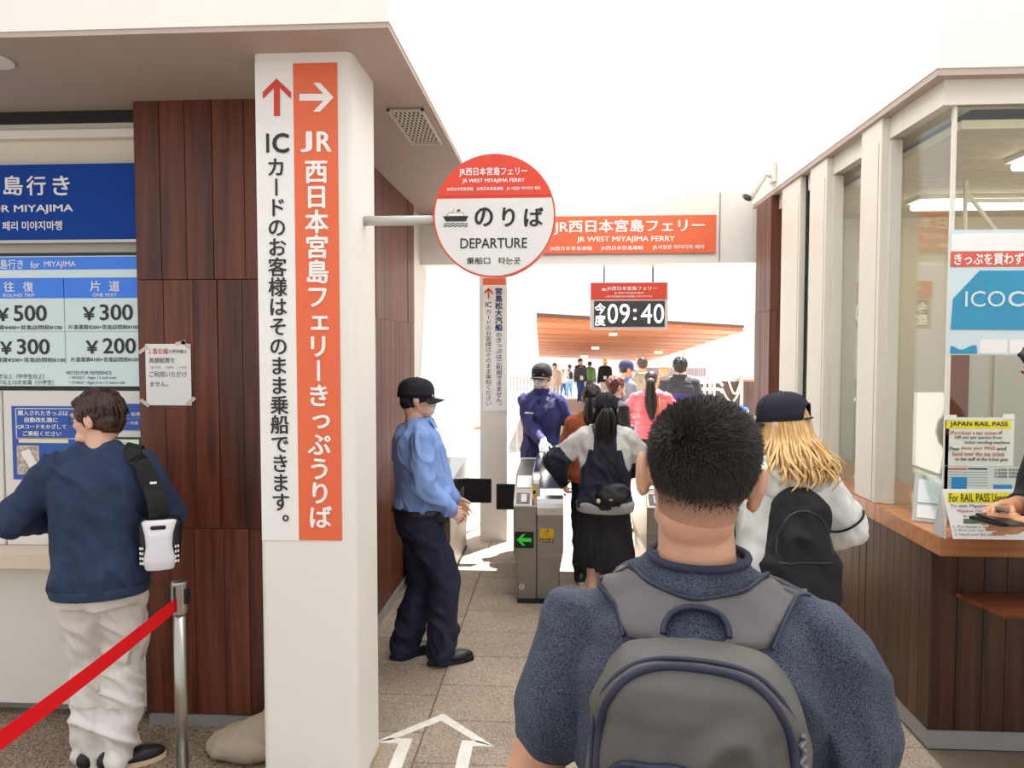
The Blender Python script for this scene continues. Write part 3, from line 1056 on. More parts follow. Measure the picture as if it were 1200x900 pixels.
def board_line(s_, a, b, y0, y1, m, bold=0.008):
    x0, x1 = skew((y0 + y1) / 2, a, b)
    lettering(t, s_, (x0, y0, x1, y1), fp, m, bold)


x0, x1 = skew(583, 1108, 1180)
panel('highlight', (x0, 577, x1, 589.5), fp, yel, t, .0016)


class _o: pass


fp2 = frame_P(A_ + n_ * .0018, B_ + n_ * .0018, tl + n_ * .0018)
fp = fp2
board_line('For RAIL PASS Users', 1110, 1178, 578.5, 588, ink, 0.01)
board_line('To visit Miyajima, you need', 1109, 1182, 591, 595.4, ink)
board_line('Miyajima Visitor Tax', 1116, 1160, 597, 601, serif_red)
board_line('in addition to the pass', 1122, 1176, 603, 607, ink)
panel('green_box', (1129, 608, 1180, 613.5), fp, mat('olive box', rgb(96, 112, 84), .5), t, .001)
for k, s_ in enumerate(('1. Purchase a tax ticket', '2. Show your pass at the gate', '3. Hand over the tax ticket')):
    board_line(s_, 1107, 1165, 615.5 + 4.6 * k, 618.5 + 4.6 * k, faint)

# paper notice on the corridor-side pane
a, b, c2, d = atX(1022, 522, GX), atX(1041, 529, GX), atX(1041, 580, GX), atX(1022, 572, GX)
t = thing('pane_notice', 'small printed notice stuck inside the corridor-side office pane', 'notice', (GX, a.y, c2.z))
y0, y1, z0, z1 = b.y, a.y, c2.z, a.z
bx('sheet', GX - 0.003, GX - 0.001, y0, y1, z0, z1, MATS['pale green paper'], t)
bx('printed_band', GX - 0.004, GX - 0.0028, y0 + .01, y1 - .01, z1 - .02, z1 - .008, serif_red, t)
bx('printed_band', GX - 0.004, GX - 0.0028, y0 + .01, y1 - .01, z0 + .01, z0 + .05, serif_red, t)
bx('printed_band', GX - 0.004, GX - 0.0028, y0 + .01, y1 - .01, z0 + .07, z0 + .14, mat('print green', rgb(130, 170, 130), .5), t)
for k in range(5): bx('printed_band', GX - 0.004, GX - 0.0028, y0 + .012, y1 - .02, z1 - .05 - .022 * k, z1 - .044 - .022 * k, faint, t)
# ================================================================== things in the passage
# ---- soffit vent with a diagonal lattice
vp = [atZ(453, 128, SOF), atZ(497, 126, SOF), atZ(518, 167, SOF), atZ(483, 168, SOF)]
vx0, vx1 = (vp[0].x + vp[3].x) / 2, (vp[1].x + vp[2].x) / 2
vy0, vy1 = (vp[0].y + vp[1].y) / 2, (vp[2].y + vp[3].y) / 2
t = thing('ceiling_vent', 'square lattice air vent set in the grey soffit', 'vent', ((vx0 + vx1) / 2, (vy0 + vy1) / 2, SOF - 0.012))
zv = SOF - 0.012
ventm = mat('vent frame', rgb(206, 196, 188), 0.5)
bx('backing', vx0, vx1, vy0, vy1, SOF - 0.003, SOF - 0.0005, black_m, t)
fw = 0.014
for (a, b, c_, d) in ((vx0, vx1, vy0, vy0 + fw), (vx0, vx1, vy1 - fw, vy1), (vx0, vx0 + fw, vy0, vy1), (vx1 - fw, vx1, vy0, vy1)):
    bx('frame', a, b, c_, d, zv, SOF - 0.0005, ventm, t)
W, D = vx1 - vx0 - 2 * fw, vy1 - vy0 - 2 * fw
N = 7
for sgn in (1, -1):
    for k in range(1, 2 * N):
        u = k / N - 1.0
        pts = []
        for v in np.linspace(0, 1, 33):
            x = u + v if sgn > 0 else 1 - (u + v)
            if 0 <= x <= 1: pts.append((vx0 + fw + x * W, vy0 + fw + v * D, SOF - 0.006))
        if len(pts) >= 2 and (Vector(pts[0]) - Vector(pts[-1])).length > 0.02:
            G().tube([pts[0], pts[-1]], 0.0042, 4, flat=0.5).build('slat', ventm, t)
# warm downlight at the left edge of the soffit
P = atZ(-13, 70, SOF)
t = thing('downlight', 'small recessed downlight in the soffit at the left edge', 'light', (P.x, P.y, SOF - 0.01))
G().lathe([(0.075, 0), (0.09, 0), (0.09, 0.009), (0.075, 0.009)], (P.x, P.y, SOF - 0.0095), 24).build('ring', white, t)
G().lathe([(0.072, 0), (0.072, 0.004)], (P.x, P.y, SOF - 0.006), 24).build('lamp', mat('lamp glow', (1, .82, .62, 1), .5, emit=6), t)

# ---- bullet security camera on the right bulkhead
P = atX(908, 203, RX)
t = thing('security_camera', 'white bullet security camera on the right bulkhead wall', 'camera', tuple(P))
cw = mat('camera white', rgb(226, 222, 214), 0.4)
bx('mount', RX - 0.03, RX - 0.001, P.y - 0.06, P.y + 0.06, P.z - 0.075, P.z + 0.075, cw, t, bevel=0.006)
k0 = Vector((RX - 0.03, P.y, P.z - 0.02))
k1 = k0 + Vector((-0.08, -0.01, 0.0))
G().tube([k0, k0 + Vector((-0.045, 0, 0.008)), k1], [0.016, 0.013, 0.016], 10).build('arm', cw, t, smooth=True)
e0, e1 = atX(890, 204, RX - 0.12), None
e0 = k1 + Vector((0.01, -0.01, 0.0))
dv = Vector((-0.115, -0.06, -0.165))
G().tube([e0, e0 + dv * .06, e0 + dv * .9, e0 + dv], [0.028, 0.038, 0.042, 0.042], 18).build('body', cw, t, smooth=True)
G().tube([e0 + dv * .9 + Vector((0, 0, .002)), e0 + dv * 1.08], [0.045, 0.0455], 18).build('hood', cw, t)
G().tube([e0 + dv * 1.06, e0 + dv * 1.10], [0.036, 0.034], 18).build('lens', mat('lens black', rgb(25, 25, 30), .1), t)

# ---- ticket gate machines
gsteel = mat('gate steel', rgb(150, 146, 138), 0.34, 0.9, noise=0.10, nscale=3, stretch=(1, 1, 8))
gdark = mat('gate dark glass', rgb(46, 40, 42), 0.15, noise=0.05)
gyel = mat('warning yellow', rgb(244, 190, 30), 0.5)
ggreen = mat('lit green arrow', rgb(40, 190, 60), 0.5, emit=0.3)
GY0, GY1 = 5.53, 6.80


def gate(name, label, flap=None, dx=0.0, dy=0.0, arrow=True):
    x0, xm, x1 = -0.335, -0.165, 0.03
    t = thing(name, label, 'ticket gate', (-0.15 + dx, GY0 + dy, 0), group='ticket gates across the passage')
    t_loc = Vector(t.location)

    def fin(o):
        return o
    sub = Vector((dx, dy, 0))

    def put(g, nm, m, par=None, **kw):
        g.v = [tuple(Vector(v) + sub) for v in g.v]
        return g.build(nm, m, par or t, **kw)
    # left cabinet, right cabinet: sheet steel with a waisted foot
    put(G().prism([(x0 + .035, .03), (x0 + .035, .22), (x0, .38), (x0, .715), (xm, .715), (xm, .03)], 'y', GY0, GY1), 'left_cabinet', gsteel, fix=True, bevel=.004, seg=1)
    put(G().prism([(xm + .003, .03), (xm + .003, .65), (x1, .65), (x1, .38), (x1 - .03, .22), (x1 - .03, .03)], 'y', GY0, GY1), 'right_cabinet', gsteel, fix=True, bevel=.004, seg=1)
    put(G().box(x0 + .03, x1 - .025, GY0 - .012, GY1, 0.0, .03), 'foot', MATS['black recess'])
    # sloping reader deck and ticket slot deck
    put(G().prism([(GY0, .715), (GY0 + .13, .80), (GY0 + .14, .80), (GY0 + .30, .89), (GY1 - .1, .90), (GY1, .715)], 'x', x0, xm - .03), 'reader_deck', gsteel, fix=True, bevel=.003, seg=1)
    # rounded shoulder of the right cabinet
    prof = [(GY0, .65), (GY0, .70)] + [(GY0 + .09 - .09 * math.cos(a), .70 + .13 * math.sin(a)) for a in np.linspace(0, PI / 2, 7)] + [(GY1 - .15, .87), (GY1, .66)]
    put(G().prism(prof, 'x', xm + .003, x1), 'shoulder', chrome, fix=True)
    # raised central fin with rounded nose
    prof = [(GY0 + .02, .715), (GY0 + .02, .86)] + [(GY0 + .11 - .09 * math.cos(a), .88 + .07 * math.sin(a)) for a in np.linspace(0, PI / 2, 6)] + [(GY1 - .25, .965), (GY1 - .05, .93), (GY1, .72)]
    fn2 = put(G().prism(prof, 'x', xm - .03, xm + .025), 'fin', chrome, fix=True, bevel=.006, seg=2)
    put(G().box(xm - .0285, xm - .004, GY0 + .0165, GY0 + .0195, .76, .86), 'warning_strip', gyel, fn2)
    put(G().box(xm - .026, xm - .007, GY0 + .0155, GY0 + .0165, .80, .825), 'strip_mark', black_m, fn2)
    # card reader pad, small screen
    d1 = Vector((0, .13, .085)).normalized()
    n1 = Vector((0, -.085, .13)).normalized()
    for (nm, s0, s1, xa, xb, m, off, rise) in (('reader_pad', .02, .135, x0 + .02, xm - .05, gdark, Vector((0, GY0, .715)), .002), ('reader_lamp', .04, .12, x0 + .055, xm - .075, paper, Vector((0, GY0, .715)), .004)):
        g = G()
        P = [off + d1 * s0 + n1 * rise, off + d1 * s1 + n1 * rise]
        g.add([(xa, P[0].y, P[0].z), (xb, P[0].y, P[0].z), (xb, P[1].y, P[1].z), (xa, P[1].y, P[1].z)] +
              [(xa, P[0].y + .004, P[0].z - .006), (xb, P[0].y + .004, P[0].z - .006), (xb, P[1].y + .004, P[1].z - .006), (xa, P[1].y + .004, P[1].z - .006)],
              [(0, 1, 2, 3), (0, 4, 5, 1), (1, 5, 6, 2), (2, 6, 7, 3), (3, 7, 4, 0)])
        put(g, nm, m)
    d2 = Vector((0, .16, .105)).normalized()
    n2 = Vector((0, -.105, .16)).normalized()
    off = Vector((0, GY0 + .14, .80))
    P = [off + d2 * .03 + n2 * .003, off + d2 * .16 + n2 * .003]
    g = G()
    g.add([(x0 + .02, P[0].y, P[0].z), (xm - .045, P[0].y, P[0].z), (xm - .045, P[1].y, P[1].z), (x0 + .02, P[1].y, P[1].z)], [(0, 1, 2, 3)])
    put(g, 'screen', mat('gate screen', rgb(226, 230, 234), .08, emit=.15))
    # front plates
    if arrow:
        ya = GY0 - .0015
        put(G().box(x0 + .012, xm - .02, ya, GY0 - .0002, .405, .525), 'sign_plate', black_m)
        cx_, cz_ = (x0 + xm) / 2 - .004, .465
        pts = [(-.055, 0), (-.012, .042), (.008, .042), (-.018, .014), (.052, .014), (.052, -.014), (-.018, -.014), (.008, -.042), (-.012, -.042)]
        put(G().prism([(cx_ + a, cz_ + b) for a, b in pts], 'y', ya - .001, ya), 'arrow', ggreen, fix=True)
        wx, wz = xm + .07, .50
        ws = put(G().box(xm + .025, xm + .125, ya, GY0 - .0002, .45, .55), 'warning_sticker', gyel)
        put(G().box(xm + .025, xm + .125, ya - .0005, ya, .45, .477), 'sticker_band', black_m, ws)
        put(G().prism([(wx - .043, .4535), (wx - .022, .4535), (wx - .0325, .473)], 'y', ya - .001, ya - .0005), 'sticker_triangle', gyel, ws)
        lt = lettering(ws, '飛び出し注意', (0, 0, 1, 1), lambda px, py: Vector((xm + .05 + .068 * px + dx, ya - .0008 + dy, .472 - .016 * py)), wht, .01, off=(0, -.0004, 0))
        # running figure
        for seg, r_ in (([(wx + .012, .536)], .007), ([(wx - .002, .527), (wx - .008, .506)], .006), ([(wx - .008, .506), (wx + .012, .500), (wx + .016, .486)], .004), ([(wx - .008, .506), (wx - .026, .500), (wx - .034, .487)], .004),
                        ([(wx - .002, .527), (wx + .014, .518), (wx + .026, .522)], .003), ([(wx - .002, .527), (wx - .018, .526), (wx - .026, .514)], .003)):
            if len(seg) == 1:
                put(G().prism([(seg[0][0] + r_ * math.cos(a), seg[0][1] + r_ * math.sin(a)) for a in np.linspace(0, 2 * PI, 12, endpoint=False)], 'y', ya - .001, ya - .0004), 'runner_symbol', black_m, ws, fix=True)
            else:
                put(G().tube([(p[0], ya - .0006, p[1]) for p in seg], r_, 6, flat=.15), 'runner_symbol', black_m, ws)
        bd = put(G().prism([(x0 + .062 + .02 * math.cos(a), .12 + .022 * math.sin(a)) for a in np.linspace(0, 2 * PI, 16, endpoint=False)], 'y', ya, GY0 - .0002), 'number_badge', mat('pale badge', rgb(200, 210, 220), .4), fix=True)
        lettering(bd, '2', (0, 0, 1, 1), lambda px, py: Vector((x0 + .055 + .014 * px + dx, ya + dy, .132 - .024 * py)), ink, .02, off=(0, -.0006, 0))
    if flap:
        for (fa, fb) in flap:
            g = G().box(fa, fb, GY0 + .86, GY0 + .89, .50, .72)
            put(g, 'flap', mat('black flap', rgb(22, 21, 24), .35), bevel=.01, seg=2)
    return t


gate('ticket_gate', 'steel ticket gate with a lit green arrow, beside the guard', flap=[(-.53, -.335)])
gate('ticket_gate', 'steel ticket gate nearest the left timber wall, behind the officer', flap=[(.03, .27)], dx=-0.865, dy=0.27, arrow=False)
gate('ticket_gate', 'steel ticket gate mostly hidden behind the short-haired man', dx=0.965, dy=0.0, arrow=False)

# ---- retractable belt post and its red belt
sx_, sy_ = atY(210, 700, 3.03).x, 3.03
t = thing('belt_post', 'brushed steel queue post carrying the red belt beside the pillar', 'queue post', (sx_, sy_, 0))
G().lathe([(0.17, 0), (0.17, 0.012), (0.06, 0.03), (0.03, 0.032)], (sx_, sy_, 0), 32).build('base', steel, t, smooth=True)
ztop = atY(210, 681, sy_).z
G().lathe([(0.025, 0.03), (0.025, ztop - .12)], (sx_, sy_, 0), 20).build('pole', steel, t, smooth=True)
G().lathe([(0.030, ztop - .135), (0.033, ztop - .13), (0.033, ztop - .006), (0.031, ztop - .0), (0.0, ztop)], (sx_, sy_, 0), 24).build('head', steel, t)
for (a, b) in ((0.034, 0), (-0.034, 0)):
    bx('clip', sx_ + a - .006, sx_ + a + .006, sy_ - .017, sy_ + .017, ztop - .09, ztop - .03, black_m, t)
bx('slot', sx_ - .006, sx_ + .002, sy_ - .036, sy_ - .030, ztop - .115, ztop - .015, black_m, t)
bz0 = atY(208, 706, sy_).z
E_ = atZ(0, 855, bz0)
dirv = Vector((E_.x - sx_, E_.y - (sy_ - .034), 0))
ex, ey = sx_ + dirv.x * 1.9, sy_ - .034 + dirv.y * 1.9
belt_m = mat('red webbing', rgb(222, 14, 28), 0.75, spec=.2, noise=.04, nscale=60, bump=.2, bscale=400)
g = G()
n = 24
vs_ = []
for i in range(n + 1):
    k = i / n
    x, y = sx_ + (ex - sx_) * k, sy_ - .034 + (ey - sy_ + .034) * k
    z = bz0 - 0.03 * math.sin(PI * k)
    vs_ += [(x - .001, y, z - .028), (x - .001, y, z + .028), (x + .001, y, z + .028), (x + .001, y, z - .028)]
g.add(vs_, [(i * 4 + j, i * 4 + (j + 1) % 4, i * 4 + 4 + (j + 1) % 4, i * 4 + 4 + j) for i in range(n) for j in range(4)] + [(3, 2, 1, 0), (n * 4, n * 4 + 1, n * 4 + 2, n * 4 + 3)])
g.build('belt', belt_m, t)

# ---- sandbag beside the pillar (built after the blob helper exists)
# ---- small frame inside the office pane
P = atZ(1074, 610, 1.041)
t = thing('card_reader', 'small grey tilted payment screen on the worktop behind the pane', 'payment terminal', (P.x, P.y, 1.041), rotz=R(-28))
gr = mat('grey plastic', rgb(172, 172, 166), 0.4)
G().prism([(-.02, 0.0), (.10, 0.0), (.135, .20), (.12, .205)], 'x', -.02, .13).build('stand', gr, t, local=True, fix=True, bevel=.004)
sl = Vector((0, .14, .205)).normalized()
nn = Vector((0, -.205, .14)).normalized()


def slope_panel(nm, x0, x1, s0, s1, m, rise):
    g = G()
    o_ = Vector((0, -.02, 0)) + nn * rise
    a, b = o_ + sl * s0, o_ + sl * s1
    g.add([(x0, a.y, a.z), (x1, a.y, a.z), (x1, b.y, b.z), (x0, b.y, b.z), (x0, a.y + .004, a.z - .006), (x1, a.y + .004, a.z - .006), (x1, b.y + .004, b.z - .006), (x0, b.y + .004, b.z - .006)],
          [(0, 1, 2, 3), (0, 4, 5, 1), (1, 5, 6, 2), (2, 6, 7, 3), (3, 7, 4, 0)])
    g.build(nm, m, t, local=True)


slope_panel('screen', .0, .11, .10, .22, mat('pale screen', rgb(200, 212, 210), .15, emit=.05), .004)
slope_panel('slip_window', .0, .11, .02, .085, mat('pale slip', rgb(216, 220, 216), .2), .004)

# ---- office lamps and a white pipe frame under the office ceiling
lampm = mat('fluorescent tube cover', (1, .96, .86, 1), .5, emit=5.0)
lampb = mat('lamp housing', rgb(232, 226, 210), .5)
for (xa, xb, ya, yb2, lab) in ((2.35, 3.6, 4.08, 4.26, 'nearer long fluorescent lamp on the office ceiling'), (2.35, 3.6, 5.25, 5.43, 'farther long fluorescent lamp on the office ceiling')):
    t = thing('fluorescent_lamp', lab, 'lamp', ((xa + xb) / 2, ya, 2.80), group='office ceiling lamps')
    bx('housing', xa, xb, ya - .02, yb2 + .02, 2.835, 2.859, lampb, t)
    bx('diffuser', xa + .02, xb - .02, ya, yb2, 2.79, 2.834, lampm, t, bevel=.015, seg=3)
pw = mat('white pipe', rgb(240, 232, 212), .4)
t = thing('pipe_frame', 'white pipe frame hanging from the office ceiling', 'frame', (2.7, 4.8, 2.3))
for a, b in (((2.42, 4.8, 2.86), (2.42, 4.8, 2.30)), ((3.1, 4.8, 2.86), (3.1, 4.8, 2.36)), ((2.42, 4.8, 2.32), (3.4, 4.8, 2.42)), ((2.42, 4.8, 2.80), (2.75, 4.8, 2.36)), ((2.42, 4.8, 2.74), (3.4, 4.8, 2.74))):
    G().tube([a, b], .013, 8).build('pipe', pw, t)
G().lathe([(0.0, -.02), (.06, -.012), (.07, 0), (.06, .012), (0.0, .02)], (2.42, 4.78, 2.30), 20).build('fan_hub', pw, t, smooth=True)

# ---- slim barrier post beyond the flaps
bpX = atY(576, 500, 8.0)
t = thing('barrier_post', 'slim steel barrier post with a brown head beyond the gate flaps', 'post', (bpX.x, 8.0, 0))
G().lathe([(.13, 0), (.13, .012), (.02, .03), (.016, .03)], (bpX.x, 8.0, 0), 20).build('base', steel, t)
G().lathe([(.017, .03), (.017, 1.02)], (bpX.x, 8.0, 0), 12).build('pole', mat('white pole', rgb(190, 188, 186), .4), t)
G().lathe([(.03, 1.0), (.034, 1.02), (.034, 1.08), (.02, 1.10), (0, 1.10)], (bpX.x, 8.0, 0), 14).build('head', mat('brown head', rgb(130, 96, 80), .4), t)
G().tube([(bpX.x - .03, 8.0, 1.04), (bpX.x - .18, 8.0, 1.02)], .022, 10).build('belt_end', mat('orange belt', rgb(226, 150, 96), .5), t)

# ---- ticket machines set in the wall, with the ledge below
mwhite = mat('machine white', rgb(228, 226, 220), 0.4, noise=.02)
MY = MWY - 0.10
zl_ = atY(80, 640, MY).z
led_ = tag(bx('ticket_ledge', -4.6, xw0 - .01, MY - .13, MWY + .004, zl_ - .085, zl_, mat('ledge beige', rgb(224, 204, 186), .4), bevel=.006), 'pale beige ledge under the ticket machines', 'ledge')
bx('kick_panel', -4.6, xw0 - .01, MY - .02, MWY - .001, .07, zl_ - .088, mat('kick panel', rgb(226, 222, 214), .5, noise=.02), led_)


def machine(pa, pb, label):
    xa, xb = atY(pa, 560, MY).x, atY(pb, 560, MY).x
    t = thing('ticket_machine', label, 'ticket machine', ((xa + xb) / 2, MY, zl_), group='ticket machines in the wall')
    bx('case', xa, xb, MY, MWY - .001, zl_ + .001, atY(80, 458, MY).z, mwhite, t, bevel=.004, seg=1)
    return t


f = frame_Y(MY - 0.0005)
m1 = machine(6, 106, 'white ticket machine with a blue instruction poster in front of the customer')
blue2 = mat('poster blue', rgb(32, 84, 176), .4)
panel('poster', (15, 476, 104, 562), f, blue2, m1, .003)
fm = frame_Y(MY - 0.0036)
panel('poster_border', (19, 478.5, 101, 479.3), fm, wht, m1, .0005)
panel('poster_border', (19, 513.5, 101, 514.3), fm, wht, m1, .0005)
panel('poster_border', (18.5, 478.5, 19.3, 514.3), fm, wht, m1, .0005)
for s_, b in (('購入されたきっぷは', (21, 481, 80, 487)), ('自動改札機に', (29, 489, 68, 495)), ('QRコードをかざして', (20, 497, 78, 503)), ('ご乗船ください', (27, 505, 72, 511))):
    lettering(m1, s_, b, fm, wht, .02)
panel('poster_strip', (22, 506.8 + 6.2, 80, 513 + 6), fm, mat('strip cream', rgb(236, 226, 196), .5), m1, .0005)
panel('poster_picture', (20, 522, 46, 556), fm, mat('poster picture', rgb(196, 180, 168), .5, noise=.5, nscale=60), m1, .0006)
poly_panel('poster_ticket', [(24, 530), (34, 526), (44, 545), (36, 550)], frame_Y(MY - .0045), wht, m1, .0005)
m2 = machine(108, 168, 'white ticket machine with a blue header and dark touch screen beside the timber wall')
panel('header', (112, 473, 166, 504), f, blue2, m2, .003)
lettering(m2, 'きっぷ', (114, 482, 126, 488.5), fm, wht, .02)
lettering(m2, 'Ticket / 船票', (134, 483, 165, 487.5), fm, wht, .01)
panel('header_rule', (112, 490, 166, 490.6), fm, mat('pale blue', rgb(110, 160, 220), .5), m2, .0005)
lettering(m2, 'チャージ', (114, 492, 133, 498.5), fm, wht, .02)
lettering(m2, 'Charge / 充值', (135, 493.5, 162, 498), fm, wht, .01)
panel('touch_screen', (112, 512, 166, 560), f, mat('touch screen', rgb(24, 32, 40), .15), m2, .004)
panel('screen_prompt', (114, 515, 163, 534), frame_Y(MY - .0046), mat('screen prompt', rgb(208, 222, 190), .4, emit=.2), m2, .0005)
lettering(m2, 'お金をいれてください', (116, 517, 152, 521), frame_Y(MY - .0056), ink, .0)
panel('screen_prompt', (114, 536, 163, 556), frame_Y(MY - .0046), mat('screen prompt blue', rgb(60, 130, 210), .4, emit=.2), m2, .0005)
m3 = machine(-60, 4, 'white ticket machine at the left edge of the row')
panel('touch_screen', (-55, 480, -4, 560), f, MATS['touch screen'], m3, .004)
# ================================================================== people: shared shapes
def _fr(d):
    d = Vector(d).normalized()
    a = d.cross(Vector((0, 0, 1)))
    if a.length < 1e-3: a = d.cross(Vector((0, 1, 0)))
    a.normalize()
    return a, d.cross(a).normalized(), d


def s_ell(c, r, M=None, n=18, m=12):
    v, f = [], []
    for i in range(m + 1):
        th = PI * i / m
        for j in range(n):
            ph = 2 * PI * j / n
            p = Vector((r[0] * math.sin(th) * math.cos(ph), r[1] * math.sin(th) * math.sin(ph), r[2] * math.cos(th)))
            if M is not None: p = M @ p
            v.append(p + Vector(c))
    for i in range(m):
        for j in range(n): f.append((i * n + j, (i + 1) * n + j, (i + 1) * n + (j + 1) % n, i * n + (j + 1) % n))
    return v, f


def s_cap(p0, p1, r0, r1, n=14, k=4):
    p0, p1 = Vector(p0), Vector(p1)
    a, b, d = _fr(p1 - p0)
    rings = []
    for i in range(k + 1):
        t = PI / 2 * i / k
        rings.append((p0 - d * (r0 * math.cos(t)), max(r0 * math.sin(t), 1e-4)))
    for i in range(k + 1):
        t = PI / 2 * i / k
        rings.append((p1 + d * (r1 * math.sin(t)), max(r1 * math.cos(t), 1e-4)))
    v, f = [], []
    for c, r_ in rings:
        for j in range(n):
            an = 2 * PI * j / n
            v.append(c + a * (r_ * math.cos(an)) + b * (r_ * math.sin(an)))
    for i in range(len(rings) - 1):
        for j in range(n): f.append((i * n + j, i * n + (j + 1) % n, (i + 1) * n + (j + 1) % n, (i + 1) * n + j))
    f.append(tuple(range(n))[::-1])
    f.append(tuple(range((len(rings) - 1) * n, len(rings) * n)))
    return v, f


def s_loft(secs, n=28, pw=2.25):
    """closed body from level ellipses (x, y, z, rx, ry, yaw)"""
    v, f = [], []
    for s in secs:
        x, y, z, rx, ry = s[:5]
        yw = s[5] if len(s) > 5 else 0.0
        for j in range(n):
            an = 2 * PI * j / n
            c_, s_ = math.cos(an), math.sin(an)
            px = rx * math.copysign(abs(c_) ** (2 / pw), c_)
            py = ry * math.copysign(abs(s_) ** (2 / pw), s_)
            v.append(Vector((x + px * math.cos(yw) - py * math.sin(yw), y + px * math.sin(yw) + py * math.cos(yw), z)))
    for i in range(len(secs) - 1):
        for j in range(n): f.append((i * n + j, i * n + (j + 1) % n, (i + 1) * n + (j + 1) % n, (i + 1) * n + j))
    f.append(tuple(range(n))[::-1])
    f.append(tuple(range((len(secs) - 1) * n, len(secs) * n)))
    return v, f


def blob(solids, voxel, smooth=3, factor=0.5):
    g = G()
    for v, f in solids: g.add(v, f)
    me = g.mesh('blob')
    mods = [('REMESH', dict(mode='VOXEL', voxel_size=voxel, use_smooth_shade=True))]
    if smooth: mods.append(('SMOOTH', dict(factor=factor, iterations=smooth)))
    out = eval_mesh(me, mods)
    bpy.data.meshes.remove(me)
    return out


def join_meshes(ms):
    vs_, fs_ = [], []
    off = 0
    for me in ms:
        n = len(me.vertices)
        co = np.empty(n * 3, np.float32)
        me.vertices.foreach_get('co', co)
        vs_.append(co.reshape(-1, 3))
        fs_ += [tuple(i + off for i in p.vertices) for p in me.polygons]
        off += n
    out = bpy.data.meshes.new('joined')
    out.from_pydata(np.concatenate(vs_).tolist(), [], fs_)
    out.update()
    for me in ms: bpy.data.meshes.remove(me)
    return out


_lat = rng.random((32, 32, 32))


def vnoise(P):
    P = np.asarray(P, float)
    i = np.floor(P).astype(int)
    f = P - i
    f = f * f * (3 - 2 * f)
    r = 0
    for a in (0, 1):
        for b in (0, 1):
            for c in (0, 1):
                w = (f[:, 0] if a else 1 - f[:, 0]) * (f[:, 1] if b else 1 - f[:, 1]) * (f[:, 2] if c else 1 - f[:, 2])
                r = r + w * _lat[(i[:, 0] + a) % 32, (i[:, 1] + b) % 32, (i[:, 2] + c) % 32]
    return r


def folds(me, amp=0.006, scale=(9, 9, 5), seed=0.0, ridge=True, slant=0.5, fine=0.3, lo=None):
    """push cloth in and out along its normals: slanting ridged creases plus a finer ripple"""
    n = len(me.vertices)
    co = np.empty(n * 3, np.float32)
    me.vertices.foreach_get('co', co)
    co = co.reshape(-1, 3)
    nr = np.empty(n * 3, np.float32)
    me.vertices.foreach_get('normal', nr)
    nr = nr.reshape(-1, 3)
    q = co.copy()
    q[:, 2] += slant * (q[:, 0] + 0.6 * q[:, 1])
    warp = vnoise(co * 6 + 3.1 + seed) * 0.8
    a = vnoise(q * np.array(scale) + seed + warp[:, None])
    if ridge: a = np.clip(1 - np.abs(2 * a - 1) * 3.2, -.6, 1)
    else: a = (2 * a - 1) * 2
    b = 2 * vnoise(q * np.array(scale) * 2.7 + seed + 7.7) - 1
    d = amp * (a - 0.15 + 2 * fine * b)
    if lo is not None: d = d * lo(co)
    co = co + nr * d[:, None]
    me.vertices.foreach_set('co', co.astype(np.float32).ravel())
    me.update()
    return me


def ik(a, t, l1, l2, pole):
    a, t, pole = Vector(a), Vector(t), Vector(pole)
    d = t - a
    L = min(d.length, (l1 + l2) * 0.998)
    u = d.normalized()
    t = a + u * L
    x = (l1 * l1 - l2 * l2 + L * L) / (2 * L)
    hgt = math.sqrt(max(0, l1 * l1 - x * x))
    p = pole - u * pole.dot(u)
    p = p.normalized() if p.length > 1e-5 else Vector((0, -1, 0))
    return a + u * x + p * hgt, t


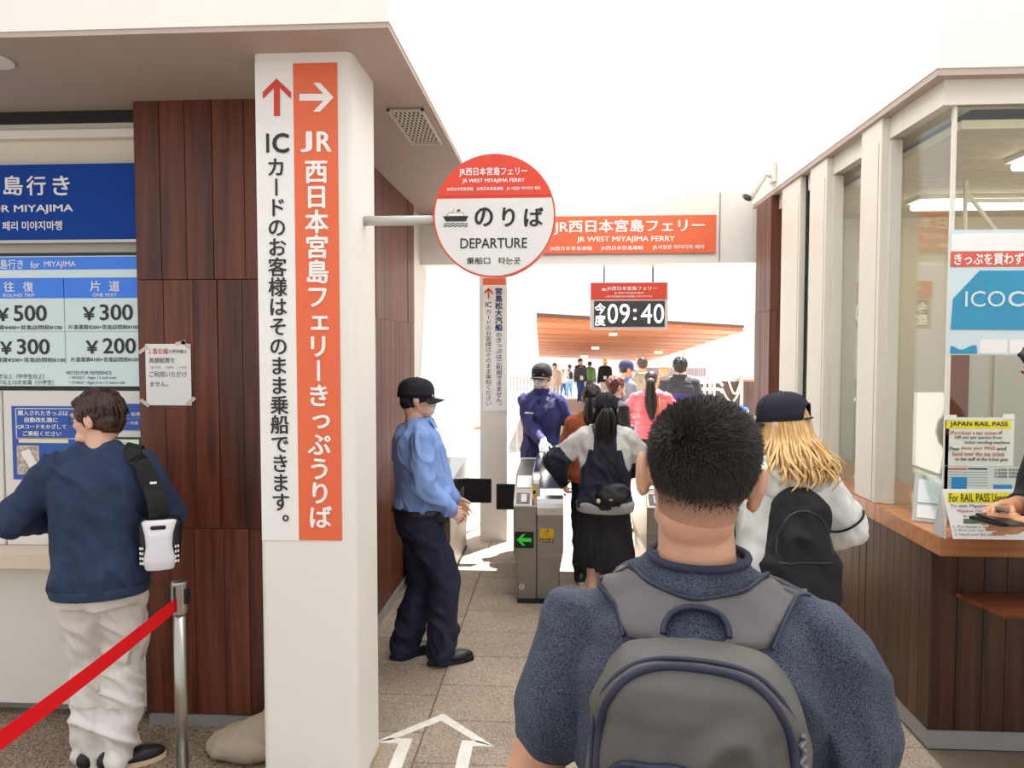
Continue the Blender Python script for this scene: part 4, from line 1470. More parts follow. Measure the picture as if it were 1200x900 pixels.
def hand_solids(w, d, nrm, side, curl=0.35, thumb=0.5, k=1.0, spread=0.06, curls=None):
    """w wrist, d pointing direction, nrm out of the back of the hand; four unequal fingers and a thumb from the palm's side"""
    d = Vector(d).normalized()
    nrm = Vector(nrm)
    nrm = (nrm - d * nrm.dot(d)).normalized()
    lat = d.cross(nrm) * side            # towards the thumb side
    S = []
    W = Vector(w)
    M = Matrix((lat, d, nrm)).transposed()
    S.append(s_ell(W + d * .045 * k, (.038 * k, .052 * k, .015 * k), M))
    S.append(s_ell(W + d * .065 * k + lat * .004 * k, (.040 * k, .030 * k, .0125 * k), M))
    S.append(s_ell(W + d * .038 * k + lat * .022 * k - nrm * .006 * k, (.018 * k, .034 * k, .014 * k), M))
    S.append(s_cap(W - d * .03 * k, W + d * .03 * k, .026 * k, .024 * k))
    Ls = (.070, .079, .073, .057)
    for i in range(4):
        o = (.029 - .0193 * i) * k
        base = W + d * (.085 - .004 * abs(i - 1.2)) * k + lat * o
        c = (curls[i] if curls else curl * (0.85 + .12 * i))
        dirn = (d + lat * (spread * (1.3 - i))).normalized()
        r = (.0088, .0090, .0086, .0075)[i] * k
        p = base - dirn * .012 * k
        ang = 0.0
        axis = lat
        L = Ls[i] * k
        q = base
        S.append(s_cap(p, q, r * 1.05, r * 1.05, 10, 3))
        for fr_, rr_, mul in ((.45, .96, 1.0), (.31, .88, 1.25), (.24, .8, .8)):
            ang += c * mul
            v_ = dirn * math.cos(ang) - nrm * math.sin(ang)
            q2 = q + v_ * (L * fr_)
            S.append(s_cap(q, q2, r * (rr_ + .06), r * rr_, 10, 3))
            q = q2
    b = W + d * .022 * k + lat * .026 * k - nrm * .004 * k
    tdir = (d * (.75 - .2 * thumb) + lat * (.75 - .35 * thumb) - nrm * (.15 + .6 * thumb)).normalized()
    q = b + tdir * .04 * k
    S.append(s_cap(b, q, .0125 * k, .0105 * k, 10, 3))
    t2 = (tdir * .8 + d * .35 - nrm * .25 * thumb).normalized()
    q2 = q + t2 * .03 * k
    S.append(s_cap(q, q2, .0105 * k, .0095 * k, 10, 3))
    S.append(s_cap(q2, q2 + (t2 + d * .2).normalized() * .018 * k, .0095 * k, .008 * k, 10, 3))
    return S


def head_solids(T, neck0, face=True, jaw=1.0, ears=1.0, wide=1.0):
    """head in its own frame (chin -0.115, crown +0.115, looking along +y), moved by T"""
    def E(c, r, rot=None):
        M = T.to_3x3()
        if rot is not None: M = M @ rot.to_matrix()
        return s_ell(T @ Vector(c), r, M, 22, 16)

    def C(a, b, r0, r1): return s_cap(T @ Vector(a), T @ Vector(b), r0, r1, 12, 4)
    S = [E((0, -.016, .028), (.077 * wide, .098, .088)), E((0, .028, -.012), (.066 * wide, .070, .092)), E((0, .010, -.050), (.058 * jaw * wide, .066, .050)),
         E((0, .052, -.083), (.034 * jaw, .034, .030)), C((-.03 * jaw, .06, -.075), (.03 * jaw, .06, -.075), .03, .03)]
    S.append(E((0, -.044, -.050), (.055 * wide, .044, .055)))
    S.append(s_cap(Vector(neck0), T @ Vector((0, -.018, -.055)), .062 * wide, .055 * wide, 18, 4))
    if face:
        S += [C((0, .090, .022), (0, .109, -.018), .0075, .0105), E((0, .104, -.024), (.0145, .012, .009)),
              C((-.042, .083, .030), (.042, .083, .030), .012, .012), E((.036, .070, -.018), (.024, .020, .020)), E((-.036, .070, -.018), (.024, .020, .020)),
              C((-.018, .089, -.052), (.018, .089, -.052), .0075, .0075), C((-.016, .086, -.064), (.016, .086, -.064), .0085, .0085)]
    for sx in (1, -1):
        rot = Euler((R(-12), 0, R(-24 * sx)))
        S.append(E((sx * .083 * wide, -.012, -.006), (.010, .019 * ears, .032 * ears), rot))
        S.append(E((sx * .087 * wide, -.020, .006), (.008, .013 * ears, .024 * ears), rot))
        S.append(E((sx * .079 * wide, -.004, -.030), (.009, .010, .010)))
    return S


SKIN = dict()


def skin_mat(name, c):
    return mat(name, c, 0.5, noise=0.10, nscale=18, bump=.08, bscale=220, sss=.12)


skin_a = skin_mat('warm light skin', rgb(226, 176, 148))
skin_b = skin_mat('tanned skin', rgb(204, 146, 110))
skin_c = skin_mat('light skin', rgb(228, 182, 156))
hair_dk = mat('black hair', rgb(24, 20, 20), 0.42, noise=.35, nscale=90, stretch=(1, 1, .15), bump=.5, bscale=160)
hair_br = mat('dark brown hair', rgb(52, 36, 28), 0.45, noise=.35, nscale=90, stretch=(1, 1, .15), bump=.5, bscale=160)
hair_red = mat('auburn hair', rgb(98, 42, 30), 0.4, noise=.3, nscale=90, stretch=(1, 1, .15), bump=.5, bscale=160)
hair_bl = mat('blonde hair', rgb(196, 150, 92), 0.42, noise=.22, nscale=60, stretch=(1, 1, .12), bump=.3, bscale=160, col2=rgb(232, 198, 142), rand=.05)


def cloth(name, c, noise=.10, ns=14, bump=.35, bs=500, rough=.85, sheen=0.0):
    return mat(name, c, rough, noise=noise, nscale=ns, bump=bump, bscale=bs, sheen=sheen)


def plane_frame(T):
    return T


class Person: pass


def human(label, loc, yaw, h=1.70, w=1.0, d=1.0, lean=0.0, twist=0.0, wr=None, wl=None, er=(.5, -.6, -.4), el=(-.5, -.6, -.4),
          fr=(.10, 0.0), fl=(-.10, 0.0), fyr=8, fyl=-8, hy=0, hp=0, hr=0, skin=None, top=None, bottom=None, shoe=None, voxel=.012, hv=.006,
          face=False, cv=.010, hand=True, hand_r=None, hand_l=None, belly=0.0, group=None, jaw=1.0, ears=1.0, hw=1.0, hs=1.0, neck_f=0.0, knee=None, slope=0.0):
    p = Person()
    k = h / 1.75
    root = thing('person', label, 'person', loc, R(yaw), group)
    p.root, p.k = root, k
    skin = skin or skin_a

    def X(z): return lean * (z - .95)
    tw = R(twist)
    J = {}
    cs, sn = math.cos(tw), math.sin(tw)
    shw = .168 * w

    def tor(x, y, z):                      # a torso point, turned and leaned with height
        a = tw * max(0, min(1, (z - .95) / .45))
        return Vector((x * math.cos(a) - y * math.sin(a), x * math.sin(a) + y * math.cos(a) + X(z), z)) * k
    J['sr'], J['sl'] = tor(shw, -.005, 1.415 - slope), tor(-shw, -.005, 1.415 - slope)
    L1, L2 = .285 * k, .255 * k
    wr = Vector(wr) if wr is not None else Vector((.25 * w, .04, .88)) * k
    wl = Vector(wl) if wl is not None else Vector((-.25 * w, .04, .88)) * k
    J['er'], J['wr'] = ik(J['sr'], wr, L1, L2, er)
    J['el'], J['wl'] = ik(J['sl'], wl, L1, L2, el)
    hip = {'r': Vector((.088 * w, 0, .91)) * k, 'l': Vector((-.088 * w, 0, .91)) * k}
    ft = {'r': Vector((fr[0], fr[1], (fr[2] if len(fr) > 2 else 0) + .085 * k)), 'l': Vector((fl[0], fl[1], (fl[2] if len(fl) > 2 else 0) + .085 * k))}
    fy = {'r': fyr, 'l': fyl}
    J['hip'], J['ankle'] = hip, ft
    J['knee'] = {}
    for s in 'rl':
        kn, an = ik(hip[s], ft[s], .425 * k, .425 * k, (knee or Vector((0.0, 1, 0))))
        J['knee'][s] = kn
        ft[s] = an
    p.J = J
    # ---- torso sections
    base = [(.80, .125, .095, 0), (.86, .163, .112, -.006), (.95, .170, .118, -.008), (1.04, .146, .106, 0), (1.15, .148, .106, .004), (1.27, .166, .116, .004), (1.36, .166, .112, 0), (1.425, .136, .092, -.006), (1.475, .078, .066, -.008), (1.51, .056, .056, -.004)]

    def sections(lo, hi, inf, blz=0.0, flare=0.0):
        out = []
        zs = [b[0] for b in base if lo < b[0] < hi]
        zs = [lo] + zs + [hi]
        for z in zs:
            i = 0
            while i < len(base) - 2 and z > base[i + 1][0]: i += 1
            a, b = base[i], base[i + 1]
            t_ = max(0, min(1, (z - a[0]) / (b[0] - a[0])))
            rx, ry, yo = [a[q] + (b[q] - a[q]) * t_ for q in (1, 2, 3)]
            if z < .86: rx, ry = max(rx, .155), max(ry, .108)
            bz = belly * math.exp(-((z - 1.06) / .12) ** 2) + blz * math.exp(-((z - 1.06) / .13) ** 2)
            fl_ = flare * max(0, (1.05 - z) / .25)
            c = tor(0, yo + bz * .6, z)
            a_ = tw * max(0, min(1, (z - .95) / .45))
            out.append((c.x, c.y, c.z, (rx * w + inf + bz * .3 + fl_) * k, (ry * d + inf + bz * .5 + fl_) * k, a_))
        return out
    p.sections = sections
    # ---- head frame
    nb = tor(0, -.008, 1.455)
    hc = tor(0, .012 + neck_f, 1.636)
    T = Matrix.Translation(hc) @ Matrix.Rotation(R(hy), 4, 'Z') @ Matrix.Rotation(R(hp), 4, 'X') @ Matrix.Rotation(R(hr), 4, 'Y') @ Matrix.Scale(k * hs, 4)
    p.T = T
    # ---- body: torso, limbs, feet grown as one skin; head and hands at a finer grain
    S = [s_loft(sections(.85, 1.51, 0))]
    for s, sg in (('r', 1), ('l', -1)):
        S.append(s_cap(tor(sg * .03, -.010, 1.478 - slope * .4), J['s' + s] + Vector((-.035 * sg, 0, .004)) * k, .040 * k, .042 * k))
        sh, eb, wt = J['s' + s], J['e' + s], J['w' + s]
        S += [s_cap(sh, eb, .056 * k * (w * .5 + .5), .042 * k), s_cap(eb, wt, .041 * k, .028 * k), s_ell(sh - Vector((.02 * sg, 0, .03)) * k, (.052 * k, .055 * k, .062 * k))]
        hp_, kn, an = hip[s], J['knee'][s], ft[s]
        S += [s_cap(hp_, kn, .083 * k * w, .056 * k), s_cap(kn, an, .054 * k, .038 * k), s_cap(kn + (an - kn) * .15 + Vector((0, -.012, 0)), kn + (an - kn) * .5, .05 * k, .042 * k)]
        a = R(fy[s])
        fd = Vector((-math.sin(a), math.cos(a), 0))
        S += [s_cap(an + Vector((0, 0, -.035 * k)) - fd * .03 * k, an + fd * .13 * k + Vector((0, 0, -.05 * k)), .036 * k, .03 * k)]
    parts = [blob(S, voxel, 3)]
    parts.append(blob(head_solids(T, nb, face, jaw, ears, hw), hv, 8 if hv < .004 else 2))
    if hand:
        for s, sg in (('r', 1), ('l', -1)):
            wt, eb = J['w' + s], J['e' + s]
            dflt = ((wt - eb).normalized(), Vector((sg, 0, .1)), .35, .5)
            q = (hand_r if s == 'r' else hand_l) or dflt
            hd, hn, cu, th = q[:4]
            parts.append(blob(hand_solids(wt, hd, hn, -sg, cu if not isinstance(cu, (list, tuple)) else .3, th, k * .96, curls=cu if isinstance(cu, (list, tuple)) else None), max(.0028, hv * .6), 1))
    p.body = link_mesh('body', join_meshes(parts), skin, root, local=True, smooth=True)
    # ---- trousers / skirt
    if bottom:
        m = bottom['mat']
        inf = bottom.get('infl', .014)
        am = bottom.get('amp', .007)
        if bottom.get('kind', 'trousers') == 'trousers':
            S = [s_loft(sections(.80, bottom.get('waist', 1.05), inf))]
            rt, rk, ra = bottom.get('r', (.098, .078, .074))
            for s, sg in (('r', 1), ('l', -1)):
                hp_, kn, an = hip[s], J['knee'][s], ft[s]
                end = an + Vector((0, -.005, -.03 * k + bottom.get('rise', 0)))
                S += [s_cap(hp_ + Vector((0, 0, -.02)), kn, rt * k * (w * .6 + .4), rk * k, 18), s_cap(kn, kn + (end - kn) * .85, rk * k, ra * k, 18), s_cap(kn + (end - kn) * .7, end, ra * k, ra * k * .93, 18, 2)]
            me = blob(S, bottom.get('cv', cv * 1.3), 3)
            zc = .86 * k
            lo = lambda co: np.clip((.92 * k - co[:, 2]) / .2 + .15, .15, 1.0) * np.where(co[:, 2] < .30 * k, 1.5, 1.0)
            folds(me, am, bottom.get('fs', (7, 7, 9)), seed=abs(loc[0] * 3.3 + loc[1]), slant=bottom.get('slant', .6), lo=lo)
            p.bottom = link_mesh('trousers', me, m, root, local=True, smooth=True)
        else:
            z0 = bottom.get('hem', .42)
            secs = [(0, X(z) * k if z > .8 else 0, z * k, (rx * w + 0) * k, ry * k) for z, rx, ry in bottom['secs']]
            me = blob([s_loft(secs, 36, 2.0)], cv, 2)
            folds(me, am, (16, 16, 1.2), seed=loc[0] * 2.1, slant=0, lo=lambda co: np.clip((bottom['secs'][-1][0] * k - co[:, 2]) / .3, .1, 1.3))
            p.bottom = link_mesh('skirt', me, m, root, local=True, smooth=True)
    # ---- shoes
    if shoe:
        for s in 'rl':
            an = ft[s]
            a = R(fy[s])
            fd = Vector((-math.sin(a), math.cos(a), 0))
            sd = Vector((math.cos(a), math.sin(a), 0))
            M = Matrix((sd, fd, Vector((0, 0, 1)))).transposed()
            lift = an.z - .085 * k
            gz = Vector((an.x, an.y, lift))
            S = [s_ell(gz + fd * .10 * k + Vector((0, 0, .038 * k)), (.050 * k, .105 * k, .040 * k), M), s_ell(gz - fd * .035 * k + Vector((0, 0, .045 * k)), (.042 * k, .055 * k, .05 * k), M), s_cap(gz + Vector((0, 0, .06 * k)), gz + Vector((0, 0, .10 * k)), .046 * k, .044 * k)]
            me = blob(S, .007 if cv < .012 else .012, 2)
            co = np.empty(len(me.vertices) * 3, np.float32)
            me.vertices.foreach_get('co', co)
            co = co.reshape(-1, 3)
            co[:, 2] = np.maximum(co[:, 2], lift + .012)
            me.vertices.foreach_set('co', co.ravel())
            so = link_mesh('shoe', me, shoe[0], root, local=True, smooth=True)
            sole = [(gz + fd * (.085 + .125 * math.cos(q)) * k + sd * (.048 + .006 * math.cos(q)) * math.sin(q) * k) for q in np.linspace(0, 2 * PI, 24, endpoint=False)]
            sole = [gz + fd * (.055 + .152 * math.cos(q)) * k + sd * (.047 + .007 * math.cos(q)) * math.sin(q) * k for q in np.linspace(0, 2 * PI, 24, endpoint=False)]
            G().prism([(v.x, v.y) for v in sole], 'z', lift + .001, lift + .024).build('sole', shoe[1], so, local=True, fix=True)
            p.shoe = so
    # ---- upper garment
    if top:
        inf = top.get('infl', .016)
        S = [s_loft(sections(top.get('hem', .88), top.get('neck', 1.485), inf, top.get('blouse', 0), top.get('flare', 0)))]
        sl = top.get('sleeve', 1.0)
        zn = top.get('neck', 1.485)
        c0, c1, c2 = tor(0, -.006, 1.42), tor(0, -.004, zn), tor(0, .002, zn + .03)
        S.append(s_loft([(c0.x, c0.y, c0.z, .105 * k, .090 * k), (c1.x, c1.y, c1.z, .090 * k, .086 * k), (c2.x, c2.y, c2.z, .077 * k, .077 * k)], 24, 2.0))
        ra, rb, rc = top.get('r', (.068, .058, .045))
        for s, sg in (('r', 1), ('l', -1)):
            sh, eb, wt = J['s' + s], J['e' + s], J['w' + s]
            S.append(s_cap(tor(sg * .035, -.012, 1.480 - slope * .4), sh + Vector((-.03 * sg, 0, .010)) * k, (.046 + inf * .6) * k, (.047 + inf * .55) * k))
            S.append(s_ell(sh - Vector((.014 * sg, 0, .014)) * k, (.052 * k + inf * .55, .060 * k + inf * .55, .056 * k + inf * .45)))
            if sl <= .5:
                q = sl / .5
                S.append(s_cap(sh, sh + (eb - sh) * q, ra * k, (ra + (rb - ra) * q) * k, 18, 2))
            else:
                q = (sl - .5) / .5
                S += [s_cap(sh, eb, ra * k, rb * k, 18), s_cap(eb, eb + (wt - eb) * q, rb * k, (rb + (rc - rb) * q) * k, 18, 2)]
        me = blob(S, cv, top.get('smooth', 4))
        folds(me, top.get('amp', .006), top.get('fs', (8, 8, 6)), seed=abs(loc[0] * 5.1 + loc[1] * 2.7), slant=top.get('slant', .5))
        p.top = link_mesh(top.get('name', 'shirt'), me, top['mat'], root, local=True, smooth=True)
        p.top_me = me
    return p


def part(p, name, solids, m, voxel=.006, smooth=2, parent=None, fold=None):
    me = blob(solids, voxel, smooth)
    if fold: folds(me, **fold)
    return link_mesh(name, me, m, parent or p.root, local=True, smooth=True)


def HE(p, c, r, rot=None):
    M = p.T.to_3x3()
    if rot is not None: M = M @ Euler(rot).to_matrix()
    return s_ell(p.T @ Vector(c), r, M, 24, 18)


def HC(p, a, b, r0, r1):
    k = p.T.to_scale()[0]
    return s_cap(p.T @ Vector(a), p.T @ Vector(b), r0 * k, r1 * k, 12, 4)


def eyes(p, brow=None, lids=True):
    ew = mat('eye white', rgb(232, 228, 222), .2)
    ei = mat('eye iris', rgb(40, 26, 20), .15)
    for s in (1, -1):
        v, f = s_ell(p.T @ Vector((s * .033, .079, .008)), (.012, .012, .0095), p.T.to_3x3(), 14, 10)
        g = G().add(v, f)
        e = g.build('eye', ew, p.root, local=True, smooth=True)
        v, f = s_ell(p.T @ Vector((s * .033, .0875, .008)), (.0055, .0045, .0055), p.T.to_3x3(), 12, 8)
        G().add(v, f).build('iris', ei, e, local=True, smooth=True)
        if brow:
            G().tube([p.T @ Vector((s * .016, .097, .028)), p.T @ Vector((s * .034, .096, .034)), p.T @ Vector((s * .054, .083, .028))], [.003, .0042, .002], 6).build('eyebrow', brow, p.root, local=True)


def short_hair(p, m, name='hair', grow=.010, tuft=.006, voxel=.006, fringe=True, nape=-.055, side=.02, top=0.0):
    g = grow
    S = [HE(p, (0, -.020, .034 + top), (.077 + g, .096 + g, .086 + g + top)), HE(p, (0, -.052, -.008), (.066 + g, .055 + g, .062)), HE(p, (0, -.062, nape + .02), (.050 + g, .036 + g * .6, .034))]
    for s in (1, -1): S.append(HE(p, (s * .062, .006, .022), (.022 + g * .5, .052, .040)))
    if fringe: S.append(HE(p, (0, .058, .082), (.066, .036, .030)))
    me = blob(S, voxel, 2)
    folds(me, tuft, (34, 34, 22), seed=1.3, slant=.3, fine=.6)
    return link_mesh(name, me, m, p.root, local=True, smooth=True)


def face_mask(p, m):
    S = [HE(p, (0, .072, -.048), (.055, .040, .050)), HE(p, (0, .086, -.030), (.030, .032, .030)), HE(p, (0, .060, -.078), (.042, .034, .030))]
    o = part(p, 'face_mask', S, m, .004, 2, fold=dict(amp=.002, scale=(10, 10, 60), slant=0))
    for s in (1, -1):
        G().tube([p.T @ Vector((s * .052, .068, -.020)), p.T @ Vector((s * .075, .02, .0)), p.T @ Vector((s * .088, -.016, .012)), p.T @ Vector((s * .082, .0, -.032)), p.T @ Vector((s * .050, .062, -.068))], .0017, 6).build('ear_loop', m, o, local=True)
    return o


def spectacles(p, m):
    g = G()
    for s in (1, -1):
        pts = [p.T @ Vector((s * .034 + .024 * math.cos(a), .1005 - .004 * abs(math.cos(a)), .008 + .017 * math.sin(a))) for a in np.linspace(0, 2 * PI, 18, endpoint=False)]
        g.tube(pts, .0018, 6, closed=True)
        g.tube([p.T @ Vector((s * .058, .096, .012)), p.T @ Vector((s * .078, .05, .014)), p.T @ Vector((s * .090, -.01, .016))], .0016, 6)
    g.tube([p.T @ Vector((-.010, .104, .010)), p.T @ Vector((0, .106, .013)), p.T @ Vector((.010, .104, .010))], .0016, 6)
    return g.build('glasses', m, p.root, local=True)


def cap(p, m, peak_m=None, tilt=0.0, band=None, opening=False, size=1.0, brim=.075, yaw=0.0, strap=None, flat=False, name='cap', brimw=.078):
    """baseball-style cap: shell over the crown, curved peak, button"""
    B = p.T @ Matrix.Translation((0, -.012, .045)) @ Matrix.Rotation(R(yaw), 4, 'Z') @ Matrix.Rotation(R(tilt), 4, 'X')
    rx, ry, rz = .092 * size, .111 * size, .088 * size
    n, m_ = 36, 12
    vs_, fs_ = [], []
    for layer, off in ((0, 0.0), (1, -.004)):
        for i in range(m_ + 1):
            th = PI / 2 * i / m_
            for j in range(n):
                ph = 2 * PI * j / n
                st = math.sin(th) ** .82
                z = rz * math.cos(th) ** (.9 if not flat else .6)
                drop = -.030 if i == m_ else 0
                z0 = z + (-.030 * (i / m_) ** 6)
                if opening:                       # arched gap at the back
                    dphi = abs((ph - 1.5 * PI + PI) % (2 * PI) - PI)
                    if dphi < .42 and i >= m_ - 3:
                        z0 = max(z0, rz * .10 + .03 * math.cos(dphi / .42 * PI / 2))
                r_ = 1 + off / rx
                vs_.append(B @ Vector((rx * r_ * st * math.cos(ph), ry * r_ * st * math.sin(ph), z0 * (r_ if off else 1))))
    L = (m_ + 1) * n
    for layer in (0, 1):
        for i in range(m_):
            for j in range(n):
                q = (layer * L + i * n + j, layer * L + (i + 1) * n + j, layer * L + (i + 1) * n + (j + 1) % n, layer * L + i * n + (j + 1) % n)
                fs_.append(q if layer == 0 else q[::-1])
    for j in range(n):
        a, b = m_ * n + j, m_ * n + (j + 1) % n
        fs_.append((a, a + L, b + L, b))
    c_ = G().add(vs_, fs_).build(name, m, p.root, local=True, smooth=True)
    # seams
    for j in range(6):
        ph = PI / 6 + j * PI / 3
        pts = [B @ Vector((rx * 1.006 * math.sin(th) ** .82 * math.cos(ph), ry * 1.006 * math.sin(th) ** .82 * math.sin(ph), rz * 1.004 * math.cos(th) ** (.9 if not flat else .6))) for th in np.linspace(.1, 1.35, 10)]
        if not flat: G().tube(pts, .0011, 5).build('seam', m, c_, local=True)
    G().lathe([(0.0, -.002), (.008, .0), (.006, .005), (0, .006)], (0, 0, 0), 10)
    v, f = s_ell(B @ Vector((0, 0, rz + .001)), (.008, .008, .004), None, 10, 6)
    G().add(v, f).build('button', m, c_, local=True)
    # peak
    pk = G()
    nu, nv = 18, 7
    V = []
    for lay in (0, 1):
        for i in range(nu + 1):
            a = R(-66 + 132 * i / nu)
            for j in range(nv + 1):
                t_ = j / nv
                ex = brim * math.cos(a * .9) ** .7
                x = math.sin(a) * (rx * .98 + t_ * ex * .12) * (brimw / .078)
                y = math.cos(a) * ry * .96 + t_ * ex
                z = -.026 - .014 * (math.sin(a) ** 2) * (1 + t_) - .010 * t_ - .004 * lay
                V.append(B @ Vector((x, y, z)))
    F = []
    K = (nu + 1) * (nv + 1)
    for lay in (0, 1):
        for i in range(nu):
            for j in range(nv):
                q = (lay * K + i * (nv + 1) + j, lay * K + (i + 1) * (nv + 1) + j, lay * K + (i + 1) * (nv + 1) + j + 1, lay * K + i * (nv + 1) + j + 1)
                F.append(q if lay == 0 else q[::-1])
    for i in range(nu):
        a, b = i * (nv + 1) + nv, (i + 1) * (nv + 1) + nv
        F.append((a, b, b + K, a + K))
    pk.add(V, F)
    pk.build('peak', peak_m or m, c_, local=True, smooth=True)
    if band:
        pts = [B @ Vector((rx * 1.01 * math.cos(a), ry * 1.01 * math.sin(a), -.018)) for a in np.linspace(0, 2 * PI, 40, endpoint=False)]
        G().tube(pts, .007, 6, closed=True).build('band', band, c_, local=True)
    if opening:
        pts = [B @ Vector((rx * 1.0 * math.cos(a), ry * 1.0 * math.sin(a), -.026)) for a in np.linspace(1.5 * PI - .45, 1.5 * PI + .45, 10)]
        G().tube(pts, .008, 6, flat=.4).build('strap', m, c_, local=True)
    p.capM = B
    p.cap = c_
    return c_


def strand_lock(pts, r, n=5, flat=.55):
    """one lock of hair: tapering flattened tube through points"""
    k = len(pts)
    rr = [r * (math.sin(PI * (0.12 + .80 * i / (k - 1))) ** .6) for i in range(k)]
    rr[-1] = r * .15
    return G().tube(pts, rr, n, flat=flat)


def locks(p, m, starts, name='hair', parent=None):
    g = G()
    for pts, r in starts:
        q = strand_lock(pts, r)
        g.add(q.v, q.f)
    o = g.build(name, m, parent or p.root, local=True, smooth=True)
    return o


def split_off(o, pred, name, m, parent=None):
    """faces of o whose centre satisfies pred become a part of their own"""
    me = o.data
    n = len(me.vertices)
    co = np.empty(n * 3, np.float32)
    me.vertices.foreach_get('co', co)
    co = co.reshape(-1, 3)
    F = [tuple(q.vertices) for q in me.polygons]
    cen = np.array([co[list(q)].mean(0) for q in F])
    sel = pred(cen)
    out = []
    for keep in (False, True):
        fs = [F[i] for i in np.nonzero(sel == keep)[0]]
        used = sorted({i for q in fs for i in q})
        mp = {a: b for b, a in enumerate(used)}
        q = bpy.data.meshes.new(name)
        q.from_pydata(co[used].tolist(), [], [tuple(mp[i] for i in f) for f in fs])
        q.update()
        out.append(q)
    out[0].materials.append(me.materials[0])
    out[0].polygons.foreach_set('use_smooth', [True] * len(out[0].polygons))
    o.data = out[0]
    return link_mesh(name, out[1], m, o.parent, local=True, smooth=True)


def near_seg(cen, a, b, r, t0, t1):
    a, b = np.array(a), np.array(b)
    d = b - a
    t = ((cen - a) @ d) / (d @ d)
    q = a + np.clip(t, t0, t1)[:, None] * d
    return (np.linalg.norm(cen - q, axis=1) < r) & (t > t0) & (t < t1)
# ================================================================== the people and what they carry
black_shoe = (mat('black leather', rgb(24, 23, 24), .3, noise=.1), mat('black sole', rgb(20, 20, 20), .7))
white_shoe = (mat('white trainer', rgb(226, 224, 220), .6), mat('white sole', rgb(236, 234, 228), .6))
dark_shoe = (mat('dark trainer', rgb(40, 38, 42), .6), mat('cream sole', rgb(222, 206, 178), .6))


def worn_root(name, label, cat, p, z):
    """a thing carried on a person's body: its own root, in the person's turned frame, at height z"""
    l = p.root.location
    r = thing(name, label, cat, (l.x, l.y, l.z + z), p.root.rotation_euler.z)
    r['z0'] = 0
    ORIGIN[r.name] = Vector((0, 0, z))        # children are given in the person's frame
    return r


def bvh(me): return BVHTree.FromPolygons([v.co[:] for v in me.vertices], [tuple(q.vertices) for q in me.polygons])


def wrap(tree, x, z, off=.006, y0=-.6, near=None):
    h = tree.ray_cast(Vector((x, y0, z)), Vector((0, 1, 0)))
    if h[0] is not None: return h[0] + Vector((0, -off, 0))
    q = tree.find_nearest(Vector((x, -.06, z)) if near is None else near)
    return q[0] + q[1] * off


def ribbon(pts, normals, width, thick):
    """flat strap through points with given outward normals"""
    vs_, fs_ = [], []
    n = len(pts)
    for i in range(n):
        t = (pts[min(i + 1, n - 1)] - pts[max(i - 1, 0)]).normalized()
        s = t.cross(normals[i]).normalized() * (width / 2 if not isinstance(width, (list, tuple)) else width[i] / 2)
        o = normals[i].normalized() * thick
        vs_ += [pts[i] - s, pts[i] + s, pts[i] + s + o, pts[i] - s + o]
    for i in range(n - 1):
        for j in range(4): fs_.append((i * 4 + j, i * 4 + (j + 1) % 4, i * 4 + 4 + (j + 1) % 4, i * 4 + 4 + j))
    fs_ += [(3, 2, 1, 0), ((n - 1) * 4, (n - 1) * 4 + 1, (n - 1) * 4 + 2, (n - 1) * 4 + 3)]
    return vs_, fs_


def smooth_path(P, n=24):
    P = [Vector(p) for p in P]
    out = []
    for i in range(len(P) - 1):
        p0, p1, p2, p3 = P[max(i - 1, 0)], P[i], P[i + 1], P[min(i + 2, len(P) - 1)]
        m = max(2, n // (len(P) - 1))
        for j in range(m):
            t = j / m
            out.append(0.5 * ((2 * p1) + (p2 - p0) * t + (2 * p0 - 5 * p1 + 4 * p2 - p3) * t * t + (3 * p1 - p0 - 3 * p2 + p3) * t ** 3))
    out.append(P[-1])
    return out


def strap_on(tree, path, width, root, m, name='strap', off=.004, thick=.006, n=24):
    pts, nr = [], []
    for q in smooth_path(path, n):
        h = tree.find_nearest(q)
        pts.append(h[0] + h[1] * off)
        nr.append(h[1])
    for _ in range(2):
        nr = [(nr[max(i - 1, 0)] + nr[i] + nr[min(i + 1, len(nr) - 1)]).normalized() for i in range(len(nr))]
        pts = [(pts[max(i - 1, 0)] + pts[i] * 2 + pts[min(i + 1, len(pts) - 1)]) / 4 for i in range(len(pts))]
    v, f = ribbon(pts, nr, width, thick)
    return G().add(v, f).build(name, m, root, smooth=False, fix=True), pts


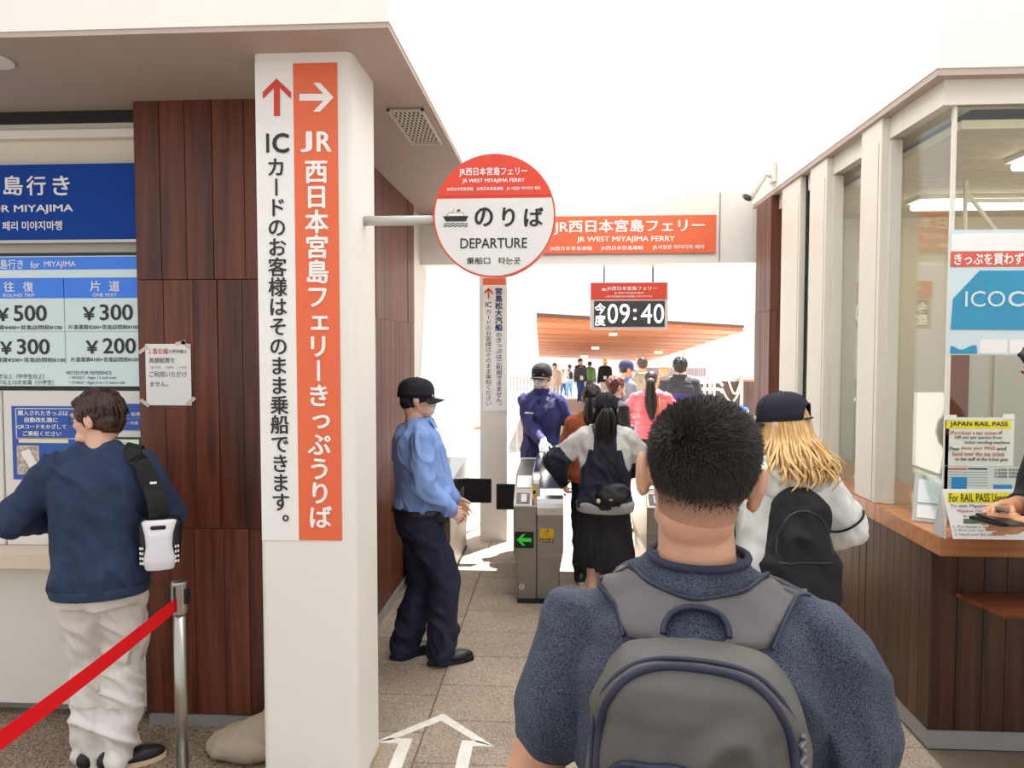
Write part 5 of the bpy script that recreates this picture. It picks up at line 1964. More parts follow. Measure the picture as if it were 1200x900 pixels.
def simple_pack(p, label, m, hw=.14, z0=1.0, z1=1.40, dep=.12, x=0.0, zipm=None, back=-.13, cv=.010, amp=.006, shape=1.0, straps=True, tilt=0):
    k = p.k
    r = worn_root('backpack', label, 'backpack', p, z0 * k)
    H = z1 - z0
    secs = []
    for t, a, b in ((0, .86, .8), (.06, .97, .95), (.35, 1, 1), (.62, .95 * shape, .92), (.84, .80 * shape, .75), (.95, .55 * shape, .5), (1.0, .30 * shape, .3)):
        secs.append((x * k, (back - dep * .5 * b) * k, (z0 + H * t) * k, hw * a * k, dep * .55 * b * k))
    me = blob([s_loft(secs, 32, 3.0)], cv, 4)
    folds(me, amp, (9, 9, 7), seed=x + z1)
    body = link_mesh('body', me, m, r, smooth=True)
    t = bvh_world(me, r)
    z = zipm or m
    pts = [wrap(t, (x + hw * .72 * math.cos(a)) * k, (z0 + H * (.50 + .33 * math.sin(a))) * k, .002) for a in np.linspace(PI * 1.02, -.02 * PI, 24)]
    G().tube(pts, .004, 6, flat=.6).build('zip', z, r)
    pk = [wrap(t, (x + hw * u) * k, (z0 + H * .42) * k, .002) for u in np.linspace(-.7, .7, 12)]
    G().tube(pk, .0035, 6, flat=.6).build('pocket_zip', z, r)
    G().tube([(x * k + .03 * k * math.cos(a), (back - .02) * k, (z1 - .01) * k + .04 * k * math.sin(a)) for a in np.linspace(0, PI, 9)], .006, 6).build('haul_loop', m, r)
    if straps:
        tt = bvh(p.top_me)
        for s in (1, -1):
            strap_on(tt, [(s * .07 * k + x * k, -.12 * k, (z1 - .03) * k), (s * .10 * k, -.06 * k, 1.49 * k), (s * .115 * k, .02 * k, 1.50 * k), (s * .12 * k, .13 * k, 1.38 * k), (s * .14 * k, .12 * k, 1.2 * k), (s * .17 * k, .0, (z0 + .12) * k), (s * .12 * k, -.14 * k, (z0 + .06) * k)], .05 * k, r, m)
    return r


def bvh_world(me, r):
    """tree in the person's frame for a mesh already shifted to root r"""
    o = ORIGIN[r.name]
    return BVHTree.FromPolygons([tuple(v.co + o) for v in me.vertices], [tuple(q.vertices) for q in me.polygons])


def quilt(me, pitch=.07, amp=.010, z0=0):
    n = len(me.vertices)
    co = np.empty(n * 3, np.float32)
    me.vertices.foreach_get('co', co)
    co = co.reshape(-1, 3)
    nr = np.empty(n * 3, np.float32)
    me.vertices.foreach_get('normal', nr)
    nr = nr.reshape(-1, 3)
    d = amp * (np.sqrt(np.abs(np.sin(PI * co[:, 2] / pitch))) - .7)
    co = co + nr * d[:, None]
    me.vertices.foreach_set('co', co.astype(np.float32).ravel())
    me.update()


def collar(p, m, r=.066, z=1.495, tube=.012, lean=0.0, name='collar', flat=1.0, n=28, ry=None, drop=.012):
    k = p.k
    c = Vector((p.T.translation.x * .3, p.T.translation.y * .45, 0))
    pts = [Vector((c.x + r * k * math.cos(a), c.y - .006 + (ry or r) * k * math.sin(a), z * k - drop * math.sin(a))) for a in np.linspace(0, 2 * PI, n, endpoint=False)]
    return G().tube(pts, tube, 8, closed=True, flat=flat).build(name, m, p.root, local=True, smooth=True)


# ------------------------------------------------------------------ 1. short-haired man close to the camera
heather = bpy.data.materials.new('heather navy jersey')
heather.use_nodes = True
nt = heather.node_tree
b_ = nt.nodes['Principled BSDF']
b_.inputs['Roughness'].default_value = .9
tc = nt.nodes.new('ShaderNodeTexCoord')
n1_ = nt.nodes.new('ShaderNodeTexNoise')
n1_.inputs['Scale'].default_value = 520
n1_.inputs['Detail'].default_value = 4
nt.links.new(tc.outputs['Object'], n1_.inputs['Vector'])
rp = nt.nodes.new('ShaderNodeValToRGB')
rp.color_ramp.elements[0].position, rp.color_ramp.elements[1].position = .36, .66
rp.color_ramp.elements[0].color, rp.color_ramp.elements[1].color = rgb(26, 32, 48), rgb(90, 98, 116)
nt.links.new(n1_.outputs['Fac'], rp.inputs[0])
nt.links.new(rp.outputs[0], b_.inputs['Base Color'])
bp_ = nt.nodes.new('ShaderNodeBump')
bp_.inputs['Strength'].default_value = .3
bp_.inputs['Distance'].default_value = .003
nt.links.new(n1_.outputs['Fac'], bp_.inputs['Height'])
nt.links.new(bp_.outputs[0], b_.inputs['Normal'])
MATS['heather'] = heather
navy_rib = cloth('navy rib', rgb(44, 48, 72), .1)

skin_m = skin_mat('sun-tanned skin', rgb(204, 154, 126))
man = human('man with short dark hair, heather navy T-shirt and grey backpack, nearest the camera', (.215, 1.19, 0), -11, h=1.775, w=1.07, d=1.12,
            wr=(.235, .22, 1.0), wl=(-.245, .14, .95), er=(.30, -.7, -.3), el=(-.35, -.7, -.3), hy=4, hr=7, skin=skin_m, slope=.022, voxel=.012, hv=.0036, cv=.007, hw=1.02, ears=1.08, face=True,
            top=dict(mat=heather, sleeve=.26, hem=.84, infl=.016, r=(.070, .072, .05), amp=.009, fs=(9, 9, 6), slant=.9, neck=1.490, name='t_shirt'),
            bottom=dict(mat=cloth('dark shorts', rgb(46, 48, 54))), shoe=dark_shoe)
collar(man, navy_rib, r=.073, z=1.519, tube=.0065, ry=.074, drop=-.002)
eyes(man, hair_dk)
# hair: dense short blades, long on the crown, cropped towards the nape and sides
T = man.T


def buzz(p, m, N, src, name='hair'):
    """short blades rooted on the scalp shell: long and tousled on the crown, cropped and sparse towards nape and ears"""
    r_ = random.Random(3)
    Ti = p.T.inverted()
    me = src.data
    F = [(q.center.copy(), q.normal.copy()) for q in me.polygons]
    V, Fs = [], []
    cnt = tries = 0
    while cnt < N and tries < N * 8:
        tries += 1
        c, nrm = F[r_.randrange(len(F))]
        h = Ti @ c
        t_ = max(0, min(1, (h.z + .050) / .125))
        side_ = abs(h.x) > .06 and h.y > -.06
        if side_ and h.z < -.012: continue
        if h.y > .02 and h.z < .07: continue
        if t_ < .14 or r_.random() > 1.15 * t_ ** 1.1: continue
        L = (.0042 + .016 * t_ ** 1.6) * r_.uniform(.6, 1.25)
        w_ = max(0, min(1, (h.z - .035 + r_.gauss(0, .012)) / .07))
        tang = Vector((.25, .2, -1.0)).lerp(Vector((.55, .7, .15)), w_)
        tang = tang - nrm * tang.dot(nrm)
        tang = tang.normalized() if tang.length > 1e-4 else Vector((1, 0, 0))
        dn = (nrm * (.22 + .38 * t_ ** 2) + tang * .8 + Vector((r_.gauss(0, .24), r_.gauss(0, .24), r_.gauss(0, .24)))).normalized()
        sd = dn.cross(nrm)
        if sd.length < 1e-3: continue
        sd.normalize()
        wd = .0006 + .0006 * t_
        b0 = c + Vector((r_.uniform(-.002, .002), r_.uniform(-.002, .002), r_.uniform(-.002, .002))) - nrm * .0015
        i = len(V)
        mid = b0 + dn * L * .6
        V += [b0 - sd * wd, b0 + sd * wd, mid + sd * wd * .8, mid - sd * wd * .8, b0 + dn * L - nrm * L * .12]
        Fs += [(i, i + 1, i + 2, i + 3), (i + 3, i + 2, i + 4)]
        cnt += 1
    return G().add(V, Fs).build(name, m, p.root, local=True)


hm = mat('cropped dark hair', rgb(30, 23, 19), .6, spec=.35)
fade = bpy.data.materials.new('cropped hair fade')
fade.use_nodes = True
nt = fade.node_tree
b_ = nt.nodes['Principled BSDF']
b_.inputs['Roughness'].default_value = .75
tc = nt.nodes.new('ShaderNodeTexCoord')
sx3 = nt.nodes.new('ShaderNodeSeparateXYZ')
nt.links.new(tc.outputs['Object'], sx3.inputs[0])
nz_ = nt.nodes.new('ShaderNodeTexNoise')
nz_.inputs['Scale'].default_value = 500
nt.links.new(tc.outputs['Object'], nz_.inputs['Vector'])
mr_ = nt.nodes.new('ShaderNodeMapRange')
hz_ = man.T.translation.z
mr_.inputs['From Min'].default_value, mr_.inputs['From Max'].default_value = hz_ - .078, hz_ + .006
nt.links.new(sx3.outputs[2], mr_.inputs[0])
ad_ = nt.nodes.new('ShaderNodeMath')
ad_.operation = 'MULTIPLY_ADD'
ad_.inputs[1].default_value = .5
nt.links.new(nz_.outputs['Fac'], ad_.inputs[0])
ad2 = nt.nodes.new('ShaderNodeMath')
ad2.operation = 'ADD'
ad2.inputs[1].default_value = -.25
nt.links.new(mr_.outputs[0], ad_.inputs[2])
nt.links.new(ad_.outputs[0], ad2.inputs[0])
rp = nt.nodes.new('ShaderNodeValToRGB')
rp.color_ramp.elements[0].position, rp.color_ramp.elements[1].position = .15, .80
rp.color_ramp.elements[0].color, rp.color_ramp.elements[1].color = rgb(204, 154, 126), rgb(36, 29, 26)
nt.links.new(ad2.outputs[0], rp.inputs[0])
nt.links.new(rp.outputs[0], b_.inputs['Base Color'])
under = part(man, 'scalp_hair', [HE(man, (0, -.0165, .028), (.0778 * 1.02, .0988, .0883)), HE(man, (0, -.0445, -.034), (.0578 * 1.02, .0490, .050))], fade, .0035, 5)
ucut = split_off(under, lambda c: ((np.array([(man.T.inverted() @ Vector(q)).y for q in c]) > .035) & (np.array([(man.T.inverted() @ Vector(q)).z for q in c]) < .075)), 'tmp', hm)
bpy.data.objects.remove(ucut)
hb = buzz(man, hm, 46000, under)
hb['kind'] = 'stuff'

# his grey backpack
k = man.k
grey_pack = mat('grey ripstop', rgb(88, 86, 82), .5, noise=.12, nscale=7, bump=.25, bscale=700)
grey_yoke = mat('grey webbing', rgb(104, 100, 100), .7, noise=.06, nscale=12, bump=.3, bscale=600)
pipe_m = mat('navy piping', rgb(38, 42, 66), .6, noise=.1)
pr = worn_root('backpack', 'grey backpack with navy piping and zips on the man nearest the camera', 'backpack', man, 1.0)
secs = [(0, -.215, 1.00, .120, .050), (0, -.218, 1.03, .136, .066), (0, -.220, 1.18, .140, .074), (0, -.218, 1.32, .136, .070), (0, -.212, 1.39, .130, .068), (0, -.206, 1.425, .118, .060), (0, -.198, 1.450, .096, .046), (0, -.192, 1.462, .05, .02)]
secs = [(q[0], q[1], q[2] + .012, q[3], q[4]) for q in secs]
pme = blob([s_loft(secs, 40, 3.2)], .006, 4)
folds(pme, .010, (13, 13, 8), seed=4.2, slant=-.9, fine=.2, lo=lambda co: np.clip((1.44 - co[:, 2]) / .05, .1, 1))
link_mesh('body', pme, grey_pack, pr, smooth=True)
pt = bvh_world(pme, pr)
arc = []
for a in np.linspace(PI * 1.16, -PI * .16, 56):
    ca, sa = math.cos(a), math.sin(a)
    arc.append(wrap(pt, .120 * math.copysign(abs(ca) ** .65, ca), 1.322 + .140 * math.copysign(abs(sa) ** .72, sa), .002))
for i in range(2): arc = [(arc[max(i_ - 1, 0)] + arc[i_] * 2 + arc[min(i_ + 1, len(arc) - 1)]) / 4 for i_ in range(len(arc))]
G().tube(arc, .0062, 8, flat=.7).build('main_zip', pipe_m, pr, smooth=True)
arc2 = [p_ + Vector((p_.x * .07, .012, .006)) for p_ in arc]
G().tube(arc2, .0035, 6).build('piping', pipe_m, pr, smooth=True)
lowp = [wrap(pt, x_, 1.352 - .9 * x_ * x_ - (.0 if abs(x_) < .085 else 6 * (abs(x_) - .085) ** 1.5), .003) for x_ in np.linspace(-.105, .105, 30)]
G().tube(lowp, .0055, 8, flat=.7).build('pocket_zip', pipe_m, pr, smooth=True)
cord = [wrap(pt, .128 + .004 * math.sin(i * 2.2), 1.395 - .006 * i, .004) for i in range(10)]
G().tube(cord, .0035, 6).build('zip_cord', mat('grey cord', rgb(120, 120, 124), .6, noise=.6, nscale=300), pr)
# yoke: panel with an arched opening, laid on the shirt
tt = bvh(man.top_me)
neck = [(-.104, 1.530), (-.090, 1.520), (-.065, 1.510), (-.03, 1.505), (0, 1.503), (.03, 1.505), (.065, 1.510), (.090, 1.520), (.104, 1.530)]
outer = neck + [(.165, 1.520), (.140, 1.494), (.116, 1.470), (.100, 1.445), (-.100, 1.445), (-.116, 1.470), (-.140, 1.494), (-.165, 1.520)]
hole = [(-.044, 1.456)] + [(.044 * math.cos(a), 1.458 + .034 * math.sin(a)) for a in np.linspace(PI, 0, 14)] + [(.044, 1.456)]
V2 = [Vector(q) for q in outer] + [Vector(q) for q in hole]
n0, n1 = len(outer), len(hole)
E2 = [(i, (i + 1) % n0) for i in range(n0)] + [(n0 + i, n0 + (i + 1) % n1) for i in range(n1)]


def inside(q, poly):
    c = False
    j = len(poly) - 1
    for i in range(len(poly)):
        if (poly[i][1] > q[1]) != (poly[j][1] > q[1]) and q[0] < (poly[j][0] - poly[i][0]) * (q[1] - poly[i][1]) / (poly[j][1] - poly[i][1]) + poly[i][0]: c = not c
        j = i
    return c


for gx in np.arange(-.15, .155, .009):
    for gz in np.arange(1.447, 1.55, .009):
        if inside((gx, gz), outer) and not inside((gx, gz), hole): V2.append(Vector((gx, gz)))
cd = delaunay_2d_cdt(V2, E2, [], 0, 1e-5)
v2, f2_ = cd[0], cd[2]
P3 = []
for q in v2:
    w_ = wrap(tt, q.x, min(q.y, 1.515), .007)
    P3.append(Vector((q.x, w_.y, q.y)))
cent = lambda f: (sum(v2[i].x for i in f) / len(f), sum(v2[i].y for i in f) / len(f))
F3 = [tuple(f) for f in f2_ if inside(cent(f), outer) and not inside(cent(f), hole)]
# follow the slope of the shoulders: points above the shirt go over the crest
for i, q in enumerate(v2):
    h = tt.find_nearest(P3[i])
    P3[i] = h[0] + h[1] * .008
nv_ = len(P3)
me = bpy.data.meshes.new('yoke')
me.from_pydata([tuple(q) for q in P3], [], F3)
me.update()
me = eval_mesh(me, [('SMOOTH', dict(factor=.5, iterations=2)), ('SOLIDIFY', dict(thickness=.007, offset=0.0))])
link_mesh('yoke', me, grey_yoke, pr, smooth=True)


def edge_tube(poly, r, closed, nm):
    pts = []
    for q in poly:
        w_ = wrap(tt, q[0], min(q[1], 1.515), .007)
        h = tt.find_nearest(Vector((q[0], w_.y, q[1])))
        pts.append(h[0] + h[1] * .011)
    G().tube(smooth_path(pts, 60) if not closed else pts, r, 6, closed=closed).build(nm, pipe_m, pr, smooth=True)


edge_tube(neck, .0038, False, 'piping')
edge_tube([(.165, 1.520), (.140, 1.494), (.116, 1.470), (.100, 1.445)], .0032, False, 'piping')
edge_tube([(-.165, 1.520), (-.140, 1.494), (-.116, 1.470), (-.100, 1.445)], .0032, False, 'piping')
edge_tube(hole[1:-1], .0048, False, 'haul_loop')
for s in (1, -1):
    strap_on(tt, [(s * .132, .03, 1.48), (s * .134, .05, 1.47), (s * .136, .07, 1.45), (s * .135, .13, 1.40), (s * .15, .13, 1.25), (s * .19, .03, 1.12), (s * .13, -.15, 1.05)], .062, pr, grey_yoke, 'shoulder_strap')

# ------------------------------------------------------------------ 2. blonde woman in the white hooded jacket
wjk = cloth('white jacket shell', rgb(226, 228, 226), .03, 8, .15, 300, .7)
blk = cloth('black cloth', rgb(22, 21, 24), .15, 10, .3, 400)
bl = human('woman with long blonde hair, navy cap and white hooded jacket beside the office counter', (.885, 3.12, 0), 2, h=1.665, w=.92, d=1.0,
           wr=(.17, .22, 1.05), wl=(-.17, .22, 1.05), er=(.9, -.5, -.5), el=(-.9, -.5, -.5), hy=52, hp=-4, skin=skin_c, face=True, voxel=.012, hv=.006, cv=.008,
           fr=(.09, .12), fl=(-.09, -.10),
           top=dict(mat=wjk, hem=.90, infl=.034, r=(.080, .076, .050), amp=.010, fs=(11, 11, 9), flare=.03, name='jacket', slant=.8, sleeve=.95),
           bottom=dict(mat=blk, infl=.012, r=(.092, .070, .066)), shoe=dark_shoe)
k = bl.k
navycap = cloth('navy cap cotton', rgb(22, 25, 42), .08, 20, .3, 700)
eyes(bl, hair_bl)
cap(bl, navycap, opening=True, size=1.03, brim=.068, tilt=-2)
hl = []
rh = random.Random(5)
Ti = bl.T.inverted()
body_dir = math.radians(-40)
for i in range(520):
    a = rh.uniform(R(95), R(395))                # round the back of the head, in the head frame
    a = R(rh.uniform(150, 390)) if i % 3 else R(rh.uniform(120, 420))
    lay = rh.random()
    r1 = .070 + .022 * lay
    x0, y0 = math.cos(a) * (.072 + .016 * lay), math.sin(a) * (.086 + .018 * lay) - .014
    st = bl.T @ Vector((x0 * .8, y0 * .8, .085))
    p1 = bl.T @ Vector((x0, y0, .03))
    p2 = bl.T @ Vector((x0 * 1.10, y0 * 1.06 - .012, -.05))
    hz = bl.T.translation
    out = (p2 - hz)
    out.z = 0
    out.normalize()
    L = rh.uniform(.10, .185)
    sp = .030 + .05 * lay
    p3 = p2 + out * sp * .55 + Vector((rh.gauss(0, .012), rh.gauss(0, .012) - .01, -L * .5))
    p4 = p3 + out * sp * .35 + Vector((rh.gauss(0, .016), rh.gauss(0, .012) - .01, -L * .35))
    p5 = p4 - out * .014 + Vector((rh.gauss(0, .016), rh.gauss(0, .01), -L * .22))
    hl.append((smooth_path([st, p1, p2, p3, p4, p5], 20), rh.uniform(.0045, .0075)))
locks(bl, hair_bl, hl)['kind'] = 'stuff'
part(bl, 'hair', [HE(bl, (0, -.03, .0), (.082, .085, .085)), HE(bl, (0, -.05, -.09), (.095, .07, .07)), s_ell(bl.T.translation + Vector((0, -.06, -.15)), (.12, .06, .06))], hair_bl, .006, 3, fold=dict(amp=.006, scale=(40, 40, 4), slant=0))
# hood lying on the back, hem cord, sleeve piping
hood = [s_ell((0, -.115 * k, 1.425 * k), (.145 * k, .055 * k, .085 * k)), s_ell((.075 * k, -.05 * k, 1.47 * k), (.085 * k, .085 * k, .055 * k)), s_ell((-.075 * k, -.05 * k, 1.47 * k), (.085 * k, .085 * k, .055 * k)),
        s_ell((0, -.135 * k, 1.385 * k), (.095 * k, .04 * k, .065 * k))]
part(bl, 'hood', hood, cloth('hood lining', rgb(214, 216, 208), .03, 8, .15, 300, .8), .007, 3, fold=dict(amp=.010, scale=(9, 9, 12), slant=.3))
for s, sg in (('r', 1), ('l', -1)):
    sh, eb = bl.J['s' + s], bl.J['e' + s]
    c = sh + (eb - sh) * .80
    a_, b2_, d_ = _fr(eb - sh)
    G().tube([c + a_ * (.0815 * k * math.cos(q)) + b2_ * (.0815 * k * math.sin(q)) for q in np.linspace(0, 2 * PI, 24, endpoint=False)], .0045, 6, closed=True).build('sleeve_piping', blk, bl.root, local=True)
simple_pack(bl, 'black backpack on the blonde woman in the white jacket', blk, hw=.150, z0=.92, z1=1.40, dep=.13, back=-.135, shape=.86, x=.02, cv=.008, amp=.012, zipm=mat('dark zip', rgb(40, 40, 44), .4))

# ------------------------------------------------------------------ 3. woman in the navy and cream jacket at the gate
navy = cloth('navy jacket cloth', rgb(34, 38, 58), .08, 14)
creamj = cloth('cream jacket cloth', rgb(206, 204, 200), .05, 14)
va = human('woman in navy and cream jacket and black skirt walking through the gate', (.31, 5.2, 0), -4, h=1.545, w=1.0, d=1.05, wr=(.16, .24, .98), wl=(-.30, .16, .92), er=(.9, -.5, -.2), el=(-.9, -.4, -.1),
           skin=skin_c, face=True, hv=.007, cv=.008, fr=(.08, .14), fl=(-.08, -.12), hy=4,
           top=dict(mat=navy, hem=.90, infl=.040, r=(.090, .090, .055), amp=.010, fs=(10, 10, 8), flare=.02, name='jacket', blouse=.02),
           bottom=dict(kind='skirt', mat=blk, secs=[(.44, .235, .20), (.52, .225, .19), (.70, .205, .165), (.86, .185, .145), (.98, .16, .12), (1.04, .145, .11)], amp=.016), shoe=dark_shoe)
k = va.k
sr_, sl_ = va.J['sr'], va.J['sl']
for s, sg in (('r', 1), ('l', -1)):
    sh, eb = va.J['s' + s], va.J['e' + s]
    split_off(va.top, lambda c, sh=sh, eb=eb, sg=sg: ((near_seg(c, sh, eb, .16, -.2, .60) & (sg * c[:, 0] > .105 + .25 * (1.36 * k - c[:, 2]))) | ((c[:, 2] > 1.35 * k) & (sg * c[:, 0] > .075))), 'shoulder_panel', creamj)
part(va, 'hem_band', [s_loft([(0, 0, .86 * k, .212 * k, .172 * k), (0, 0, .875 * k, .222 * k, .182 * k), (0, 0, .925 * k, .226 * k, .186 * k), (0, 0, .945 * k, .212 * k, .172 * k)])], cloth('grey rib band', rgb(168, 168, 170), .15, 60), .008, 2)
eyes(va, hair_dk)
short_hair(va, hair_dk, grow=.007, tuft=.003, nape=-.06)
cap(va, navycap, opening=True, size=1.02, tilt=4)
pl = []
rh = random.Random(9)
for i in range(70):
    x0 = rh.gauss(0, .016)
    y0 = rh.gauss(0, .010)
    pl.append((smooth_path([va.T @ Vector((x0 * .5, -.112, .02)), va.T @ Vector((x0 * .9, -.150 + y0, .008)), va.T @ Vector((x0 * 1.7 - .008, -.165 + y0, -.06)), va.T @ Vector((x0 * 1.9 - .012, -.160 + y0, -.16 + rh.gauss(0, .01))), va.T @ Vector((x0 * 1.3 - .01, -.150 + y0, -.25 + rh.gauss(0, .025)))], 16), .008))
for i in range(60):
    s = rh.choice((1, -1))
    y0 = rh.gauss(0, .02)
    pl.append((smooth_path([va.T @ Vector((s * .07, -.03 + y0, .03)), va.T @ Vector((s * .086, -.02 + y0, -.05)), va.T @ Vector((s * (.092 + rh.gauss(0, .01)), .0 + y0, -.13)), va.T @ Vector((s * .10, .02 + y0, -.19 + rh.gauss(0, .03)))], 14), .007))
locks(va, hair_dk, pl, 'ponytail')['kind'] = 'stuff'
hc_ = mat('pale hair clip', rgb(220, 220, 210), .3)
G().prism([(-.012, 0), (0, .012), (.012, 0), (0, -.012)], 'y', -.003, .003)
v, f = s_ell(va.T @ Vector((.03, -.125, .012)), (.010, .006, .010), None, 8, 6)
G().add(v, f).build('hair_clip', hc_, va.root, local=True)
# her black sling bag
sb = worn_root('sling_bag', 'small black sling bag on the back of the woman in navy and cream', 'bag', va, .93 * k)
bm_ = blob([s_ell((.06 * k, -.235 * k, 1.03 * k), (.135 * k, .052 * k, .085 * k), Matrix.Rotation(R(-10), 3, 'Y')), s_ell((.07 * k, -.27 * k, 1.01 * k), (.095 * k, .03 * k, .05 * k))], .008, 3)
folds(bm_, .006, (10, 10, 8))
link_mesh('body', bm_, mat('black nylon', rgb(18, 18, 22), .45, noise=.15, bump=.2, bscale=300), sb, smooth=True)
tb = bvh(va.top_me)
strap_on(tb, [(.16 * k, -.12 * k, 1.10 * k), (.10 * k, -.17 * k, 1.22 * k), (-.02 * k, -.16 * k, 1.38 * k), (-.09 * k, -.04 * k, 1.50 * k), (-.08 * k, .10 * k, 1.40 * k)], .035 * k, sb, MATS['black nylon'])
v, f = s_ell((-.045 * k, -.27 * k, .985 * k), (.014, .008, .016), None, 8, 6)
G().add(v, f).build('charm', mat('cream charm', rgb(214, 204, 160), .4), sb)
v, f = s_ell((.045 * k, -.302 * k, 1.0 * k), (.012, .004, .008), None, 10, 6)
G().add(v, f).build('badge', mat('pink badge', rgb(206, 110, 130), .4), sb)

# ------------------------------------------------------------------ 4. officer in the pale blue shirt
blueshirt = cloth('pale blue shirting', rgb(132, 164, 224), .05, 10, .2, 400, .75)
navytr = cloth('navy uniform trousers', rgb(26, 32, 56), .08, 10, .2, 400, .8)
of = human('officer in light blue shirt, navy cap and face mask standing by the timber wall', (-.825, 4.47, 0), -70, h=1.665, w=1.06, d=1.18, belly=.055, lean=-.03,
           wr=(.17, .15, .925), wl=(-.14, .24, .93), er=(.55, -.8, -.1), el=(-.5, -.8, -.1), fr=(.10, .11), fl=(-.07, -.09), fyr=4, fyl=14, hy=-8, hp=-2, skin=skin_c, face=True, voxel=.012, hv=.0042, cv=.007,
           hand_r=(Vector((-.15, .75, -.55)), Vector((.9, .1, .3)), .42, .6), hand_l=(Vector((.1, .62, -.75)), Vector((-.9, .1, .2)), .35, .5), jaw=1.1,
           top=dict(mat=blueshirt, hem=.968, infl=.022, r=(.074, .066, .050), amp=.010, fs=(12, 12, 9), blouse=.022, sleeve=.97, slant=.9),
           bottom=dict(mat=navytr, infl=.018, r=(.112, .098, .094), amp=.010, waist=.985, cv=.0075), shoe=black_shoe)
k = of.k
part(of, 'belt', [s_loft(of.sections(.945, .98, .030))], black_shoe[0], .006, 1)
eyes(of, hair_dk)
short_hair(of, hair_dk, grow=.006, tuft=.003, nape=-.05, fringe=False)
mask_m = mat('white mask fabric', rgb(226, 228, 228), .8, noise=.03, bump=.1)
face_mask(of, mask_m)
spectacles(of, mat('dark frames', rgb(30, 24, 22), .3))
gold = mat('gold braid', rgb(190, 156, 80), .35, .7)
capm = cloth('black navy cap', rgb(20, 22, 32), .1, 20, .3, 600)
cap(of, capm, size=1.05, brim=.066, tilt=-1)
pts = [of.capM @ Vector((math.sin(a) * .086, math.cos(a) * .108 + .052 * math.cos(a), -.036 - .012 * math.sin(a) ** 2)) for a in np.linspace(R(-55), R(55), 20)]
G().tube(pts, .004, 6, flat=.5).build('peak_braid', gold, of.cap, local=True)
# shirt collar, placket pocket
part(of, 'collar', [s_loft([(0, .0, 1.472 * k, .084 * k, .082 * k), (0, .004, 1.50 * k, .078 * k, .078 * k), (0, .008, 1.530 * k, .070 * k, .072 * k)])], blueshirt, .005, 2)
for s in (1, -1):
    g = G()
    g.add([of.T.to_3x3() @ Vector((0, 0, 0)) + Vector((s * .01, .092 * k, 1.515 * k)), Vector((s * .072 * k, .05 * k, 1.520 * k)), Vector((s * .075 * k, .085 * k, 1.470 * k)), Vector((s * .03 * k, .115 * k, 1.455 * k))], [(0, 1, 2, 3)])
    me = eval_mesh(g.mesh(), [('SOLIDIFY', dict(thickness=.004))])
    link_mesh('collar_point', me, blueshirt, of.root, local=True)
tb = bvh(of.top_me)
for s in (1,):
    pts = []
    for (x_, z_) in ((.05, 1.33), (.13, 1.33), (.13, 1.20), (.05, 1.20)):
        h = tb.ray_cast(Vector((x_ * k, .6, z_ * k)), Vector((0, -1, 0)))
        if h[0] is not None: pts.append(h[0] + Vector((0, .003, 0)))
    if len(pts) == 4: link_mesh('pocket', eval_mesh(G().add(pts, [(0, 1, 2, 3)]).mesh(), [('SOLIDIFY', dict(thickness=.003))]), blueshirt, of.root, local=True)
for s in 'rl':
    wt, eb = of.J['w' + s], of.J['e' + s]
    G().add(*s_cap(eb + (wt - eb) * .84, eb + (wt - eb) * .98, .052 * k, .050 * k, 18, 2)).build('cuff', blueshirt, of.root, local=True, smooth=True)
ph = thing('holster_pouch', 'black belt pouch at the front of the officer in blue', 'pouch', (-.775 + .07, 4.34, 1.0 * k - .09))
bx('body', -.0, .075, -.02, .02, -.0, .06, black_shoe[0], ph, local=True, bevel=.008)

# ------------------------------------------------------------------ 5. guard in the navy work jacket behind the gate
navyw = cloth('indigo work jacket', rgb(44, 46, 104), .06, 10, .2, 300, .75)
gd = human('guard in navy work jacket, white gloves, glasses and mask behind the gate', (-.165, 7.08, 0), 168, h=1.70, w=1.02, d=1.05, wr=(-.075, .27, 1.03), wl=(-.24, .08, .90), er=(.7, -.6, -.5), el=(-.6, -.5, -.4), hy=-4, skin=skin_a, face=True, hv=.006, cv=.008,
           hand_r=(Vector((-.25, .8, -.5)), Vector((.2, .4, .9)), .35, .4),
           top=dict(mat=navyw, hem=.80, infl=.026, r=(.072, .066, .052), amp=.008, fs=(11, 11, 8), name='jacket', flare=.01, sleeve=.96), bottom=dict(mat=cloth('guard trousers', rgb(36, 40, 84))), shoe=black_shoe)
k = gd.k
eyes(gd, hair_dk)
short_hair(gd, hair_dk, grow=.005, tuft=.003, fringe=False)
face_mask(gd, mask_m)
spectacles(gd, mat('red brown frames', rgb(90, 40, 34), .3))
cap(gd, capm, size=1.05, brim=.060, tilt=-2)
for a0 in (-1, 0, 1):
    v, f = s_ell(gd.capM @ Vector((a0 * .022, .100 - abs(a0) * .004, .022 + (.006 if a0 == 0 else 0))), (.011, .006, .010), None, 8, 6)
    G().add(v, f).build('cap_emblem', gold, gd.cap, local=True)
glove = mat('white cotton glove', rgb(232, 230, 228), .85, noise=.06, nscale=40, bump=.3, bscale=200)
for s, sg in (('r', 1), ('l', -1)):
    wt, eb = gd.J['w' + s], gd.J['e' + s]
    q = (Vector((-.25, .8, -.5)), Vector((.2, .4, .9)), .35, .4) if s == 'r' else ((wt - eb).normalized(), Vector((sg, 0, .1)), .35, .5)
    hs_ = hand_solids(wt, q[0], q[1], -sg, q[2], q[3], k * 1.12)
    part(gd, 'glove', hs_ + [s_cap(wt - q[0].normalized() * .03, wt, .036, .036)], glove, .004, 2)
tb = bvh(gd.top_me)
silver = mat('reflective stripe', rgb(206, 208, 214), .3, .3)
part(gd, 'collar', [s_loft([(0, .0, 1.465 * k, .092 * k, .088 * k), (0, .006, 1.50 * k, .084 * k, .082 * k), (0, .012, 1.53 * k, .076 * k, .076 * k)])], navyw, .006, 2)


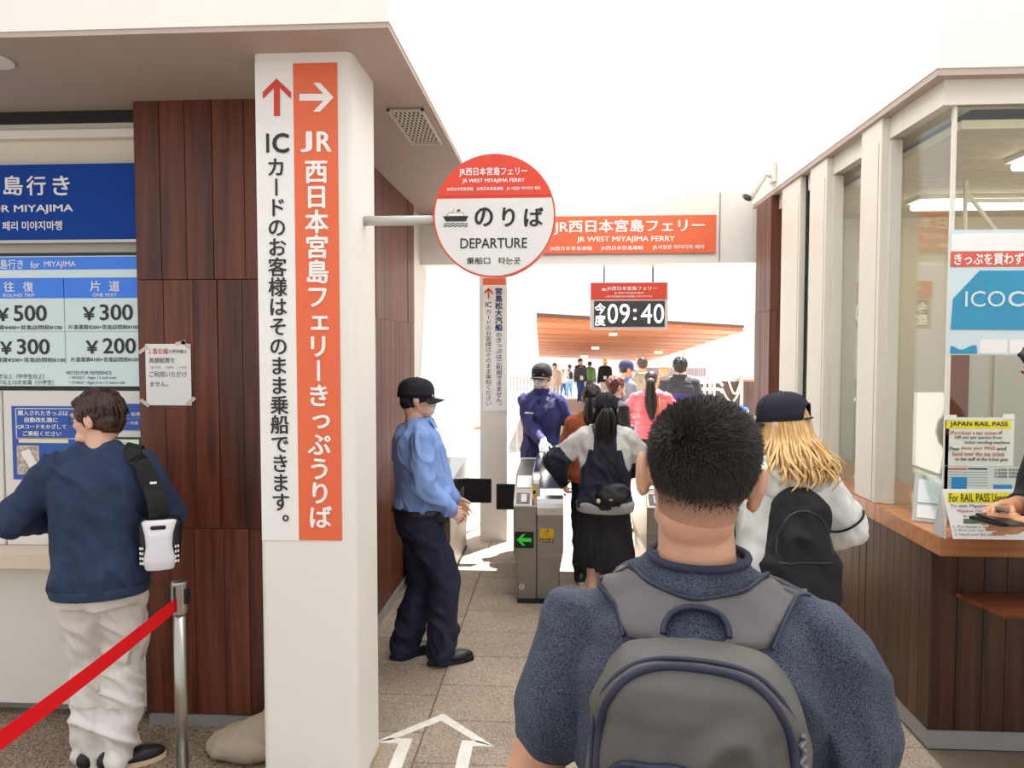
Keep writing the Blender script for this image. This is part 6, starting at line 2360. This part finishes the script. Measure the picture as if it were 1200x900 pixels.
def front_patch(p, tree, x0, x1, z0, z1, m, nm, th=.004):
    pts = []
    n_ = 6
    for i in range(n_ + 1):
        for z_ in (z0, z1):
            h = tree.ray_cast(Vector(((x0 + (x1 - x0) * i / n_) * p.k, .8, z_ * p.k)), Vector((0, -1, 0)))
            pts.append((h[0] if h[0] is not None else Vector((x0 * p.k, .15, z_ * p.k))) + Vector((0, .002, 0)))
    F = [(i * 2, i * 2 + 2, i * 2 + 3, i * 2 + 1) for i in range(n_)]
    link_mesh(nm, eval_mesh(G().add(pts, F).mesh(), [('SOLIDIFY', dict(thickness=th))]), m, p.root, local=True)


front_patch(gd, tb, .045, .135, 1.30, 1.315, silver, 'pocket_stripe')
front_patch(gd, tb, .045, .135, 1.18, 1.30, navyw, 'pocket')
front_patch(gd, tb, -.135, -.045, 1.18, 1.30, navyw, 'pocket')
front_patch(gd, tb, -.014, .014, .86, 1.44, cloth('jacket placket', rgb(36, 38, 90)), 'placket')
strap_on(tb, [(-.10 * k, -.02, 1.50 * k), (-.10 * k, .10, 1.40 * k), (-.09 * k, .16, 1.30 * k)], .012, worn_root('radio', 'dark radio strap over the shoulder of the guard', 'radio', gd, 1.25 * k), black_m, 'strap')

# ------------------------------------------------------------------ 6. customer at the ticket machine
swt = mat('navy sweatshirt', rgb(40, 56, 86), .9, noise=.12, nscale=12, bump=.3, bscale=350)
wtr = cloth('white cotton trousers', rgb(226, 222, 216), .03, 8, .2, 300, .85)
cu = human('customer in navy sweatshirt and white trousers at the ticket machine', (-1.965, 3.14, 0), 22, h=1.665, w=1.02, d=1.0, twist=-4, wr=(.17, .27, 1.02), wl=(-.20, .24, 1.08), er=(.7, -.7, -.3), el=(-1.0, -.5, -.5), hy=66, hp=-6, skin=skin_c, face=True, voxel=.012, hv=.0048, cv=.007,
           fr=(.04, .06), fl=(-.06, .12), fyr=-78, fyl=-46,
           top=dict(mat=swt, hem=.875, infl=.040, r=(.082, .080, .056), amp=.010, fs=(9, 9, 7), name='sweatshirt', slant=.9, flare=-.01),
           bottom=dict(mat=wtr, infl=.018, r=(.108, .100, .086), amp=.015, fs=(7, 7, 10), slant=.8, cv=.0075), shoe=(mat('black red trainer', rgb(34, 26, 30), .55, noise=.2, nscale=25), mat('cream sole 2', rgb(222, 200, 166), .6)))
k = cu.k
collar(cu, cloth('navy rib collar', rgb(34, 46, 72)), r=.068, z=1.497, tube=.011, drop=-.004)
part(cu, 'hem_rib', [s_loft([(s_[0], s_[1], s_[2] - .03, s_[3] * .97, s_[4] * .97, s_[5]) for s_ in cu.sections(.885, .93, .042)])], swt, .007, 2)
eyes(cu, hair_dk)
spectacles(cu, mat('black frames', rgb(20, 20, 22), .3))
hair_cu = mat('dark hair red streaks', rgb(28, 20, 18), .35, noise=.4, nscale=70, stretch=(1, 1, .15), bump=.5, bscale=160, col2=rgb(70, 34, 20))  # dark hair streaked with reddish brown by stretched noise
short_hair(cu, hair_cu, grow=.015, tuft=.003, voxel=.005, nape=-.062, top=.006)
hl = []
rh = random.Random(12)
for i in range(260):
    a = rh.uniform(0, 2 * PI)
    e = rh.uniform(.2, 1.35)
    x0, y0, z0 = math.cos(a) * math.sin(e), math.sin(a) * math.sin(e), math.cos(e)
    P0 = Vector((x0 * .086, y0 * .106 - .02, .036 + z0 * .102))
    dn = Vector((x0 * .35, y0 * .35, -.7 - .4 * e)) * rh.uniform(.035, .06)
    if y0 > .35 and P0.z < .075: continue
    if abs(x0) > .6 and P0.z + dn.z < -.005 and y0 > -.3: continue
    hl.append((smooth_path([cu.T @ P0, cu.T @ (P0 + dn * .5 + Vector((x0, y0, 0)) * .006), cu.T @ (P0 + dn)], 8), .0055))
locks(cu, hair_cu, hl, 'hair_locks')['kind'] = 'stuff'
# his black and white sling pack hanging from the right shoulder
sp_ = worn_root('sling_pack', 'white hard-shell sling bag with black strap on the customer at the machine', 'bag', cu, .98 * k)
bx0, by0 = .262 * k, -.10
dz = .115
bm_ = blob([s_loft([(bx0, by0, (.865 + dz) * k, .060, .05), (bx0, by0, (.885 + dz) * k, .074, .06), (bx0, by0, (.99 + dz) * k, .084, .062), (bx0, by0, (1.06 + dz) * k, .088, .058), (bx0, by0, (1.085 + dz) * k, .07, .05)], 32, 3.0)], .006, 3)
link_mesh('body', bm_, mat('black shell', rgb(20, 20, 22), .5, noise=.1), sp_, smooth=True)
bw = blob([s_loft([(bx0, by0 - .030, (.862 + dz) * k, .056, .04), (bx0, by0 - .034, (.90 + dz) * k, .064, .044), (bx0, by0 - .036, (.965 + dz) * k, .052, .044), (bx0, by0 - .036, (1.02 + dz) * k, .056, .044), (bx0, by0 - .030, (1.075 + dz) * k, .070, .036), (bx0, by0 - .026, (1.083 + dz) * k, .055, .03)], 32, 3.4)], .005, 2)
link_mesh('white_cover', bw, mat('white shell', rgb(228, 226, 232), .35), sp_, smooth=True)
bx('grip', bx0 - .030, bx0 + .030, by0 - .079, by0 - .060, (1.045 + dz) * k, (1.062 + dz) * k, black_m, sp_, bevel=.006)
for sx in (-1, 1):
    for i in range(4):
        for j in range(2):
            bx('vent_stud', bx0 + sx * (.064 + .009 * j) - .003, bx0 + sx * (.064 + .009 * j) + .003, by0 - .058 + .008 * j, by0 - .05 + .008 * j, (.89 + dz + .022 * i) * k, (.90 + dz + .022 * i) * k, wht, sp_)
tb = bvh(cu.top_me)
stp = smooth_path([(bx0 - .005, by0, 1.17 * k), (bx0 - .01, by0 - .02, 1.27 * k), (.21 * k, -.085, 1.38 * k), (.155 * k, -.035, 1.49 * k), (.155 * k, .06, 1.47 * k), (.16 * k, .15, 1.33 * k)], 30)
nr = []
for q in stp:
    h = tb.find_nearest(q)
    nr.append((q - h[0]).normalized() if (q - h[0]).length > .02 else h[1])
stp = [(q if (q - tb.find_nearest(q)[0]).length > .03 else tb.find_nearest(q)[0] + tb.find_nearest(q)[1] * .008) for q in stp]
v, f = ribbon(stp, [Vector((.55, -.8, .2)).normalized() if i < 16 else nr[i] for i in range(len(stp))], [.085 if i < 14 else .07 for i in range(len(stp))], .012)
G().add(v, f).build('strap', mat('black strap', rgb(20, 19, 22), .7, noise=.1, bump=.3, bscale=300), sp_, fix=True)
bx('strap_tag', bx0 - .03, bx0 - .005, by0 - .055, by0 - .045, 1.36 * k, 1.368 * k, paper, sp_)

# ------------------------------------------------------------------ 7. tall customer at the right edge, counting at the counter
ru = human('tall dark-haired customer in black at the right edge holding a wallet', (2.04, 2.98, 0), 96, h=1.885, w=1.05, d=1.1, lean=.13, neck_f=.085, wr=(.06, .33, 1.26), wl=(-.07, .36, 1.225), er=(.6, -.3, -.9), el=(-.6, -.3, -.9), hy=-6, hp=-14, skin=skin_b, face=True, voxel=.013, hv=.0045, cv=.008,
           hand_r=(Vector((-.25, .9, .05)), Vector((.5, -.2, .85)), (.35, .55, .7, .8), .8), hand_l=(Vector((.30, .9, -.12)), Vector((-.8, .1, .25)), (.5, .6, .65, .7), .7),
           top=dict(mat=blk, hem=.86, infl=.022, sleeve=.62, amp=.008), bottom=dict(mat=cloth('dark jeans', rgb(40, 44, 56))), shoe=dark_shoe)
eyes(ru, hair_dk)
short_hair(ru, mat('dark wavy hair', rgb(40, 34, 34), .45, noise=.4, nscale=60, bump=.6, bscale=120), grow=.012, tuft=.007, voxel=.005, top=.004)
k = ru.k
Mr = ru.root.matrix_world
rz = Matrix.Rotation(ru.root.rotation_euler.z, 4, 'Z')
wpos = Matrix.Translation(ru.root.location) @ rz @ Vector((-.02, .45, 1.225))
wt_ = thing('wallet', 'open black wallet in the hands of the customer at the right edge', 'wallet', tuple(wpos), R(100))
G().prism([(-.10, 0), (.06, -.006), (.06, .004), (-.10, .010)], 'y', -.045, .045).build('cover', blk, wt_, local=True, fix=True)
G().prism([(-.13, .006), (.04, .012), (.04, .020), (-.13, .014)], 'y', -.035, .035).build('flap', black_shoe[0], wt_, local=True, fix=True)
tk = thing('paper_ticket', 'small white paper slip held above the black wallet', 'ticket', tuple(wpos + Vector((.03, -.01, .03))), R(60))
G().add([(-.05, -.02, .035), (.05, -.025, -.01), (.055, .02, -.012), (-.045, .024, .030), (-.05, -.02, .0365), (.05, -.025, -.0085), (.055, .02, -.0105), (-.045, .024, .0315)], [(3, 2, 1, 0), (4, 5, 6, 7), (0, 1, 5, 4), (1, 2, 6, 5), (2, 3, 7, 6), (3, 0, 4, 7)]).build('slip', paper, tk, local=True)
# ================================================================== people farther on
def blade_pony(p, m, L=.40, n=60, back=-.12, r=.008, name='ponytail', tie=None, seed=1):
    rh = random.Random(seed)
    out = []
    for i in range(n):
        x0, y0 = rh.gauss(0, .014), rh.gauss(0, .010)
        out.append((smooth_path([p.T @ Vector((x0 * .5, back + .02, .03)), p.T @ Vector((x0, back - .035 + y0, .01)), p.T @ Vector((x0 * 1.6, back - .055 + y0, -L * .3)), p.T @ Vector((x0 * 1.8 + .01, back - .075 + y0, -L * .7)), p.T @ Vector((x0 * .8 + .015, back - .085 + y0, -L + rh.gauss(0, .02)))], 14), r))
    o = locks(p, m, out, name)
    o['kind'] = 'stuff'
    if tie:
        v, f = s_ell(p.T @ Vector((0, back - .01, .025)), (.024, .016, .014), None, 10, 6)
        G().add(v, f).build('hair_tie', tie, p.root, local=True, smooth=True)


rust = cloth('rust jacket', rgb(158, 84, 44), .08, 12)
p = human('woman in rust brown jacket hidden behind the woman in navy and cream', (.255, 6.15, 0), 5, h=1.56, w=1.0, skin=skin_c, face=True, hv=.008, cv=.012, top=dict(mat=rust, infl=.032, amp=.009, fs=(10, 10, 8), name='jacket', r=(.080, .075, .055)), bottom=dict(mat=blk), shoe=dark_shoe, fr=(.09, .1), fl=(-.09, -.1))
short_hair(p, hair_dk, grow=.012, tuft=.004)
blade_pony(p, hair_dk, L=.26, n=80, back=-.075, r=.012, name='long_hair', seed=2)
eyes(p)

p = human('person with auburn bob between the navy cap and the pink jacket', (.555, 7.7, 0), -62, h=1.575, skin=skin_c, face=True, hv=.008, cv=.012, top=dict(mat=cloth('dark coat', rgb(44, 40, 48)), infl=.026, name='coat'), bottom=dict(mat=blk), shoe=dark_shoe)
short_hair(p, hair_red, grow=.014, tuft=.004, nape=-.07)
eyes(p)

pinkm = mat('pink quilted nylon', rgb(228, 104, 116), .45, noise=.05, nscale=10, sheen=.1)
p = human('woman in pink quilted jacket with a long black ponytail', (1.06, 9.0, 0), -8, h=1.585, w=1.05, skin=skin_c, face=True, hv=.008, cv=.010, wr=(.2, .22, .98), wl=(-.2, .2, .98), er=(.9, -.4, -.3), el=(-.9, -.4, -.3), top=dict(mat=pinkm, infl=.045, amp=.004, name='jacket', r=(.086, .080, .06), hem=.90), bottom=dict(mat=blk), shoe=dark_shoe)
quilt(p.top.data, .075, .016)
short_hair(p, hair_dk, grow=.007, tuft=.002)
blade_pony(p, hair_dk, L=.46, n=110, back=-.13, r=.012, tie=mat('coral hair tie', rgb(240, 90, 90), .5), seed=4)
part(p, 'hood', [s_ell((0, -.07, 1.47 * p.k), (.15, .09, .05)), s_ell((.10, -.02, 1.46 * p.k), (.06, .09, .05)), s_ell((-.10, -.02, 1.46 * p.k), (.06, .09, .05))], pinkm, .01, 2)
eyes(p)
bg = worn_root('shoulder_bag', 'small bag with a golden chain strap on the pink jacket', 'bag', p, .95 * p.k)
G().tube(smooth_path([(.10 * p.k, -.13, 1.44 * p.k), (.12 * p.k, -.19, 1.30 * p.k), (.14 * p.k, -.19, 1.10 * p.k)], 20), .008, 6).build('chain', gold, bg)
link_mesh('body', blob([s_ell((.16 * p.k, -.17, 1.0 * p.k), (.09, .04, .07))], .01, 2), mat('brown leather', rgb(150, 110, 80), .5), bg, smooth=True)

puff = mat('navy quilted nylon', rgb(44, 52, 110), .4, noise=.05, nscale=8)
dgrey = cloth('charcoal shoulders', rgb(52, 54, 62), .1)
p = human('man in navy and charcoal quilted jacket beyond the pink jacket', (1.545, 10.0, 0), -6, h=1.72, w=1.08, skin=skin_c, hv=.009, cv=.011, top=dict(mat=puff, infl=.045, amp=.004, name='jacket', r=(.088, .082, .06), hem=.88), bottom=dict(mat=blk), shoe=dark_shoe)
quilt(p.top.data, .10, .016)
split_off(p.top, lambda c: (c[:, 2] > 1.30 * p.k) | (np.abs(c[:, 0]) > .215 * p.k), 'yoke', dgrey)
part(p, 'collar', [s_loft([(0, -.004, 1.46 * p.k, .10, .095), (0, .0, 1.50 * p.k, .098, .09), (0, .0, 1.55 * p.k, .088, .085)])], dgrey, .009, 2)
short_hair(p, hair_dk, grow=.014, tuft=.006, top=.008)

greyt = cloth('grey marl shirt', rgb(120, 124, 134), .1)
p = human('man in navy cap and grey shirt with a blue backpack looking right', (.905, 10.6, 0), -62, h=1.675, skin=skin_b, face=True, hv=.007, cv=.011, hp=-8, top=dict(mat=greyt, infl=.02, sleeve=.4), bottom=dict(mat=cloth('blue jeans', rgb(60, 80, 130))), shoe=white_shoe)
cap(p, cloth('slate navy cap', rgb(44, 48, 86)), size=1.03, brim=.075)
short_hair(p, hair_dk, grow=.004, tuft=.002, fringe=False)
eyes(p, hair_dk)
simple_pack(p, 'bright blue backpack on the man in the navy cap', mat('bright blue nylon', rgb(52, 104, 214), .5), hw=.15, z0=1.0, z1=1.45, dep=.16)

p = human('short-haired man in tan vest beyond the pink jacket', (1.33, 12.5, 0), 4, h=1.70, skin=skin_b, hv=.010, cv=.014, top=dict(mat=cloth('tan vest', rgb(150, 138, 120)), infl=.03, name='vest'), bottom=dict(mat=blk), shoe=dark_shoe)
short_hair(p, hair_br, grow=.008, tuft=.004)
part(p, 'scarf', [s_loft([(0, 0, 1.45 * p.k, .10, .09), (0, 0, 1.52 * p.k, .085, .085)])], cloth('white scarf', rgb(226, 220, 206)), .01, 2)
p = human('person in pale sun hat and tan jacket left of the quilted man', (1.63, 12.1, 0), 150, h=1.62, skin=skin_b, face=True, hv=.009, cv=.014, top=dict(mat=cloth('camel jacket', rgb(176, 136, 84)), infl=.03, name='jacket'), bottom=dict(mat=blk), shoe=dark_shoe)
hatm = mat('straw hat', rgb(236, 214, 176), .8, noise=.1, nscale=40)
hb = p.T @ Matrix.Translation((0, -.005, .055))
hat = G().lathe([(.15, 0), (.155, .006), (.098, .012), (.094, .07), (.07, .095), (0, .10)], (0, 0, 0), 28)
hat.v = [tuple(hb @ Vector(q)) for q in hat.v]
hat.build('sun_hat', hatm, p.root, local=True, smooth=True)
eyes(p)


def ground(y): return -0.002 if y < 20 else -0.002 - (y - 20) * .648 / 25


def far(label, px, Y, yaw, h, topm, botm, hair=None, **kw):
    x = atY(px, 440, Y).x
    return human(label, (x, Y, ground(Y)), yaw, h=h, hv=.012, voxel=.02, cv=.018, skin=skin_b, top=dict(mat=topm, infl=.024, name='top', r=(.076, .068, .055), **kw.pop('topk', {})), bottom=dict(mat=botm), shoe=white_shoe, face=True, **kw)


jeans = cloth('mid blue jeans', rgb(52, 84, 150))
p = far('distant person in charcoal jacket over white shirt and jeans under the canopy', 680, 30, 205, 1.70, cloth('charcoal jacket', rgb(74, 72, 80)), jeans, fr=(.12, .1), fl=(-.1, -.1))
short_hair(p, hair_dk, grow=.012, voxel=.01)
front_patch(p, bvh(p.top_me), -.07, .07, .92, 1.44, wht, 'shirt_front')
p = far('distant person with green backpack and grey trousers under the canopy', 691, 31, 8, 1.60, cloth('grey top', rgb(120, 116, 120)), cloth('grey slacks', rgb(104, 98, 104)))
short_hair(p, hair_dk, voxel=.01)
simple_pack(p, 'green backpack on the distant walker under the canopy', mat('green nylon', rgb(104, 170, 74), .5), hw=.17, z0=.95, z1=1.46, dep=.2, cv=.018)
p = far('distant person in black jacket with pale yellow cap under the canopy', 709, 28, 175, 1.66, blk, cloth('white trousers', rgb(224, 220, 220)))
cap(p, mat('pale yellow cap', rgb(240, 222, 150), .7), size=1.05)
tb_ = bvh(p.top_me)
front_patch(p, tb_, -.06, .05, 1.0, 1.12, wht, 'print')
p = far('small distant walker in light top and blue jeans left of the canopy group', 660, 36, 185, 1.28, cloth('beige top', rgb(200, 180, 160)), jeans)
short_hair(p, hair_dk, voxel=.01)
p = far('distant walker in pale shirt and light blue shorts with dark bag', 667.5, 35, 20, 1.50, cloth('pale shirt', rgb(226, 224, 226)), cloth('light blue shorts', rgb(120, 170, 210)))
short_hair(p, hair_dk, voxel=.01)
simple_pack(p, 'dark slim backpack on the distant walker in pale shirt', mat('navy slim pack', rgb(50, 56, 90), .5), hw=.10, z0=1.0, z1=1.42, dep=.12, cv=.018)
p = far('distant person in white floral blouse just right of the guard', 650, 26, 190, 1.50, mat('floral blouse', rgb(236, 226, 218), .8, noise=.35, nscale=30, col2=rgb(206, 170, 150)), cloth('cream trousers', rgb(226, 214, 200)))
short_hair(p, hair_br, voxel=.01)

# ================================================================== beyond the gates
canw = wood_mat('canopy boards', rgb(150, 80, 42), rgb(190, 116, 68), .6, axis='X', rand=.12)
A, B_, C_, D_ = atY(629, 377, 14.2), atY(872, 388, 22), atY(757, 424, 36), atY(632, 418, 34)
can = thing('pier_canopy', 'sloping pier canopy with orange timber boards on its underside', 'canopy', (A.x, A.y, 0))
NB = 11
for i in range(NB):
    t0, t1 = i / NB + .008, (i + 1) / NB - .008
    e = [A.lerp(D_, t0 ** 1.0), B_.lerp(C_, t0), B_.lerp(C_, t1), A.lerp(D_, t1)]
    g = G().add([tuple(q) for q in e] + [(q.x, q.y, q.z + .10) for q in e], [(3, 2, 1, 0), (4, 5, 6, 7), (0, 1, 5, 4), (1, 2, 6, 5), (2, 3, 7, 6), (3, 0, 4, 7)])
    g.build('board', canw, can, fix=True)
e = [A, B_, C_, D_]
G().add([(q.x, q.y, q.z + .101) for q in e] + [(q.x, q.y, q.z + .16) for q in e], [(3, 2, 1, 0), (4, 5, 6, 7), (0, 1, 5, 4), (1, 2, 6, 5), (2, 3, 7, 6), (3, 0, 4, 7)]).build('roof_sheet', mat('dark brown roof deck', rgb(90, 56, 36), .7), can, fix=True)
for (px, py, t_, s_) in ((718, 391, .28, .40), (698, 406, .6, .55), (685, 416.5, .86, .55), (772, 411, .66, .7), (751, 420, .93, .6)):
    u = None
    best = None
    for uu in np.linspace(0, 1, 60):
        for tt_ in np.linspace(0, 1, 60):
            q = A.lerp(B_, uu).lerp(D_.lerp(C_, uu), tt_)
            d_ = q - _C
            zz = d_.dot(_f)
            ex, ey = 600 + FPX * d_.dot(_r) / zz - px, 450 - FPX * d_.dot(_u) / zz - py
            if best is None or ex * ex + ey * ey < best[0]: best = (ex * ex + ey * ey, q)
    q = best[1]
    w_ = 4.2 / FPX * q.y
    bx('lamp', q.x - w_, q.x + w_, q.y - .15, q.y + .15, q.z - w_ * .75, q.z - .01, mat('canopy lamp', rgb(250, 246, 238), .5, emit=.6), can)
for q in (D_, C_, B_.lerp(C_, .5)):
    G().tube([(q.x, q.y - .3, ground(q.y)), (q.x, q.y - .3, q.z - .0)], .06, 8).build('post', white, can)

# mooring fence on the right: dark boards behind white rails, rope loops, blue hose
RYd = 14.0
dk = mat('dark brown boards', rgb(84, 66, 62), .7, noise=.15, nscale=6)
fx = lambda px: atY(px, 450, RYd).x
fz = lambda py: atY(840, py, RYd).z
fe = thing('mooring_fence', 'dark brown board fence beside the pier walkway', 'fence', (fx(840), RYd, 0))
xs_ = np.linspace(fx(808), fx(886), 9)
for i in range(8): bx('board', xs_[i] + .004, xs_[i + 1] - .004, RYd, RYd + .05, 0.05, fz(447) if i > 2 else fz(450), dk, fe)
for px in (808, 832, 869): bx('post', fx(px) - .03, fx(px) + .03, RYd - .02, RYd + .09, 0, fz(440), mat('fence post grey', rgb(176, 172, 170), .5), fe)
ra = thing('white_railing', 'white pipe railing in front of the dark mooring fence', 'railing', (fx(815), RYd - .5, 0))
wr_ = mat('white rail', rgb(244, 242, 240), .4)
yR = RYd - .5
rx_ = lambda px, py: tuple(atY(px, py, yR))
G().tube([rx_(796, 448), rx_(843, 447.5), rx_(847, 452)], .022, 8).build('rail', wr_, ra)
G().tube([rx_(796, 456), rx_(843, 456), rx_(847, 460)], .022, 8).build('rail', wr_, ra)
for px in (815, 826, 837): G().tube([rx_(px, 447.5), (rx_(px, 448)[0], yR, 0)], .02, 8).build('post', wr_, ra)
rp_ = thing('mooring_rope', 'pale rope hanging in loops on the mooring fence', 'rope', tuple(atY(860, 470, RYd - .06)))
for (a, b, dp) in (((846, 455), (869, 452), 17), ((854, 446), (868, 447), 15)):
    G().tube([atY(a[0] + (b[0] - a[0]) * t, a[1] + (b[1] - a[1]) * t + dp * math.sin(PI * t), RYd - .06) for t in np.linspace(0, 1, 16)], .018, 6).build('loop', mat('pale rope', rgb(226, 218, 200), .8), rp_)
hs_ = thing('blue_hose', 'bright blue hose line sagging along the walkway edge', 'hose', tuple(atY(845, 475, 11.5)))
G().tube([atY(px, py, 11.5) for px, py in ((814, 461), (830, 466), (845, 471), (860, 476), (876, 480.5))], .045, 8, flat=.7).build('hose', mat('blue hose', rgb(70, 130, 232), .5), hs_, smooth=True)
for px, py in ((814, 461), (876, 480.5)):
    q = atY(px, py, 11.5)
    G().tube([q, (q.x, q.y, 0)], .02, 8).build('stake', wr_, hs_)
fl_ = thing('orange_float', 'orange float resting beyond the mooring fence', 'float', tuple(atY(874, 455, RYd + .6)))
v, f = s_ell(atY(874, 447, RYd + .6), (.20, .15, .10), None, 16, 10)
G().add(v, f).build('body', mat('orange float skin', rgb(236, 120, 80), .5), fl_, smooth=True)
q = atY(874, 447, RYd + .6)
bx('stand', q.x - .15, q.x + .15, q.y - .1, q.y + .1, 0, q.z - .08, mat('white stand', rgb(232, 230, 226), .5), fl_)
# low slatted shed far off
sY = 33.0
sd_ = thing('slatted_shed', 'low grey slatted shed far beyond the walkway', 'shed', (atY(795, 440, sY).x, sY, ground(sY)))
x0_, x1_ = atY(757, 440, sY).x, atY(828, 440, sY).x
zt_, zb_ = atY(795, 431, sY).z, atY(795, 441, sY).z
bx('body', x0_, x1_, sY + .05, sY + 2.5, ground(sY + 2.6), zb_, mat('pale shed base', rgb(226, 224, 222), .7), sd_)
for i in range(26):
    xa = x0_ + (x1_ - x0_) * i / 26
    bx('slat', xa + .01, xa + (x1_ - x0_) / 26 - .01, sY, sY + .06, zb_, zt_, mat('mauve grey slat', rgb(168, 156, 164), .6, rand=.06), sd_)
bx('back_panel', x0_, x1_, sY + .061, sY + .1, zb_, zt_, mat('mauve grey slat', rgb(168, 156, 164), .6), sd_)
# grey railing left of the guard
lr = thing('grey_railing', 'grey metal railing beyond the column left of the guard', 'railing', (atY(606, 470, 12).x, 12, 0))
gy = mat('grey rail', rgb(150, 150, 154), .5)
for py in (441, 452, 474): G().tube([atY(590, py, 12), atY(622, py, 12)], .014, 6).build('rail', gy, lr)
for px in range(590, 624, 4): G().tube([atY(px, 441, 12), (atY(px, 474, 12).x, 12, 0 if px % 16 == 14 else atY(px, 474, 12).z)], .010, 6).build('baluster', gy, lr)

# ---- sandbag beside the pillar
sbx, sby = -1.40, 3.36
sg_ = blob([s_ell((sbx, sby, .06), (.20, .13, .075)), s_ell((sbx + .06, sby + .01, .10), (.13, .11, .085)), s_ell((sbx + .10, sby + .02, .16), (.07, .07, .07)), s_ell((sbx - .10, sby - .01, .045), (.11, .10, .05)), s_ell((sbx + .10, sby + .03, .235), (.032, .036, .05))], .008, 8)
folds(sg_, .007, (9, 9, 5), seed=2.2, slant=-.9, fine=.12)
co = np.empty(len(sg_.vertices) * 3, np.float32)
sg_.vertices.foreach_get('co', co)
co = co.reshape(-1, 3)
co[:, 2] = np.maximum(co[:, 2], .001)
sg_.vertices.foreach_set('co', co.ravel())
sag = thing('sandbag', 'beige cloth sandbag lying on the floor beside the pillar', 'sandbag', (sbx, sby, 0))
link_mesh('bag', sg_, cloth('beige canvas', rgb(176, 160, 140), .1, 12, .4, 300), sag, smooth=True)
G().tube([(sbx + .10 + .032 * math.cos(a), sby + .03 + .034 * math.sin(a), .215) for a in np.linspace(0, 2 * PI, 14, endpoint=False)], .006, 6, closed=True).build('tie', mat('dark cord', rgb(60, 54, 50), .8), sag)

bpy.data.scenes.remove(TMP)
